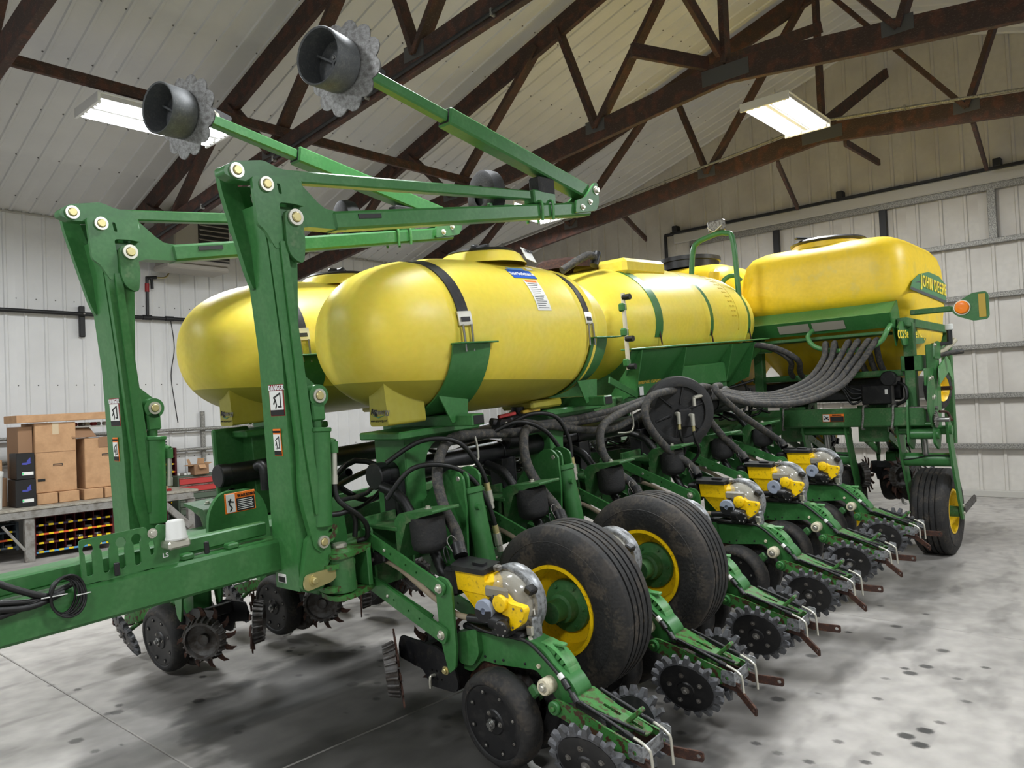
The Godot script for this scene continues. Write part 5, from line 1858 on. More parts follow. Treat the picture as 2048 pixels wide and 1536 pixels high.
func make_row_unit() -> Node3D:
	var t := thing("row_unit", "green row unit", "row unit", Vector3(0.07, -0.37, -0.3), WING, "row units on the wing")
	# bracket bolted to the toolbar
	box2(Vector3(-0.06, 0.27, -1.035), Vector3(0.20, 0.62, -1.015), 0.004)
	part(t, "mounting_head", M.green_dusty)
	for u in [-0.055, 0.185]:
		plate(rounded(pv([-1.03, 0.27, -1.03, 0.60, -0.965, 0.57, -0.955, 0.30]), 0.015), in_wv(u + 0.012), 0.012)
		part(t, "head_cheek", M.green_dusty)
	# parallel arms with their bolts
	for s in [-0.06, 0.185]:
		for q in [[0.54, -1.0, 0.347, -0.505, 0.058], [0.325, -1.0, 0.142, -0.513, 0.07]]:
			var p0 := Vector3(s, q[0], q[1])
			var p1 := Vector3(s, q[2], q[3])
			var d := (p1 - p0).normalized()
			var l := p0.distance_to(p1)
			var hs := []
			for k in [0.38, 0.58, 0.72]:
				hs.append(circle2(Vector2(l * k, 0), 0.006, 8))
			plate(rounded(pv([-0.03, -q[4] * 0.5, l + 0.03, -q[4] * 0.5, l + 0.03, q[4] * 0.5, -0.03, q[4] * 0.5]), 0.022), Transform3D(Basis(d, d.cross(Vector3(1, 0, 0)).normalized() * -1.0, Vector3(-1, 0, 0)), p0), 0.014, hs)
			var arm := part(t, "parallel_arm", M.green)
			if s < 0:
				bolt(p1 + Vector3(-0.014, 0, 0), Vector3(-1, 0, 0), 0.014)
				part(arm, "bolt", M.zinc)
				bolt(p0 + Vector3(-0.014, 0, 0) + d * l * 0.3, Vector3(-1, 0, 0), 0.008, false)
				part(arm, "bolt", M.zinc)
	plate(pv([-0.95, 0.325, -0.60, 0.205, -0.62, 0.17, -0.75, 0.20]), in_wv(-0.03), 0.006)
	part(t, "stiffener", M.green)
	# upright that the arms swing
	for u in [-0.046, 0.20]:
		plate(rounded(pv([-0.545, 0.375, -0.52, 0.395, -0.47, 0.385, -0.445, 0.35, -0.444, 0.09, -0.46, 0.0, -0.50, -0.03, -0.525, 0.058, -0.54, 0.14]), 0.012), in_wv(u), 0.012)
		part(t, "upright", M.green)
	# main casting
	var cast := rounded(pv([-0.515, 0.12, -0.50, 0.135, -0.366, 0.160, -0.20, 0.165, -0.08, 0.155, -0.02, 0.125, 0.03, 0.075, 0.10, 0.03, 0.135, -0.02, 0.11, -0.055, 0.03, -0.07, -0.01, -0.02, -0.07, 0.04, -0.29, 0.022, -0.372, 0.025, -0.44, -0.04, -0.50, -0.035]), 0.02)
	plate(cast, in_wv(0.12), 0.095)
	var ca := part(t, "frame_casting", M.green)
	plate(rounded(pv([-0.50, 0.13, -0.37, 0.17, -0.365, 0.06, -0.41, 0.0, -0.49, 0.0]), 0.02), in_wv(0.028), 0.03)
	part(ca, "front_boss", M.green)
	for q in [[0.045, -0.355], [0.035, -0.30], [0.048, -0.25], [0.055, -0.13]]:
		bolt(Vector3(0.026, q[0], q[1]), Vector3(-1, 0, 0), 0.006, false)
		part(ca, "bolt", M.black_paint)
	bolt(Vector3(0.026, 0.06, -0.055), Vector3(-1, 0, 0), 0.010, false)
	part(ca, "bolt", M.white_rubber)
	# toothed depth quadrant with handle
	var quad_ := PackedVector2Array()
	for k in 13:
		var a := deg_to_rad(112 - k * 10.5)
		quad_.append(Vector2(-0.08 + cos(a) * 0.175, -0.03 + sin(a) * 0.178))
	for k in 13:
		var a := deg_to_rad(-14 + k * 10.5)
		quad_.append(Vector2(-0.08 + cos(a) * 0.135, -0.03 + sin(a) * 0.138))
	var teeth := []
	for k in 7:
		var a := deg_to_rad(92 - k * 9.0)
		if k == 3: continue
		var c := Vector2(-0.08 + cos(a) * 0.160, -0.03 + sin(a) * 0.163)
		var d := Vector2(cos(a), sin(a))
		var e := Vector2(-d.y, d.x)
		teeth.append(PackedVector2Array([c - d * 0.014 - e * 0.004, c + d * 0.012 - e * 0.004, c + d * 0.012 + e * 0.004, c - d * 0.014 + e * 0.004]))
	plate(quad_, in_wv(0.125), 0.07, teeth + [circle2(Vector2(0.069, -0.008), 0.015, 12)])
	var qd := part(t, "depth_quadrant", M.green_light)
	box2(Vector3(0.08, 0.13, -0.02), Vector3(0.11, 0.145, 0.035), 0.004)
	bar(Vector3(0.095, 0.09, -0.03), Vector3(0.095, 0.14, -0.01), 0.02, 0.02, 0.003)
	part(qd, "handle", M.green_light)
	# down-pressure roller
	lathe(Vector3(0.03, 0, 0), Vector3(-1, 0, 0), [Vector2(0, 0), Vector2(0.03, 0), Vector2(0.034, 0.006), Vector2(0.034, 0.05), Vector2(0.030, 0.058), Vector2(0.02, 0.06), Vector2(0.02, 0.054), Vector2(0, 0.054)], 24)
	var kn := part(t, "stop_roller", M.white_rubber)
	bolt(Vector3(-0.025, 0, 0), Vector3(-1, 0, 0), 0.012)
	part(kn, "bolt", M.zinc)
	# gauge wheels and opener discs
	gauge_wheel(t, Vector3(-0.035, -0.17, -0.235), Vector3(-0.995, -0.06, -0.06).normalized())
	gauge_wheel(t, Vector3(0.175, -0.17, -0.235), Vector3(0.995, -0.06, -0.06).normalized())
	for s in [-1, 1]:
		lathe(Vector3(0.07 + s * 0.02, -0.165, -0.32), Vector3(s, -0.05, -0.06), [Vector2(0, 0.006), Vector2(0.15, 0.004), Vector2(0.19, 0.0), Vector2(0.15, -0.002), Vector2(0, -0.002)], 40)
		part(t, "opener_disc", M.rust if s < 0 else M.disc_iron)
		bar(Vector3(0.07 + s * 0.075, -0.02, -0.05), Vector3(0.07 + s * 0.075, -0.165, -0.22), 0.02, 0.05, 0.008)
		part(t, "gauge_arm", M.green_dusty)
	hose([Vector3(0.07, -0.25, -0.25), Vector3(0.07, -0.39, -0.19), Vector3(0.07, -0.415, -0.14), Vector3(0.07, -0.428, -0.09)], 0.014, 8)
	part(t, "seed_tube", M.white_plastic)
	# seed meter: yellow mini hopper with black lid
	var ft := [Vector3(0.002, 0.415, -0.475), Vector3(-0.012, 0.415, -0.288), Vector3(0.118, 0.415, -0.328), Vector3(0.132, 0.415, -0.54)]
	var fm := [Vector3(0.004, 0.328, -0.468), Vector3(-0.008, 0.328, -0.29), Vector3(0.118, 0.328, -0.32), Vector3(0.128, 0.328, -0.53)]
	var fl := [Vector3(0.008, 0.328, -0.45), Vector3(-0.004, 0.328, -0.275), Vector3(0.118, 0.328, -0.275), Vector3(0.118, 0.325, -0.5)]
	var fb := [Vector3(0.02, 0.205, -0.345), Vector3(0.01, 0.205, -0.21), Vector3(0.11, 0.205, -0.21), Vector3(0.11, 0.205, -0.345)]
	for pr in [[ft, fm], [fl, fb]]:
		var mid := Vector3(0.06, 0.33, -0.4)
		for i in 4:
			var j := (i + 1) % 4
			var a: Vector3 = pr[0][i]
			var b: Vector3 = pr[0][j]
			var c: Vector3 = pr[1][j]
			var e: Vector3 = pr[1][i]
			var n := (b - a).cross(e - a).normalized()
			if n.dot((a + b + c + e) * 0.25 - mid) < 0: n = -n
			quad(a, b, c, e, n)
	quad(fm[0], fm[1], fm[2], fm[3], Vector3(0, -1, 0))
	quad(ft[0], ft[1], ft[2], ft[3], Vector3(0, 1, 0))
	var mh := part(t, "mini_hopper", M.yellow_paint)
	# throat that joins the hopper to the meter
	box2(Vector3(-0.01, 0.235, -0.32), Vector3(0.11, 0.408, -0.255), 0.025)
	part(mh, "throat", M.yellow_paint)
	plate(rounded(pv([-0.012, -0.49, -0.024, -0.28, 0.124, -0.312, 0.145, -0.56]), 0.012), in_uw(0.437), 0.022)
	var lid := part(t, "hopper_lid", M.black_plastic)
	plate(rounded(pv([0.03, -0.40, 0.02, -0.32, 0.07, -0.335, 0.08, -0.41]), 0.015), in_uw(0.449), 0.012)
	part(lid, "lid_latch", M.black_plastic)
	hose([Vector3(0.0, 0.44, -0.52), Vector3(0.0, 0.49, -0.535), Vector3(0.03, 0.50, -0.55), Vector3(0.04, 0.44, -0.54)], 0.003, 6)
	part(lid, "bail_wire", M.black_hose)
	box2(Vector3(0.02, 0.285, -0.575), Vector3(0.12, 0.41, -0.50), 0.012)
	part(t, "vacuum_elbow", M.black_plastic)
	# meter: clear dome, cast ring, yellow side cover
	var mc := Vector3(0.07, 0.285, -0.235)
	lathe(mc + Vector3(0.05, 0, 0), Vector3(-1, 0, 0), [Vector2(0.0, -0.03), Vector2(0.14, -0.03), Vector2(0.152, -0.02), Vector2(0.154, 0.0), Vector2(0.148, 0.012), Vector2(0.154, 0.016), Vector2(0.153, 0.04), Vector2(0.140, 0.046), Vector2(0.132, 0.044)], 48)
	var mr := part(t, "meter_ring", M.cast_grey)
	lathe(mc + Vector3(0.01, 0, 0), Vector3(-1, 0, 0), [Vector2(0.132, 0.0), Vector2(0.130, 0.02), Vector2(0.122, 0.045), Vector2(0.108, 0.062), Vector2(0.085, 0.072), Vector2(0.0, 0.076)], 40)
	part(t, "meter_dome", M.clear_cover)
	lathe(mc + Vector3(0.012, 0, 0), Vector3(-1, 0, 0), [Vector2(0.13, 0.0), Vector2(0.118, 0.012), Vector2(0.09, 0.016), Vector2(0.0, 0.018)], 36)
	part(mr, "seed_disc", M.cloudy)
	# viewing window moulded on the dome
	box2(Vector3(-0.026, 0.325, -0.285), Vector3(-0.004, 0.375, -0.155), 0.012)
	part(mr, "window_boss", M.cloudy)
	plate(rounded(pv([-0.235, 0.335, -0.175, 0.352, -0.14, 0.318, -0.07, 0.312, -0.062, 0.295, -0.085, 0.24, -0.14, 0.205, -0.175, 0.225, -0.185, 0.285, -0.23, 0.295]), 0.012), in_wv(0.005), 0.035)
	var yc := part(t, "side_cover", M.yellow_paint)
	lathe(Vector3(-0.028, 0.315, -0.185), Vector3(-1, 0, 0), [Vector2(0.036, 0), Vector2(0.034, 0.018), Vector2(0.02, 0.024), Vector2(0.0, 0.024)], 20)
	part(yc, "bearing_cap", M.yellow_paint)
	for q in [[0.30, -0.075], [0.255, -0.085], [0.222, -0.13], [0.30, -0.12]]:
		bolt(Vector3(-0.03, q[0], q[1]), Vector3(-1, 0, 0), 0.005, false)
		part(yc, "screw", M.steel_dull)
	# latches on the ring
	bx(mc + Vector3(-0.005, 0.07, 0.135), Vector3(0.05, 0.03, 0.04), 0.006, Basis(Vector3(1, 0, 0), 0.5))
	part(mr, "hinge_clip", M.black_plastic)
	bx(mc + Vector3(-0.012, 0.145, -0.035), Vector3(0.03, 0.025, 0.035), 0.006)
	part(mr, "hinge_clip", M.steel_dull)
	box2(mc + Vector3(-0.02, -0.17, 0.10), mc + Vector3(0.04, -0.045, 0.145), 0.006)
	part(mr, "latch_bracket", M.cast_grey)
	box2(mc + Vector3(-0.034, -0.115, 0.115), mc + Vector3(-0.018, -0.075, 0.147), 0.004)
	part(mr, "latch", M.zinc)
	bar(mc + Vector3(-0.03, -0.115, 0.13), mc + Vector3(-0.035, -0.15, 0.145), 0.02, 0.006, 0.002)
	part(mr, "latch_tongue", M.zinc)
	# drive wheel and gear box
	var dc := Vector3(-0.035, 0.278, -0.262)
	lathe(dc, Vector3(-1, 0, 0), [Vector2(0, 0), Vector2(0.046, 0), Vector2(0.049, 0.005), Vector2(0.049, 0.022), Vector2(0.044, 0.027), Vector2(0.014, 0.027), Vector2(0.012, 0.012), Vector2(0, 0.012)], 28)
	var dw := part(t, "drive_wheel", M.grey_disc)
	lathe(dc + Vector3(-0.0275, 0, 0), Vector3(-1, 0, 0), [Vector2(0.013, 0), Vector2(0.046, 0), Vector2(0.046, 0.002), Vector2(0.013, 0.002)], 16, PI * 1.1, PI * 0.95)
	part(dw, "dark_half", M.black_plastic)
	cyl(Vector3(-0.03, 0.24, -0.24), Vector3(-0.03, 0.225, -0.15), 0.038, 18, -1.0, 0.006)
	cyl(Vector3(-0.045, 0.225, -0.165), Vector3(-0.075, 0.222, -0.16), 0.034, 18, -1.0, 0.005)
	box2(Vector3(-0.04, 0.17, -0.25), Vector3(0.03, 0.25, -0.16), 0.01)
	var gb := part(t, "gear_box", M.black_plastic)
	for k in 6:
		var a := TAU * k / 6.0
		bolt(Vector3(-0.075, 0.222 + sin(a) * 0.027, -0.16 + cos(a) * 0.027), Vector3(-1, 0, 0), 0.0045, false)
		part(gb, "screw", M.steel_dull)
	cyl(Vector3(-0.02, 0.33, -0.24), Vector3(-0.02, 0.30, -0.21), 0.02, 12)
	part(gb, "clutch_knob", M.black_plastic)
	box2(Vector3(0.0, 0.155, -0.46), Vector3(0.10, 0.18, -0.12), 0.008)
	part(t, "meter_tray", M.black_paint)
	# flexible drive from the toolbar shaft
	hose([Vector3(-0.02, 0.42, -0.93), Vector3(-0.025, 0.385, -0.80), Vector3(-0.03, 0.30, -0.62), Vector3(-0.03, 0.235, -0.47), Vector3(-0.03, 0.225, -0.38)], 0.013, 10)
	part(t, "drive_cable", M.dust_tan)
	hose([Vector3(-0.03, 0.225, -0.38), Vector3(-0.03, 0.232, -0.25)], 0.018, 10)
	part(t, "cable_ferrule", M.black_plastic)
	cyl(Vector3(-0.07, 0.43, -0.95), Vector3(0.0, 0.43, -0.95), 0.03, 16)
	bx(Vector3(-0.03, 0.44, -0.93), Vector3(0.05, 0.05, 0.09), 0.008)
	var sb := part(t, "shaft_bearing", M.black_plastic)
	cyl(Vector3(-0.09, 0.43, -0.95), Vector3(-0.06, 0.43, -0.95), 0.012, 6)
	part(sb, "shaft_end", M.steel_dull)
	# air bag under its green cap
	lathe(Vector3(0.065, 0.635, -0.70), Vector3(0.0, -1, 0.06), [Vector2(0, 0), Vector2(0.07, 0), Vector2(0.083, 0.012), Vector2(0.083, 0.13), Vector2(0.078, 0.155), Vector2(0.05, 0.175), Vector2(0, 0.18)], 28)
	part(t, "air_bag", M.rubber_dark)
	plate(rounded(pv([-0.83, 0.42, -0.835, 0.61, -0.80, 0.645, -0.57, 0.67, -0.57, 0.655, -0.66, 0.635, -0.755, 0.60, -0.80, 0.50]), 0.012), in_wv(0.155), 0.17)
	var ac := part(t, "air_bag_cap", M.green_dusty)
	bolt(Vector3(0.07, 0.658, -0.69), Vector3.UP, 0.012)
	part(ac, "bolt", M.zinc)
	box2(Vector3(-0.02, 0.56, -1.02), Vector3(0.15, 0.58, -0.82), 0.004)
	part(t, "cap_bracket", M.green_dusty)
	plate(rounded(pv([-0.64, 0.36, -0.64, 0.49, -0.60, 0.515, -0.575, 0.49, -0.575, 0.34]), 0.02), in_wv(0.16), 0.012)
	var lg := part(t, "air_bag_lug", M.green)
	bolt(Vector3(0.147, 0.475, -0.605), Vector3(-1, 0, 0), 0.012)
	part(lg, "bolt", M.zinc)
	# pleated vacuum hose from the manifold
	ribbed([Vector3(0.10, 0.74, -1.04), Vector3(0.10, 0.70, -0.92), Vector3(0.10, 0.60, -0.83), Vector3(0.11, 0.48, -0.735), Vector3(0.10, 0.36, -0.655), Vector3(0.08, 0.33, -0.57)], 0.027, 0.014, 14)
	part(t, "vacuum_hose", M.black_hose)
	# wiring along the casting
	hose([Vector3(0.0, 0.19, -0.42), Vector3(-0.01, 0.172, -0.30), Vector3(-0.005, 0.168, -0.15), Vector3(0.01, 0.15, -0.08), Vector3(0.02, 0.06, 0.03), Vector3(0.01, 0.0, 0.10), Vector3(0.0, -0.03, 0.145), Vector3(0.01, -0.055, 0.2), Vector3(0.02, -0.075, 0.30), Vector3(0.03, -0.10, 0.42)], 0.007, 8)
	var wi := part(t, "sensor_cable", M.black_hose)
	for q in [Vector3(0.013, 0.03, 0.075), Vector3(0.005, -0.01, 0.118)]:
		cyl(q, q + Vector3(-0.005, -0.025, 0.025), 0.013, 10)
		part(wi, "plug", M.black_plastic)
	cyl(Vector3(0.018, 0.05, 0.052), Vector3(0.015, 0.035, 0.07), 0.012, 10)
	part(wi, "plug_collar", M.white_plastic)
	# closing frame
	for u in [-0.004, 0.15]:
		plate(rounded(pv([0.025, -0.105, 0.015, -0.075, 0.03, -0.045, 0.06, -0.04, 0.15, -0.058, 0.28, -0.098, 0.42, -0.135, 0.435, -0.185, 0.36, -0.19, 0.18, -0.14, 0.06, -0.108]), 0.015), in_wv(u), 0.01)
		part(t, "closing_arm", M.green_worn)
	plate(rounded(pv([0.0, 0.0, 0.135, 0.02, 0.105, 0.20, 0.10, 0.33, 0.04, 0.33, 0.03, 0.20]), 0.02), Transform3D(Basis(Vector3(1, 0, 0), Vector3(0, -0.30, 0.954), Vector3(0, 0.954, 0.30)), Vector3(0.005, -0.025, 0.10)), 0.008, [rounded(pv([0.06, 0.12, 0.075, 0.12, 0.075, 0.20, 0.06, 0.20]), 0.005), rounded(pv([0.06, 0.24, 0.075, 0.24, 0.075, 0.30, 0.06, 0.30]), 0.005)])
	var cp := part(t, "closing_deck", M.green_worn)
	cyl(Vector3(-0.03, -0.073, 0.045), Vector3(-0.012, -0.073, 0.045), 0.028, 20, -1.0, 0.004)
	var pv0 := part(t, "pivot_boss", M.green)
	bolt(Vector3(-0.03, -0.073, 0.045), Vector3(-1, 0, 0), 0.012, false)
	part(pv0, "bolt", M.green_worn)
	bar(Vector3(0.07, -0.10, 0.32), Vector3(0.07, -0.03, 0.395), 0.018, 0.03, 0.004, Vector3.RIGHT)
	part(cp, "adjuster_lever", M.green_worn)
	closing_wheel(t, Vector3(-0.075, -0.205, 0.235), Vector3(-0.93, -0.34, 0.12).normalized())
	closing_wheel(t, Vector3(0.22, -0.205, 0.245), Vector3(0.93, -0.34, 0.12).normalized())
	for s in [-1, 1]:
		cyl(Vector3(0.07 + s * 0.03, -0.15, 0.24), Vector3(0.07 + s * 0.14, -0.2, 0.24), 0.014, 10)
		part(t, "closing_axle", M.green_worn)
	# tail: rusted drag straps, zinc bracket, bent rods
	for s in [0, 1]:
		var u: float = 0.0 + s * 0.14
		var end := Vector3(-0.055, -0.262, 0.55) if s == 0 else Vector3(0.17, -0.205, 0.58)
		bar(Vector3(u, -0.165, 0.30), Vector3(u, -0.20, 0.45), 0.01, 0.04, 0.002)
		part(t, "drag_strap", M.rust)
		var d := (end - Vector3(u, -0.20, 0.44)).normalized()
		plate(rounded(pv([0.0, -0.019, Vector3(u, -0.20, 0.44).distance_to(end), -0.019, Vector3(u, -0.20, 0.44).distance_to(end), 0.019, 0.0, 0.019]), 0.012), Transform3D(Basis(d, Vector3.UP, d.cross(Vector3.UP).normalized()), Vector3(u, -0.20, 0.44)), 0.009, [circle2(Vector2(Vector3(u, -0.20, 0.44).distance_to(end) - 0.02, 0), 0.009, 10)])
		part(t, "drag_strap", M.rust)
		var q: float = -0.02 + s * 0.14
		hose([Vector3(q, -0.085, 0.36), Vector3(q, -0.108, 0.432), Vector3(q, -0.128, 0.466), Vector3(q, -0.150, 0.474), Vector3(q, -0.24, 0.477)], 0.006, 8, 4)
		part(t, "bent_rod", M.zinc)
		hose([Vector3(q + 0.02, -0.03, 0.16), Vector3(q + 0.01, -0.06, 0.27), Vector3(q, -0.088, 0.37)], 0.007, 8)
		part(t, "air_line", M.black_hose)
		cyl(Vector3(q, -0.088, 0.37), Vector3(q, -0.10, 0.405), 0.01, 8)
		part(t, "line_fitting", M.black_plastic)
	plate(rounded(pv([0.37, -0.18, 0.375, -0.125, 0.43, -0.125, 0.435, -0.19]), 0.01), in_wv(-0.012), 0.004, [circle2(Vector2(0.40, -0.16), 0.009, 10)])
	plate(rounded(pv([0.42, -0.15, 0.43, -0.095, 0.475, -0.10, 0.47, -0.16]), 0.01), in_wv(0.13), 0.004, [circle2(Vector2(0.447, -0.128), 0.009, 10)])
	box2(Vector3(-0.015, -0.19, 0.43), Vector3(0.13, -0.13, 0.436), 0.002)
	part(t, "rod_bracket", M.cast_grey)
	# row cleaner out in front: black carrier and two spiked wheels
	plate(rounded(pv([-0.86, 0.03, -0.84, 0.075, -0.60, 0.06, -0.50, 0.01, -0.475, -0.09, -0.50, -0.125, -0.66, -0.125, -0.70, -0.06, -0.86, -0.03]), 0.015), in_wv(-0.02), 0.012, [circle2(Vector2(-0.64, -0.05), 0.006, 8), circle2(Vector2(-0.61, -0.05), 0.006, 8), circle2(Vector2(-0.58, -0.05), 0.006, 8), circle2(Vector2(-0.64, -0.085), 0.006, 8), circle2(Vector2(-0.61, -0.085), 0.006, 8), circle2(Vector2(-0.58, -0.085), 0.006, 8)])
	var cr := part(t, "cleaner_carrier", M.black_paint)
	plate(rounded(pv([-0.86, 0.03, -0.84, 0.075, -0.60, 0.06, -0.50, 0.01, -0.475, -0.09, -0.50, -0.125, -0.66, -0.125, -0.70, -0.06, -0.86, -0.03]), 0.015), in_wv(0.165), 0.012)
	part(t, "cleaner_carrier", M.black_paint)
	box2(Vector3(-0.03, 0.0, -0.70), Vector3(0.16, 0.06, -0.66), 0.004)
	part(t, "carrier_spreader", M.black_paint)
	box2(Vector3(-0.03, -0.12, -0.55), Vector3(0.16, 0.0, -0.49), 0.006)
	part(t, "carrier_spreader", M.black_paint)
	bolt(Vector3(-0.032, -0.035, -0.55), Vector3(-1, 0, 0), 0.013)
	part(cr, "bolt", M.brass)
	hose([Vector3(-0.032, -0.07, -0.625), Vector3(-0.06, -0.07, -0.625), Vector3(-0.06, -0.12, -0.63)], 0.007, 8, 3)
	part(cr, "lock_pin", M.zinc)
	row_cleaner(t, Vector3(-0.085, -0.06, -0.82), Vector3(-0.8, -0.05, -0.6).normalized())
	row_cleaner(t, Vector3(0.215, -0.06, -0.82), Vector3(0.8, -0.05, -0.6).normalized())
	return t

# ---------------------------------------------------------------- wing tyres
func tyre_mesh(c: Vector3, ax: Vector3, R: float, w: float, rim: float):
	var pr := [Vector2(rim, -w * 0.42), Vector2(rim + 0.02, -w * 0.47), Vector2(lerpf(rim, R, 0.5), -w * 0.52), Vector2(lerpf(rim, R, 0.8), -w * 0.49), Vector2(R - 0.02, -w * 0.44), Vector2(R - 0.004, -w * 0.40)]
	# four tread grooves
	var ys := [-0.40, -0.255, -0.205, -0.095, -0.05, 0.05, 0.095, 0.205, 0.255, 0.40]
	for i in range(0, ys.size() - 1):
		var g := i % 2 == 1
		if g:
			pr.append(Vector2(R - 0.016, w * (ys[i] + 0.005)))
			pr.append(Vector2(R - 0.016, w * (ys[i + 1] - 0.005)))
		else:
			pr.append(Vector2(R, w * (ys[i] + (0.02 if i == 0 else 0.0))))
			pr.append(Vector2(R, w * (ys[i + 1] - (0.02 if i == 8 else 0.0))))
	for q in [Vector2(R - 0.004, w * 0.40), Vector2(R - 0.02, w * 0.44), Vector2(lerpf(rim, R, 0.8), w * 0.49), Vector2(lerpf(rim, R, 0.5), w * 0.52), Vector2(rim + 0.02, w * 0.47), Vector2(rim, w * 0.42)]:
		pr.append(q)
	lathe(c, ax, pr, 72, TAU, 0.0, 0.6)

func make_wheel(called: String, base: Vector3, frame: Transform3D, ax: Vector3, R: float, w: float, rim: float) -> Node3D:
	var t := frame_part(called, frame)
	tyre_mesh(base, ax, R, w, rim)
	var ty := part(t, "tyre", M.rubber)
	# raised ring of moulded side lettering
	lathe(base, ax, [Vector2(lerpf(rim, R, 0.62), w * 0.512), Vector2(lerpf(rim, R, 0.63), w * 0.518), Vector2(lerpf(rim, R, 0.64), w * 0.51)], 72)
	part(ty, "sidewall_ridge", M.rubber)
	lathe(base, ax, [Vector2(rim + 0.004, w * 0.43), Vector2(rim + 0.004, w * 0.46), Vector2(rim - 0.012, w * 0.46), Vector2(rim - 0.018, w * 0.40), Vector2(rim - 0.03, w * 0.28), Vector2(rim - 0.035, 0.02), Vector2(rim * 0.62, 0.0), Vector2(0.06, 0.005), Vector2(0.06, -0.02), Vector2(rim * 0.62, -0.02), Vector2(rim - 0.035, 0.0), Vector2(rim - 0.03, -w * 0.4), Vector2(rim + 0.004, -w * 0.46)], 48)
	part(t, "rim", M.yellow_paint)
	lathe(base, ax, [Vector2(rim * 0.60, 0.006), Vector2(rim * 0.58, 0.022), Vector2(rim * 0.36, 0.028), Vector2(rim * 0.32, 0.07), Vector2(rim * 0.25, 0.075), Vector2(rim * 0.24, w * 0.6), Vector2(0.0, w * 0.6)], 32)
	var hb := part(t, "hub", M.green_dusty)
	for k in 6:
		bolt(base + spoke(base, ax, TAU * k / 6.0) * rim * 0.48 + ax * 0.024, ax, 0.009)
		part(hb, "wheel_bolt", M.green_dusty)
	return t

func build_wheels():
	# folded wing wheels, axles along the toolbar
	make_wheel("wing_wheel", Vector3(0.46, 0.165, -0.215), WING, Vector3(-1, 0, 0), 0.385, 0.24, 0.205)
	make_wheel("wing_wheel", Vector3(1.22, 0.165, -0.215), WING, Vector3(-1, 0, 0), 0.385, 0.24, 0.205)

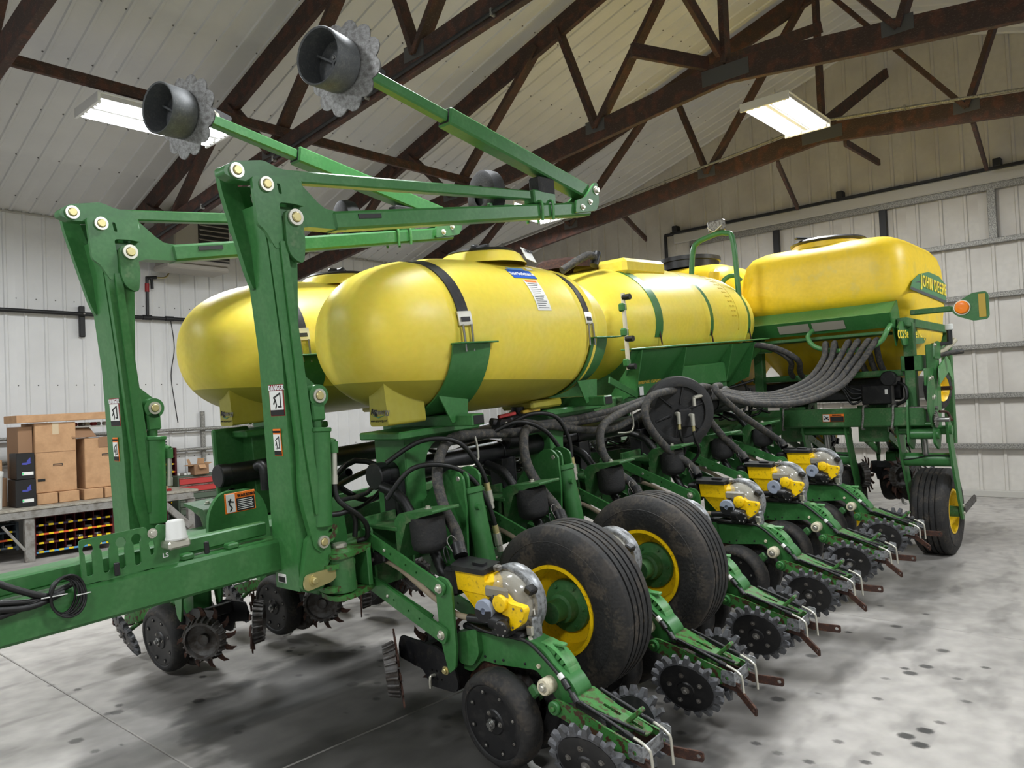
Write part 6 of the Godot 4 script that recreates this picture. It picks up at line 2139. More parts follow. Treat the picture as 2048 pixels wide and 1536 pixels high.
# ---------------------------------------------------------------- rear frame (centre section across the shed)
func build_rear():
	var t := frame_part("rear_toolbar", Transform3D())
	box2(Vector3(7.55, 1.20, -5.6), Vector3(7.73, 1.375, -1.82), 0.012)
	part(t, "beam", M.green_dusty)
	for z in [-2.34, -2.08, -3.1]:
		hose([Vector3(7.66, 1.385, z), Vector3(7.54, 1.387, z), Vector3(7.538, 1.29, z - 0.005), Vector3(7.54, 1.19, z - 0.02), Vector3(7.6, 1.18, z - 0.02)], 0.010, 8, 3)
		part(t, "u_bolt", M.galvanized)
	bx(Vector3(7.546, 1.29, -2.62), Vector3(0.004, 0.075, 0.2), 0.001)
	part(t, "warning_sticker", M.orange)
	bx(Vector3(7.543, 1.29, -2.685), Vector3(0.004, 0.068, 0.062), 0.0005)
	part(t, "picture_panel", M.white_label)
	bx(Vector3(7.543, 1.28, -2.585), Vector3(0.004, 0.05, 0.125), 0.0005)
	part(t, "text_panel", M.ink)
	letters(t, "WARNING", Vector3(7.54, 1.3165, -2.585), Vector3(0, 0, 1), Vector3.UP, 0.013, M.ink)
	for q in [[1.31, -2.70, 1.27, -2.66], [1.30, -2.665, 1.275, -2.705], [1.285, -2.71, 1.28, -2.66]]:
		bar(Vector3(7.54, q[0], q[1]), Vector3(7.54, q[2], q[3]), 0.001, 0.008, 0.0)
	part(t, "pictogram", M.ink)
	# uprights and plates at the near end of the toolbar
	for q in [[-1.97, 1.5], [-1.76, 1.52]]:
		plate(rounded(pv([7.50, 1.05, 7.53, 1.40, 7.58, q[1], 7.80, q[1], 7.80, 1.38, 7.74, 1.10, 7.66, 0.98]), 0.03), Transform3D(Basis(), Vector3(0, 0, q[0])), 0.018)
		part(t, "end_plate", M.green)
	for y in [1.13, 1.22, 1.36]:
		cyl(Vector3(7.57, y, -1.97), Vector3(7.57, y, -1.72), 0.018 if y > 1.2 else 0.045, 12)
		part(t, "tie_rod", M.green if y < 1.3 else M.steel_dull)
	box2(Vector3(7.66, 1.375, -1.82), Vector3(7.80, 1.93, -1.74), 0.008)
	part(t, "upright", M.green)
	box2(Vector3(7.62, 1.70, -2.02), Vector3(7.95, 1.84, -1.84), 0.006)
	part(t, "cross_box", M.green)
	plate(rounded(pv([7.58, 1.80, 7.6, 1.93, 7.72, 1.96, 7.98, 1.93, 7.95, 1.84, 7.78, 1.80]), 0.02), Transform3D(Basis(), Vector3(0, 0, -1.74)), 0.012)
	part(t, "top_plate", M.green)
	plate(rounded(pv([7.36, 1.56, 7.36, 1.71, 7.88, 1.72, 7.86, 1.56]), 0.01), Transform3D(Basis(), Vector3(0, 0, -1.77)), 0.012)
	part(t, "drive_plate", M.green)
	plate(rounded(pv([7.34, 1.36, 7.40, 1.64, 7.78, 1.60, 7.76, 1.36, 7.6, 1.18, 7.45, 1.2]), 0.02), Transform3D(Basis(), Vector3(0, 0, -1.755)), 0.012)
	part(t, "drive_plate", M.green_dusty)
	for q in [[7.74, 1.66], [7.74, 1.59], [7.42, 1.62], [7.5, 1.63], [7.5, 1.45], [7.56, 1.46], [7.6, 1.92], [7.86, 1.93]]:
		bolt(Vector3(q[0], q[1], -1.745 if q[1] < 1.7 else -1.728), Vector3(0, 0, 1), 0.014)
		part(t, "bolt", M.zinc)
	# contact drive wheel in its bracket
	plate(rounded(pv([7.62, 1.56, 7.65, 1.72, 7.92, 1.83, 8.05, 1.78, 8.16, 1.62, 8.13, 1.585, 7.98, 1.68, 7.80, 1.62]), 0.02), Transform3D(Basis(), Vector3(0, 0, -1.72)), 0.012)
	part(t, "wheel_bracket", M.green_light)
	var w := frame_part("contact_wheel", Transform3D())
	var c := Vector3(7.86, 1.53, -1.78)
	lathe(c, Vector3(-0.25, 0, 1), [Vector2(0.12, -0.045), Vector2(0.175, -0.04), Vector2(0.19, -0.01), Vector2(0.188, 0.03), Vector2(0.165, 0.045), Vector2(0.12, 0.045)], 40)
	part(w, "tyre", M.rubber)
	lathe(c, Vector3(-0.25, 0, 1), [Vector2(0.12, 0.045), Vector2(0.105, 0.03), Vector2(0.09, 0.0), Vector2(0.03, 0.0), Vector2(0.03, 0.03), Vector2(0, 0.03)], 28)
	part(w, "rim", M.yellow_paint)
	cyl(c, c + Vector3(-0.03, 0, 0.12), 0.02, 10)
	part(w, "axle", M.rust)
	# sprocket and shaft
	var sp := frame_part("drive_sprocket", Transform3D())
	lathe(Vector3(7.5, 1.26, -1.73), Vector3(0, 0, 1), [Vector2(0, 0), Vector2(0.055, 0), Vector2(0.055, 0.014), Vector2(0, 0.014)], 24)
	for k in 18:
		var a := TAU * k / 18.0
		bx(Vector3(7.5 + cos(a) * 0.062, 1.26 + sin(a) * 0.062, -1.723), Vector3(0.018, 0.010, 0.012), 0.002, Basis(Vector3(0, 0, 1), a))
	part(sp, "sprocket", M.steel_dull)
	cyl(Vector3(7.5, 1.26, -1.74), Vector3(7.5, 1.26, -1.62), 0.022, 14)
	part(sp, "shaft", M.steel)
	hose([Vector3(7.52, 1.33, -1.70), Vector3(7.6, 1.32, -1.66), Vector3(7.62, 1.27, -1.64), Vector3(7.58, 1.25, -1.62)], 0.012, 8)
	part(sp, "tensioner", M.rust)
	# lift wheels: forks, cross tubes, tyres
	for q in [[-1.87, 0.0], [-2.74, 0.0]]:
		var z: float = q[0]
		var f := frame_part("lift_fork", Transform3D())
		for s in [0.19, -0.22]:
			plate(rounded(pv([7.60, 1.20, 7.66, 1.25, 7.74, 1.22, 7.80, 1.0, 7.93, 0.72, 8.03, 0.42, 8.05, 0.33, 7.98, 0.32, 7.92, 0.45, 7.72, 0.86]), 0.02), Transform3D(Basis(), Vector3(0, 0, z + s)), 0.02)
			part(f, "fork_arm", M.green)
			for b in [[8.0, 0.45], [8.02, 0.38]]:
				bolt(Vector3(b[0], b[1], z + s + (0.02 if s > 0 else 0.0)), Vector3(0, 0, signf(s)), 0.012)
				part(f, "bolt", M.zinc)
		cyl(Vector3(7.80, 0.885, z - 0.2), Vector3(7.80, 0.885, z + 0.19), 0.062, 24)
		part(f, "cross_tube", M.green)
		cyl(Vector3(7.67, 1.16, z - 0.24), Vector3(7.67, 1.16, z + 0.23), 0.04, 18)
		part(f, "pivot_tube", M.green)
		cyl(Vector3(7.78, 0.93, z - 0.02), Vector3(7.72, 1.22, z - 0.02), 0.03, 14)
		part(f, "lift_rod", M.steel)
		hose([Vector3(7.74, 0.92, z + 0.2), Vector3(7.735, 0.93, z + 0.05), Vector3(7.735, 0.90, z - 0.1), Vector3(7.74, 0.88, z - 0.22)], 0.006, 6)
		part(f, "hydraulic_line", M.black_hose)
		cyl(Vector3(7.99, 0.395, z - 0.2), Vector3(7.99, 0.395, z + 0.2), 0.025, 12)
		part(f, "axle", M.green_dusty)
		make_wheel("rear_wheel", Vector3(7.99, 0.395, z), Transform3D(), Vector3(0, 0, 1), 0.395, 0.30, 0.20)
	# scraper behind the near tyre
	bar(Vector3(8.02, 0.40, -1.66), Vector3(8.5, 0.46, -1.66), 0.03, 0.07, 0.01)
	part(t, "scraper", M.disc_iron)
	# seed tank carrier: posts, sills, platform with sloped fascia
	var s := frame_part("tank_platform", Transform3D())
	for z in [-1.99, -3.42, -5.1]:
		for x in [7.62, 9.0]:
			box2(Vector3(x, 0.95 if x > 8.0 else 1.37, z), Vector3(x + 0.09, 2.14, z + 0.09), 0.006)
			part(s, "post", M.green_dusty)
	for z in [-1.97, -3.40, -5.1]:
		box2(Vector3(7.5, 2.10, z - 0.03), Vector3(9.1, 2.18, z + 0.06), 0.006)
		part(s, "sill", M.green_dusty)
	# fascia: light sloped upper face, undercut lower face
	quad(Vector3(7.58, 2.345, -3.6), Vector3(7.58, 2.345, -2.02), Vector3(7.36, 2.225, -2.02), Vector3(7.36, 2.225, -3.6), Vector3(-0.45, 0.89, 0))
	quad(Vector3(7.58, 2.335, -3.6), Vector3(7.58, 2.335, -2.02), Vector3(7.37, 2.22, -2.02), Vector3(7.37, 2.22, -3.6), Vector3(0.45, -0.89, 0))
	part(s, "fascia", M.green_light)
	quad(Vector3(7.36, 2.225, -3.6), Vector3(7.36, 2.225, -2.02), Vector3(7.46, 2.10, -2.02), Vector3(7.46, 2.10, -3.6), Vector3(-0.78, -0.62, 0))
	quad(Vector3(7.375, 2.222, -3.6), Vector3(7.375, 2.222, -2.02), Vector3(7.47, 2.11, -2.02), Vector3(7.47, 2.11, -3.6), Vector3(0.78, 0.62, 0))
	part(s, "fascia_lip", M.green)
	for k in 2:
		var z := -3.05 + k * 0.33
		quad(Vector3(7.372, 2.2, z), Vector3(7.372, 2.2, z + 0.3), Vector3(7.432, 2.125, z + 0.3), Vector3(7.432, 2.125, z), Vector3(-0.78, -0.62, 0))
		part(s, "instruction_label", M.beige)
	# angled end gusset and lettered plate on the side
	plate(pv([7.36, 2.225, 7.58, 2.35, 7.66, 2.14, 7.5, 1.93, 7.42, 2.10]), Transform3D(Basis(), Vector3(0, 0, -2.02)), 0.012)
	part(s, "end_gusset", M.green)
	plate(pv([7.16, 2.08, 7.30, 1.93, 8.0, 1.97, 8.25, 2.12, 8.30, 2.17, 7.25, 2.14]), Transform3D(Basis(), Vector3(0.16, 0, -1.955)), 0.014)
	part(s, "name_plate", M.green)
	letters(s, "CCS Seed Delivery", Vector3(7.74, 2.04, -1.938), Vector3(1, 0.045, 0).normalized(), Vector3.UP, 0.075, M.letter_yellow, 1.02, 0.003)
	# seed metering box under the hoppers
	for z in [-2.73, -4.45]:
		box2(Vector3(7.75, 1.44, z - 0.68), Vector3(8.7, 1.66, z + 0.68), 0.02)
		part(s, "metering_box", M.black_plastic)
		box2(Vector3(7.64, 1.66, z - 0.72), Vector3(7.74, 1.72, z + 0.72), 0.008)
		part(s, "metering_rail", M.green_dusty)
		box2(Vector3(7.42, 2.04, z - 0.66), Vector3(7.62, 2.07, z + 0.66), 0.006)
		part(s, "hopper_band", M.green_dusty)
	# pipe arch that carries the seed hoses
	var hg := frame_part("hose_hanger", Transform3D())
	hose([Vector3(7.4, 2.13, -2.72), Vector3(7.3, 2.06, -2.73), Vector3(7.28, 1.97, -2.66), Vector3(7.28, 1.925, -2.52), Vector3(7.28, 1.91, -2.35), Vector3(7.28, 1.915, -2.2), Vector3(7.28, 1.97, -2.08), Vector3(7.3, 2.06, -2.03), Vector3(7.42, 2.12, -2.03)], 0.022, 12)
	part(hg, "bent_pipe", M.green_light)
	# guard rail arch with work lamp
	var ar := frame_part("rail_arch", Transform3D())
	hose([Vector3(7.0, 2.0, -3.79), Vector3(7.0, 2.6, -3.76), Vector3(7.0, 3.0, -3.72), Vector3(7.0, 3.09, -3.66), Vector3(7.0, 3.12, -3.56), Vector3(7.0, 3.14, -3.44), Vector3(7.0, 3.13, -3.36), Vector3(7.0, 3.06, -3.29), Vector3(7.0, 2.6, -3.26), Vector3(7.0, 2.0, -3.24)], 0.026, 12)
	part(ar, "rail_pipe", M.green)
	box2(Vector3(6.9, 1.96, -3.85), Vector3(7.6, 2.0, -3.2), 0.01)
	part(ar, "step", M.green)
	var wl := thing("work_lamp", "small dusty square work lamp on top of the green arch rail", "lamp", Vector3(7.0, 3.14, -3.45))
	bx(Vector3(7.0, 3.22, -3.45), Vector3(0.06, 0.11, 0.17), 0.012, Basis(Vector3(0, 0, 1), 0.15))
	part(wl, "housing", M.steel_dull)
	bar(Vector3(7.0, 3.14, -3.47), Vector3(7.0, 3.18, -3.46), 0.03, 0.03, 0.004)
	part(wl, "foot", M.steel_dull)
	for q in [-3.53, -3.38]:
		hose([Vector3(6.98, 3.16, -3.47), Vector3(6.965, 3.18, (q - 3.47) / 2), Vector3(6.965, 3.21, q)], 0.006, 6)
		part(wl, "bail", M.tube_clear)
	# second handle at the tank corner
	hose([Vector3(7.35, 2.3, -3.62), Vector3(7.35, 2.66, -3.6), Vector3(7.36, 2.75, -3.55), Vector3(7.4, 2.77, -3.48), Vector3(7.46, 2.72, -3.44)], 0.024, 10)
	part(ar, "grab_handle", M.green)
	# extremity lamp: green board, amber lens, reflective stripe
	var lp := thing("amber_lamp_board", "green warning board with round amber lamp and yellow reflector beside the seed tank", "lamp", Vector3(7.75, 2.24, -1.6))
	bar(Vector3(7.78, 2.24, -1.95), Vector3(7.74, 2.235, -1.60), 0.05, 0.05, 0.008)
	part(lp, "arm", M.green_dusty)
	plate(rounded(pv([-1.55, 2.29, -1.44, 2.355, -1.335, 2.36, -1.315, 2.33, -1.315, 2.14, -1.335, 2.115, -1.44, 2.11, -1.56, 2.16, -1.60, 2.20, -1.60, 2.25]), 0.02), in_wv(7.74), 0.012)
	part(lp, "board", M.green)
	bx(Vector3(7.724, 2.237, -1.365), Vector3(0.004, 0.205, 0.055), 0.002)
	part(lp, "reflector", M.amber_tape)
	lathe(Vector3(7.728, 2.235, -1.52), Vector3(-1, 0, 0), [Vector2(0.058, 0), Vector2(0.058, 0.02), Vector2(0.05, 0.032), Vector2(0.02, 0.036), Vector2(0, 0.034)], 28)
	part(lp, "amber_lens", M.amber)
	ring(Vector3(7.73, 2.235, -1.52), Vector3(-1, 0, 0), 0.066, 0.058, 0.012, 28)
	part(lp, "lens_ring", M.zinc)
	# small valves behind the upright
	var vg := thing("sensor_valve", "small white-capped valve and stubby pipes behind the rear upright", "valve", Vector3(7.85, 1.95, -1.72))
	cyl(Vector3(7.86, 1.94, -1.66), Vector3(7.86, 2.06, -1.66), 0.024, 12)
	part(vg, "valve_body", M.black_plastic)
	cyl(Vector3(7.86, 2.055, -1.66), Vector3(7.86, 2.11, -1.66), 0.034, 14, -1.0, 0.006)
	part(vg, "cap", M.white_plastic)
	hose([Vector3(7.8, 1.84, -1.78), Vector3(7.85, 1.88, -1.70), Vector3(7.9, 1.97, -1.62)], 0.022, 10)
	part(vg, "pipe_stub", M.tube_clear)
	hose([Vector3(7.8, 1.83, -1.76), Vector3(7.88, 1.85, -1.66), Vector3(7.95, 1.86, -1.58)], 0.024, 10)
	part(vg, "pipe_stub", M.hose_grey)
	bar(Vector3(7.8, 1.93, -1.80), Vector3(7.86, 1.94, -1.64), 0.03, 0.03, 0.004)
	part(vg, "elbow", M.black_plastic)
	# control box, motor and loose wiring under the tank
	var cb := thing("control_box", "black square control box on the rear toolbar under the seed tank", "control box", Vector3(7.6, 1.40, -2.2))
	box2(Vector3(7.57, 1.405, -2.36), Vector3(7.69, 1.59, -2.10), 0.012)
	part(cb, "case", M.black_plastic)
	bx(Vector3(7.567, 1.52, -2.14), Vector3(0.004, 0.045, 0.025), 0.001)
	part(cb, "label", M.white_label)
	cyl(Vector3(7.56, 1.64, -2.12), Vector3(7.72, 1.64, -2.12), 0.07, 20, -1.0, 0.01)
	part(cb, "motor", M.black_paint)
	for k in 4:
		hose([Vector3(7.6, 1.45 + 0.03 * k, -2.37), Vector3(7.57, 1.42 + 0.05 * k, -2.45), Vector3(7.58, 1.55 + 0.02 * k, -2.52), Vector3(7.62, 1.66, -2.6 - 0.05 * k)], 0.012, 6)
		part(cb, "cable", M.black_hose)
	hose([Vector3(7.62, 1.6, -2.05), Vector3(7.58, 1.56, -1.98), Vector3(7.56, 1.45, -1.97), Vector3(7.6, 1.40, -2.06)], 0.016, 8)
	part(cb, "cable", M.black_hose)
	# extra gear below and behind, seen in the gaps
	var ug := frame_part("centre_frame", WING)
	box2(Vector3(2.6, 0.34, -1.9), Vector3(5.2, 0.52, -1.75), 0.01)
	box2(Vector3(4.5, 0.40, -1.75), Vector3(5.2, 0.58, -1.05), 0.01)
	part(ug, "rail", M.green_dusty)
	box2(Vector3(4.2, 0.55, -1.9), Vector3(4.26, 1.02, -1.4), 0.006)
	part(ug, "bulkhead", M.green_dusty)
	var ho := thing("far_wing_manifold", "black tube with capped end and elbow, of the wing behind the tongue", "manifold", Vector3(-0.02, 0.5, -2.2), WING)
	cyl(Vector3(-0.14, 0.80, -2.18), Vector3(3.0, 0.80, -2.18), 0.062, 20)
	part(ho, "tube", M.black_plastic)
	cyl(Vector3(-0.155, 0.80, -2.18), Vector3(-0.09, 0.80, -2.18), 0.067, 20, -1.0, 0.006)
	part(ho, "end_cap", M.black_plastic)
	hose([Vector3(0.02, 0.83, -2.05), Vector3(0.03, 0.84, -2.02), Vector3(0.035, 0.80, -2.0), Vector3(0.035, 0.70, -2.0)], 0.03, 12)
	part(ho, "elbow", M.black_plastic)
	for u in [0.3, 1.1, 1.9]:
		box2(Vector3(u, 0.42, -2.26), Vector3(u + 0.1, 0.78, -2.12), 0.006)
		part(ho, "post", M.black_paint)
	var fw := frame_part("other_wing_toolbar", WING)
	box2(Vector3(-0.50, 0.34, -2.31), Vector3(5.0, 0.52, -2.13), 0.012)
	part(fw, "beam", M.green_dusty)
	box2(Vector3(-0.09, 0.5, -2.34), Vector3(0.14, 1.06, -2.3), 0.01)
	part(fw, "stand_plate", M.green)
	box2(Vector3(0.1, 0.52, -2.32), Vector3(0.5, 1.02, -2.3), 0.01)
	part(fw, "panel", M.green)

# ---------------------------------------------------------------- hoses
func wv(p: Vector3) -> Vector3:
	return WING * p

func build_hoses():
	# seed hoses, one to each mini hopper of the wing
	var ends := [
		[Vector3(1.5, 0.915, -0.98), Vector3(1.05, 0.90, -0.99), Vector3(0.72, 0.93, -0.96), Vector3(0.42, 0.93, -0.88), Vector3(0.25, 0.80, -0.80), Vector3(0.20, 0.64, -0.72), Vector3(0.17, 0.53, -0.62), Vector3(0.10, 0.46, -0.53)],
		[Vector3(2.1, 0.90, -0.98), Vector3(1.5, 0.90, -0.97), Vector3(1.15, 0.92, -0.93), Vector3(0.97, 0.88, -0.84), Vector3(0.91, 0.74, -0.78), Vector3(0.92, 0.60, -0.70), Vector3(0.92, 0.52, -0.62), Vector3(0.865, 0.46, -0.53)],
		[Vector3(2.9, 0.99, -0.96), Vector3(2.4, 0.95, -0.93), Vector3(1.95, 0.91, -0.86), Vector3(1.68, 0.85, -0.80), Vector3(1.60, 0.72, -0.75), Vector3(1.63, 0.60, -0.69), Vector3(1.67, 0.52, -0.61), Vector3(1.63, 0.46, -0.53)],
		[Vector3(3.05, 1.0, -0.88), Vector3(2.7, 1.02, -0.82), Vector3(2.3, 1.01, -0.78), Vector3(2.17, 0.92, -0.77), Vector3(2.17, 0.80, -0.74), Vector3(2.28, 0.64, -0.68), Vector3(2.38, 0.54, -0.60), Vector3(2.39, 0.46, -0.53)],
		[Vector3(3.3, 1.0, -0.86), Vector3(3.05, 1.02, -0.80), Vector3(2.88, 0.97, -0.75), Vector3(2.92, 0.82, -0.71), Vector3(3.02, 0.66, -0.65), Vector3(3.12, 0.54, -0.59), Vector3(3.15, 0.46, -0.53)],
		[Vector3(3.5, 1.0, -0.86), Vector3(3.25, 1.0, -0.78), Vector3(3.25, 0.92, -0.73), Vector3(3.45, 0.77, -0.68), Vector3(3.68, 0.63, -0.62), Vector3(3.87, 0.52, -0.57), Vector3(3.91, 0.46, -0.53)]]
	var words := ["first", "second", "third", "fourth", "fifth", "sixth"]
	for k in 6:
		var t := thing("seed_hose", "thick grey seed hose curving down to the lid of the %s row unit" % words[k], "hose", ends[k][ends[k].size() - 1], WING, "seed hoses")
		hose(ends[k], 0.027, 12, 8)
		part(t, "tube", M.hose_grey)
		var e: Vector3 = ends[k][ends[k].size() - 1]
		cyl(e + Vector3(0, -0.015, 0.0), e + Vector3(0.02, 0.03, -0.035), 0.034, 14)
		part(t, "cuff", M.black_plastic)
		hose([e + Vector3(-0.03, 0.01, -0.02), e + Vector3(-0.04, 0.06, -0.04), e + Vector3(0.0, 0.075, -0.05), e + Vector3(0.03, 0.03, -0.03)], 0.0025, 5)
		part(t, "tie_wire", M.steel_dull)
	# bundle from the metering box over the hanger
	var rng := RandomNumberGenerator.new()
	rng.seed = 12
	var tops := [-2.56, -2.48, -2.36, -2.28, -2.19, -2.12]
	for k in 6:
		var z: float = tops[k]
		var f := k / 5.0
		var pts := [Vector3(7.72, 1.68, z - 0.06), Vector3(7.6, 1.80, z - 0.07), Vector3(7.42, 1.95, z - 0.04), Vector3(7.27, 1.985 - 0.01 * f, z),
			Vector3(7.14, lerpf(1.84, 1.77, f), lerpf(-2.54, -2.23, f)), Vector3(6.92, lerpf(1.65, 1.58, f), lerpf(-2.62, -2.34, f)), Vector3(6.55, lerpf(1.545, 1.465, f), lerpf(-2.77, -2.53, f)),
			Vector3(6.15, lerpf(1.56, 1.47, f), lerpf(-2.90, -2.76, f)), Vector3(5.8, lerpf(1.61, 1.54, f), lerpf(-2.98, -2.90, f)), wv(Vector3(3.25, 1.0 - 0.045 * (k % 3), -0.84 - 0.05 * (k / 3)))]
		hose(pts, 0.027, 12, 8)
		solid("delivery_hose", M.hose_grey, ["grey delivery hose looped over the green hanger, outermost towards the arch rail", "grey delivery hose looped over the hanger, second from the arch rail", "grey delivery hose looped over the hanger, third from the arch rail", "grey delivery hose looped over the hanger, fourth from the arch rail", "grey delivery hose looped over the hanger, second from the lettered plate", "grey delivery hose looped over the hanger, beside the lettered plate"][k], "hose", Vector3(7.27, 1.98, z), Transform3D(), "delivery hoses over the hanger")
	for k in 2:
		hose([Vector3(7.7, 1.70, -2.95 - 0.09 * k), Vector3(7.45, 1.75, -2.88 - 0.09 * k), Vector3(7.25, 1.86, -2.82 - 0.07 * k), Vector3(7.12, 1.98, -2.98 - 0.03 * k), Vector3(6.9, 2.03, -3.2), Vector3(6.6, 2.02, -3.4)], 0.027, 12, 8)
		solid("return_hose", M.hose_grey, "grey hose bending down from behind the strapped tank to the metering box" if k == 0 else "second grey hose bending down beside it to the metering box", "hose", Vector3(7.7, 1.70, -2.95))
	# long hoses lying beside the manifold towards the front
	var runs := [
		[Vector3(3.2, 1.0, -0.9), Vector3(2.6, 0.985, -0.95), Vector3(2.1, 0.935, -0.97), Vector3(1.55, 0.92, -0.97), Vector3(1.2, 0.93, -1.0), Vector3(0.95, 0.975, -1.06)],
		[Vector3(3.1, 0.96, -0.92), Vector3(2.5, 0.90, -0.94), Vector3(2.1, 0.82, -0.95), Vector3(1.8, 0.83, -0.96), Vector3(1.45, 0.89, -0.96), Vector3(1.1, 0.96, -1.0)]]
	var rl := ["grey feed hose running level from the tank valve beside the black manifold", "grey feed hose sagging beside the black manifold"]
	for k in 2:
		hose(runs[k], 0.024, 12, 8)
		solid("feed_hose", M.hose_grey, rl[k], "hose", runs[k][0], WING)
	# ball valve below the liquid tank
	var v := thing("tank_valve", "black ball valve with red handle under the liquid tank sump", "valve", Vector3(1.02, 0.86, -1.06), WING)
	cyl(Vector3(1.2, 1.04, -1.06), Vector3(1.2, 0.98, -1.06), 0.045, 16)
	cyl(Vector3(1.02, 0.955, -1.06), Vector3(1.2, 0.985, -1.06), 0.035, 16)
	bx(Vector3(1.02, 0.93, -1.04), Vector3(0.11, 0.11, 0.10), 0.015)
	cyl(Vector3(1.05, 0.86, -1.04), Vector3(1.16, 0.85, -1.0), 0.055, 18)
	part(v, "body", M.black_plastic)
	bar(Vector3(0.98, 1.0, -1.03), Vector3(1.1, 1.01, -1.0), 0.025, 0.02, 0.005)
	part(v, "handle", M.red_faded)
	bar(Vector3(1.16, 1.01, -1.0), Vector3(1.3, 1.015, -0.98), 0.03, 0.02, 0.005)
	part(v, "handle", M.amber_tape)
	for q in [Vector3(1.0, 0.96, -0.988), Vector3(1.05, 0.905, -0.988), Vector3(1.05, 0.96, -0.988), Vector3(1.0, 0.905, -0.988)]:
		bolt(q, Vector3(0, 0, 1), 0.007)
		part(v, "bolt", M.zinc)
	# hydraulic hoses arching to the lift cylinders
	var hy_ := [
		[[Vector3(0.02, 0.70, -0.92), Vector3(0.12, 0.83, -0.84), Vector3(0.26, 0.83, -0.75), Vector3(0.38, 0.75, -0.70), Vector3(0.45, 0.62, -0.67), Vector3(0.475, 0.50, -0.655)], Vector3(0.485, 0.36, -0.64), "black hydraulic hose arching low to the first lift cylinder"],
		[[Vector3(0.10, 0.86, -1.0), Vector3(0.25, 0.95, -0.90), Vector3(0.40, 0.93, -0.80), Vector3(0.50, 0.80, -0.76), Vector3(0.535, 0.70, -0.745)], Vector3(0.55, 0.56, -0.735), "black hydraulic hose arching high to the first lift cylinder"],
		[[Vector3(0.85, 0.92, -0.98), Vector3(0.98, 0.97, -0.88), Vector3(1.12, 0.90, -0.80), Vector3(1.22, 0.74, -0.76), Vector3(1.28, 0.54, -0.74)], Vector3(1.29, 0.40, -0.73), "black hydraulic hose arching low to the second lift cylinder"],
		[[Vector3(1.0, 0.94, -1.0), Vector3(1.12, 1.0, -0.90), Vector3(1.25, 0.97, -0.82), Vector3(1.32, 0.84, -0.79), Vector3(1.32, 0.72, -0.78)], Vector3(1.33, 0.58, -0.77), "black hydraulic hose arching high to the second lift cylinder"]]
	for q in hy_:
		var t := thing("hydraulic_hose", q[2], "hose", q[1], WING, "hydraulic hoses")
		hose(q[0], 0.0125, 10, 8)
		part(t, "tube", M.black_hose)
		var a: Vector3 = q[0][q[0].size() - 1]
		var d: Vector3 = (q[1] - a).normalized()
		cyl(a, a + d * 0.04, 0.016, 10)
		part(t, "crimp", M.brass)
		cyl(a + d * 0.04, a + d * 0.10, 0.020, 12)
		cyl(a + d * 0.10, a + d * 0.135, 0.016, 6)
		part(t, "coupler", M.zinc)
	# hoses from the marker cylinder to the hinge
	for q in [[[Vector3(-0.262, 0.82, -0.93), Vector3(-0.262, 0.76, -0.92), Vector3(-0.235, 0.72, -0.91), Vector3(-0.16, 0.66, -0.91), Vector3(-0.11, 0.60, -0.92), Vector3(-0.095, 0.54, -0.95), Vector3(-0.13, 0.53, -0.98)], "black hose from the marker cylinder down to the draft hinge"], [[Vector3(-0.33, 0.69, -0.94), Vector3(-0.26, 0.685, -0.92), Vector3(-0.20, 0.685, -0.92), Vector3(-0.165, 0.64, -0.93), Vector3(-0.16, 0.56, -0.95)], "short black hose bending over at the foot of the marker mast"]]:
		hose(q[0], 0.0125, 10, 8)
		solid("marker_hose", M.black_hose, q[1], "hose", q[0][0], WING)
	# hoses hanging out of the tray and the tied coil on the draft link
	var t := thing("hose_coil", "coil of thin black hose tied to the draft link with zip ties", "hose", Vector3(-1.35, 0.60, -1.08), WING)
	for k in 5:
		var pts := []
		for i in 13:
			var a := TAU * i / 12.0
			pts.append(Vector3(-1.346 + cos(a) * (0.042 + 0.004 * k) + 0.003 * k, 0.592 + sin(a) * (0.062 + 0.003 * k), -1.088 + 0.006 * k + 0.008 * sin(a * 2 + k)))
		hose(pts, 0.0045, 6, 3, false)
		part(t, "coil_turn", M.black_hose)
	for q in [[Vector3(-1.42, 0.605, -1.07), Vector3(-1.34, 0.602, -1.06)], [Vector3(-1.31, 0.588, -1.06), Vector3(-1.26, 0.585, -1.07)]]:
		bar(q[0], q[1], 0.005, 0.003, 0.0)
		part(t, "zip_tie", M.white_label)
	var ends2 := [[Vector3(-1.34, 0.60, -1.10), Vector3(-1.40, 0.605, -1.09), Vector3(-1.50, 0.66, -1.09), Vector3(-1.62, 0.74, -1.12), Vector3(-1.8, 0.80, -1.2)], [Vector3(-1.36, 0.60, -1.10), Vector3(-1.45, 0.60, -1.09), Vector3(-1.58, 0.63, -1.08), Vector3(-1.75, 0.66, -1.1)], [Vector3(-1.30, 0.62, -1.12), Vector3(-1.42, 0.595, -1.09), Vector3(-1.56, 0.575, -1.08), Vector3(-1.75, 0.56, -1.09)], [Vector3(-1.36, 0.595, -1.10), Vector3(-1.46, 0.585, -1.075), Vector3(-1.6, 0.61, -1.07), Vector3(-1.78, 0.615, -1.08)]]
	for k in 4:
		hose(ends2[k], 0.011 if k != 0 else 0.012, 8, 6)
		part(t, "hose_run", M.black_hose)
	# dark tangle of lines between the wings
	var tg := thing("hose_tangle", "tangle of dark hoses and wires lying between the wing and the tongue", "hose", Vector3(1.0, 0.6, -1.4), WING)
	for k in 22:
		var u := rng.randf_range(-0.2, 2.6)
		var pts := []
		for i in 6:
			pts.append(Vector3(u + i * 0.32 + rng.randf_range(-0.05, 0.05), 0.62 + rng.randf_range(-0.06, 0.22), -1.45 + rng.randf_range(-0.12, 0.14)))
		hose(pts, rng.randf_range(0.006, 0.018), 6, 5)
		part(tg, "line", M.black_hose if k % 3 else M.hose_grey)
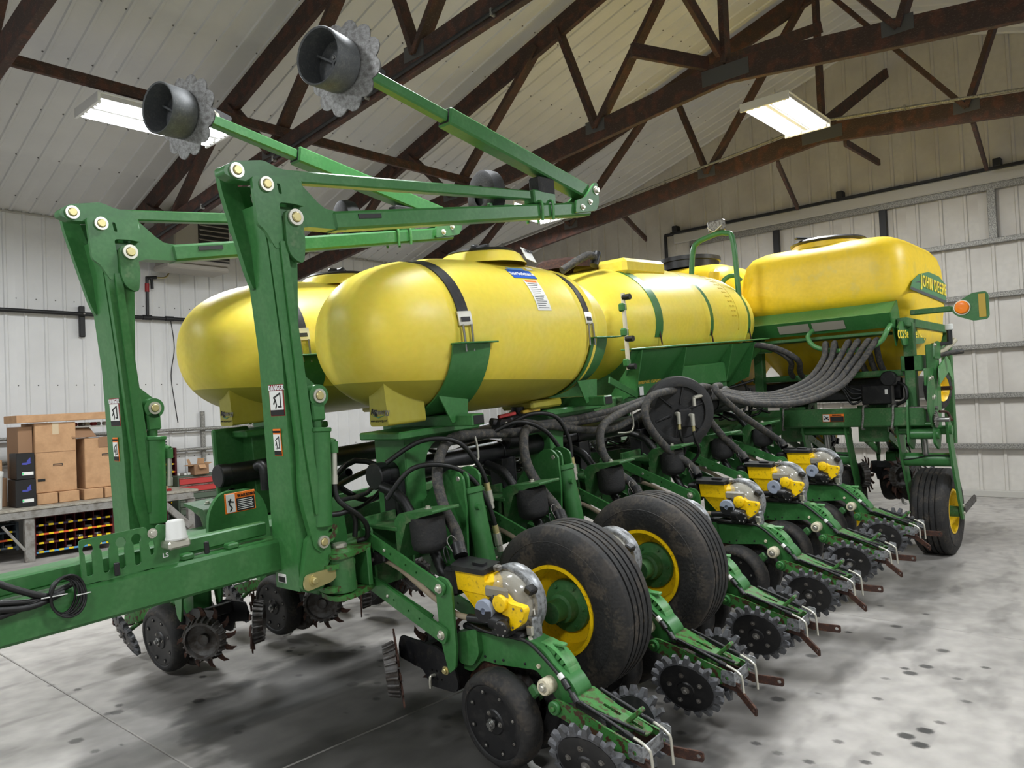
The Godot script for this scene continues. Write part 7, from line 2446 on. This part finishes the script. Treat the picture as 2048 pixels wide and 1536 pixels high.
	for k in 12:
		var u := rng.randf_range(3.2, 4.6)
		var pts := []
		for i in 6:
			pts.append(Vector3(u + i * 0.12 + rng.randf_range(-0.08, 0.08), 0.75 + rng.randf_range(-0.15, 0.25), -1.25 + rng.randf_range(-0.25, 0.2)))
		hose(pts, rng.randf_range(0.006, 0.016), 6, 5)
		part(tg, "line", M.black_hose)
	# wire loop that guides the hoses over the manifold
	for q in [0.62, 2.2]:
		hose([Vector3(q - 0.15, 0.93, -1.0), Vector3(q + 0.02, 0.94, -0.95), Vector3(q + 0.05, 0.92, -0.93), Vector3(q + 0.05, 0.78, -0.93), Vector3(q - 0.08, 0.775, -0.97)], 0.007, 8, 4)
		solid("hose_guide", M.zinc, "bent wire hose guide above the black manifold, " + ("close to its capped end" if q < 1.0 else "close to the vacuum fan"), "guide", Vector3(q, 0.8, -0.95), WING)

# ---------------------------------------------------------------- workbench corner
func carton(called: String, label: String, lo: Vector3, hi: Vector3, m: Material, seam := true) -> Node3D:
	var t := thing(called, label, "box", Vector3((lo.x + hi.x) / 2, lo.y, (lo.z + hi.z) / 2))
	box2(lo, hi, 0.006)
	part(t, "carton", m)
	if seam:
		box2(Vector3(lo.x + (hi.x - lo.x) * 0.42, hi.y - 0.14, hi.z - 0.001), Vector3(lo.x + (hi.x - lo.x) * 0.58, hi.y + 0.001, hi.z + 0.0015), 0.0005)
		part(t, "tape", M.tape)
	return t

func hand_hole(t: Node, x: float, y: float, z: float):
	bx(Vector3(x, y, z), Vector3(0.105, 0.028, 0.004), 0.002)
	part(t, "hand_hole", M.slat_dark)
	bx(Vector3(x, y - 0.004, z + 0.002), Vector3(0.085, 0.014, 0.003), 0.001)
	part(t, "hole_flap", M.cardboard_dark)

func build_workshop():
	var b := thing("workbench", "long grey steel workbench with channel apron along the side wall", "workbench", Vector3(3.4, 0.0, -10.5))
	box2(Vector3(0.6, 0.585, -11.15), Vector3(4.86, 0.615, -9.98), 0.004)
	part(b, "top", M.bench_top)
	box2(Vector3(0.6, 0.50, -10.02), Vector3(4.80, 0.585, -9.99), 0.004)
	box2(Vector3(0.6, 0.50, -10.05), Vector3(4.80, 0.515, -9.97), 0.003)
	part(b, "apron", M.bench_grey)
	for x in [2.83, 4.72, 0.9]:
		box2(Vector3(x, 0.0, -10.06), Vector3(x + 0.1, 0.50, -9.99), 0.004)
		part(b, "leg", M.bench_grey)
		box2(Vector3(x, 0.0, -11.1), Vector3(x + 0.1, 0.59, -11.03), 0.004)
		part(b, "leg", M.bench_grey)
	bar(Vector3(4.74, 0.14, -10.0), Vector3(4.42, 0.46, -10.0), 0.05, 0.08, 0.004)
	bar(Vector3(2.83, 0.14, -10.0), Vector3(2.62, 0.44, -10.03), 0.04, 0.03, 0.004)
	part(b, "brace", M.bench_grey)
	# red bolt bins under the bench
	bolt_bins("bolt_bin_rack", "dark red bolt bin rack with yellow tags under the workbench", Vector3(2.98, 0.07, -10.12), 8, 4, 0.105, 0.103, M.rack_red, [M.tag_purple, M.tag_orange, M.rack_red, M.tag_blue])
	bolt_bins("parts_bin_rack", "grey-blue parts bin rack with yellow tags left of the bench leg".replace("left of", "beyond"), Vector3(2.30, 0.16, -10.2), 4, 3, 0.125, 0.09, M.rack_blue, [M.rack_blue, M.tag_orange, M.rack_blue])
	bolt_bins("wall_bin_rack", "dark red bin rack standing against the wall behind the bench end", Vector3(4.78, 0.35, -11.12), 3, 7, 0.10, 0.11, M.rack_red, [M.rack_red, M.rack_red, M.tag_orange, M.rack_red, M.rack_red, M.rack_red, M.rack_red])
	bolt_bins("low_bin_rack", "dark red bin rack behind the bench brace near the tool chest", Vector3(4.1, 0.12, -10.5), 5, 3, 0.11, 0.11, M.rack_red, [M.rack_red, M.tag_orange, M.rack_red])
	# cartons on the bench
	for k in 4:
		var x: float = [3.025, 3.262, 3.535, 3.775][k]
		carton("carton_low", ["low brown carton under the tall carton, beside the black cartons", "low brown carton under the tall carton's far end", "low brown carton under the open carton", "low brown carton behind the marker mast"][k], Vector3(x, 0.617, -10.55), Vector3(x + 0.22, 0.745, -10.2), M.cardboard, false).set_meta("group", "low cartons on the bench")
	var c := carton("carton_tall", "tall brown carton with hand hole, standing on low cartons on the bench", Vector3(3.03, 0.748, -10.75), Vector3(3.475, 1.575, -10.25), M.cardboard)
	hand_hole(c, 3.27, 1.07, -10.248)
	box2(Vector3(3.04, 1.225, -10.251), Vector3(3.465, 1.23, -10.246), 0.0005)
	part(c, "flap_edge", M.cardboard_dark)
	bx(Vector3(3.09, 0.90, -10.246), Vector3(0.08, 0.03, 0.003), 0.0005)
	part(c, "black_sticker", M.ink)
	box2(Vector3(2.87, 0.93, -10.72), Vector3(3.02, 1.54, -10.3), 0.004)
	solid("narrow_carton", M.cardboard_dark, "narrow brown carton wedged beside the tall carton behind the black cartons", "box", Vector3(2.95, 0.93, -10.5))
	var c2 := carton("carton_open", "open brown carton with folded flap beside the tall carton", Vector3(3.57, 0.748, -10.75), Vector3(4.03, 1.36, -10.25), M.cardboard, false)
	hand_hole(c2, 3.82, 1.15, -10.248)
	bar(Vector3(3.58, 1.38, -10.26), Vector3(3.55, 1.5, -10.42), 0.3, 0.006, 0.001)
	part(c2, "flap", M.cardboard_dark)
	bx(Vector3(3.86, 1.31, -10.235), Vector3(0.26, 0.13, 0.006), 0.001, Basis(Vector3(1, 0, 0), 0.15))
	part(c2, "flap", M.cardboard_dark)
	box2(Vector3(3.5, 1.50, -10.7), Vector3(3.95, 1.515, -10.35), 0.002)
	solid("white_tray", M.white_plastic, "white tray lying on the open carton below the long flat carton", "tray", Vector3(3.7, 1.5, -10.5))
	for k in 6:
		bx(Vector3(3.55 + 0.07 * k, 1.54, -10.5 + 0.03 * (k % 2)), Vector3(0.05, 0.045, 0.08), 0.01, Basis(Vector3.UP, k * 0.7))
		solid("packed_part", [M.red, M.bin_parts, M.white_label][k % 3], ["small red packed part on the white tray", "small metal packed part on the white tray", "small white packed part on the white tray"][k % 3], "part", Vector3(3.55 + 0.07 * k, 1.515, -10.5), Transform3D(), "parts on the white tray")
	var fl := thing("carton_flat", "long flat brown carton lying across the tops of the other cartons", "box", Vector3(3.35, 1.58, -10.4))
	bx(Vector3(3.42, 1.635, -10.42), Vector3(1.20, 0.09, 0.42), 0.006, Basis(Vector3(0, 0, 1), 0.012) * Basis(Vector3.UP, 0.04))
	part(fl, "carton", M.cardboard)
	carton("carton_far", "brown carton seen between the far marker mast and its cylinder", Vector3(4.15, 0.617, -10.9), Vector3(4.55, 1.52, -10.5), M.cardboard)
	# black cartons with a blue truck printed on them
	for k in 2:
		var lo: Vector3 = [Vector3(2.79, 0.617, -10.42), Vector3(2.805, 0.935, -10.40)][k]
		var hi: Vector3 = [Vector3(3.0, 0.93, -10.14), Vector3(2.99, 1.235, -10.14)][k]
		var d := thing("carton_black", ["black carton with blue truck picture standing on the bench", "black carton with blue truck picture, atop the other black carton"][k], "box", Vector3(2.89, lo.y, -10.28), Transform3D(), "black cartons")
		box2(lo, hi, 0.004)
		part(d, "carton", M.carton_black)
		var m := (lo + hi) * 0.5
		var z := hi.z + 0.001
		plate(pv([m.x - 0.045, m.y + 0.02, m.x + 0.0, m.y + 0.02, m.x + 0.005, m.y + 0.045, m.x + 0.04, m.y + 0.08, m.x + 0.04, m.y + 0.02, m.x + 0.05, m.y + 0.015, m.x - 0.0, m.y - 0.005, m.x - 0.05, m.y + 0.0]), Transform3D(Basis(), Vector3(0.01, 0.02, z)), 0.0015)
		part(d, "truck_print", M.truck_blue)
		bx(Vector3(m.x + 0.02, m.y - 0.085, z), Vector3(0.115, 0.038, 0.002), 0.0005)
		part(d, "address_label", M.white_label)
		bx(Vector3(m.x - 0.03, m.y - 0.085, z + 0.001), Vector3(0.018, 0.02, 0.002), 0.0005)
		part(d, "green_dot", M.mint)
	var bk := thing("white_bucket", "white plastic bucket with lid on the bench beside the black cartons", "bucket", Vector3(2.58, 0.617, -10.2))
	lathe(Vector3(2.58, 0.617, -10.2), Vector3.UP, [Vector2(0, 0), Vector2(0.085, 0), Vector2(0.098, 0.36), Vector2(0.105, 0.37), Vector2(0.105, 0.39), Vector2(0.098, 0.40)], 28)
	part(bk, "bucket", M.white_plastic)
	lathe(Vector3(2.58, 1.01, -10.2), Vector3.UP, [Vector2(0.1, 0), Vector2(0.108, 0.0), Vector2(0.108, 0.03), Vector2(0.09, 0.04), Vector2(0, 0.04)], 28)
	part(bk, "lid", M.white_plastic)
	carton("carton_small", "small brown carton on the bench behind the white bucket", Vector3(2.52, 0.95, -10.7), Vector3(2.76, 1.16, -10.5), M.cardboard, false)
	box2(Vector3(2.5, 0.617, -10.72), Vector3(2.80, 0.95, -10.48), 0.005)
	solid("carton_stack_base", M.cardboard_dark, "brown carton at the bottom behind the bucket and black cartons", "box", Vector3(2.65, 0.617, -10.6))
	carton("carton_bench_end", "small brown carton on the bench end beside the marker cylinder", Vector3(4.50, 0.617, -10.45), Vector3(4.60, 0.80, -10.3), M.cardboard, false)
	lathe(Vector3(4.55, 0.617, -10.15), Vector3.UP, [Vector2(0, 0), Vector2(0.03, 0), Vector2(0.03, 0.02), Vector2(0.02, 0.028), Vector2(0, 0.028)], 16)
	solid("red_cap", M.red, "small round red cap lying on the bench end", "cap", Vector3(4.55, 0.617, -10.15))
	# tool chest with drawers, open carton on top
	var tc := thing("tool_chest", "worn green and red tool chest against the white wall", "tool chest", Vector3(5.35, 0.0, -11.0))
	box2(Vector3(5.02, 0.02, -11.22), Vector3(5.68, 0.735, -10.92), 0.008)
	part(tc, "body", M.green_cabinet)
	for k in 6:
		box2(Vector3(5.04, 0.07 + k * 0.108, -10.925), Vector3(5.66, 0.165 + k * 0.108, -10.905), 0.004)
		var dr := part(tc, "drawer", M.red_faded if k >= 4 else M.green_cabinet)
		box2(Vector3(5.05, 0.152 + k * 0.108, -10.91), Vector3(5.65, 0.163 + k * 0.108, -10.895), 0.002)
		part(dr, "pull", M.steel_dull)
	var oc := thing("carton_open_small", "small open carton with spread flaps on top of the tool chest", "box", Vector3(5.35, 0.737, -10.95))
	box2(Vector3(5.24, 0.737, -11.06), Vector3(5.46, 0.88, -10.86), 0.004)
	part(oc, "carton", M.cardboard_dark)
	for q in [[Vector3(5.24, 0.88, -10.96), Vector3(5.17, 0.87, -10.96)], [Vector3(5.46, 0.88, -10.96), Vector3(5.52, 0.90, -10.96)]]:
		bar(q[0], q[1], 0.19, 0.005, 0.001)
		part(oc, "flap", M.cardboard)
	for q in [[Vector3(5.35, 0.88, -10.86), Vector3(5.35, 0.83, -10.81)], [Vector3(5.27, 0.88, -11.06), Vector3(5.25, 0.96, -11.08)], [Vector3(5.43, 0.88, -11.06), Vector3(5.45, 0.96, -11.08)]]:
		bar(q[0], q[1], 0.10, 0.005, 0.001)
		part(oc, "flap", M.cardboard)
	for k in 5:
		bx(Vector3(5.07 + 0.035 * k, 0.755, -11.0 + 0.03 * (k % 3)), Vector3(0.03, 0.035, 0.04), 0.006, Basis(Vector3.UP, k * 1.1))
		solid("loose_part", M.bin_parts if k % 2 else M.white_label, "loose metal part on the tool chest beside the open carton" if k % 2 else "loose pale part on the tool chest beside the open carton", "part", Vector3(5.07 + 0.035 * k, 0.737, -11.0), Transform3D(), "loose parts on the tool chest")
	var ou := thing("wall_outlet", "small white outlet box on the wall above the tool chest", "outlet", Vector3(5.0, 1.16, ZL + 0.04))
	box2(Vector3(4.97, 1.16, ZL + 0.02), Vector3(5.05, 1.28, ZL + 0.06), 0.006)
	part(ou, "box", M.white_plastic)
	for y in [1.19, 1.23]:
		bx(Vector3(5.01, y, ZL + 0.061), Vector3(0.03, 0.022, 0.003), 0.001)
		part(ou, "socket", M.decal_dark)

# pigeon-hole rack with tags on its rails; o is the lower front corner
func bolt_bins(called: String, label: String, o: Vector3, nx: int, ny: int, cw: float, ch: float, m: Material, rails: Array):
	var t := thing(called, label, "bin rack", o + Vector3(nx * cw * 0.5, 0, -0.1))
	var w := nx * cw
	var h := ny * ch
	box2(o + Vector3(0, 0, -0.24), o + Vector3(w, h, -0.23), 0.002)
	part(t, "back", m)
	for s in [-0.03, w]:
		box2(o + Vector3(s, -0.03, -0.24), o + Vector3(s + 0.03, h + 0.02, 0.0), 0.003)
		part(t, "side", m)
	for k in ny + 1:
		box2(o + Vector3(0, k * ch - 0.006, -0.24), o + Vector3(w, k * ch + 0.002, -0.005), 0.001)
		part(t, "shelf", m)
	for k in range(1, nx):
		box2(o + Vector3(k * cw - 0.002, 0, -0.23), o + Vector3(k * cw + 0.002, h, -0.01), 0.0005)
		part(t, "divider", m)
	for j in ny:
		box2(o + Vector3(0, j * ch - 0.006, -0.006), o + Vector3(w, j * ch + 0.016, 0.0), 0.001)
		var rl := part(t, "rail", rails[ny - 1 - j] if j < rails.size() else m)
		for k in nx:
			bx(o + Vector3((k + 0.5) * cw, j * ch + 0.007, 0.002), Vector3(0.052, 0.022, 0.004), 0.001)
			part(rl, "tag", M.tag_yellow)
			if (k * 7 + j * 3) % 5 < 2:
				bx(o + Vector3((k + 0.5) * cw, j * ch + 0.025, -0.06), Vector3(cw * 0.6, 0.03, 0.09), 0.012, Basis(Vector3.UP, k * 0.9))
				part(t, "hardware", M.bin_parts)
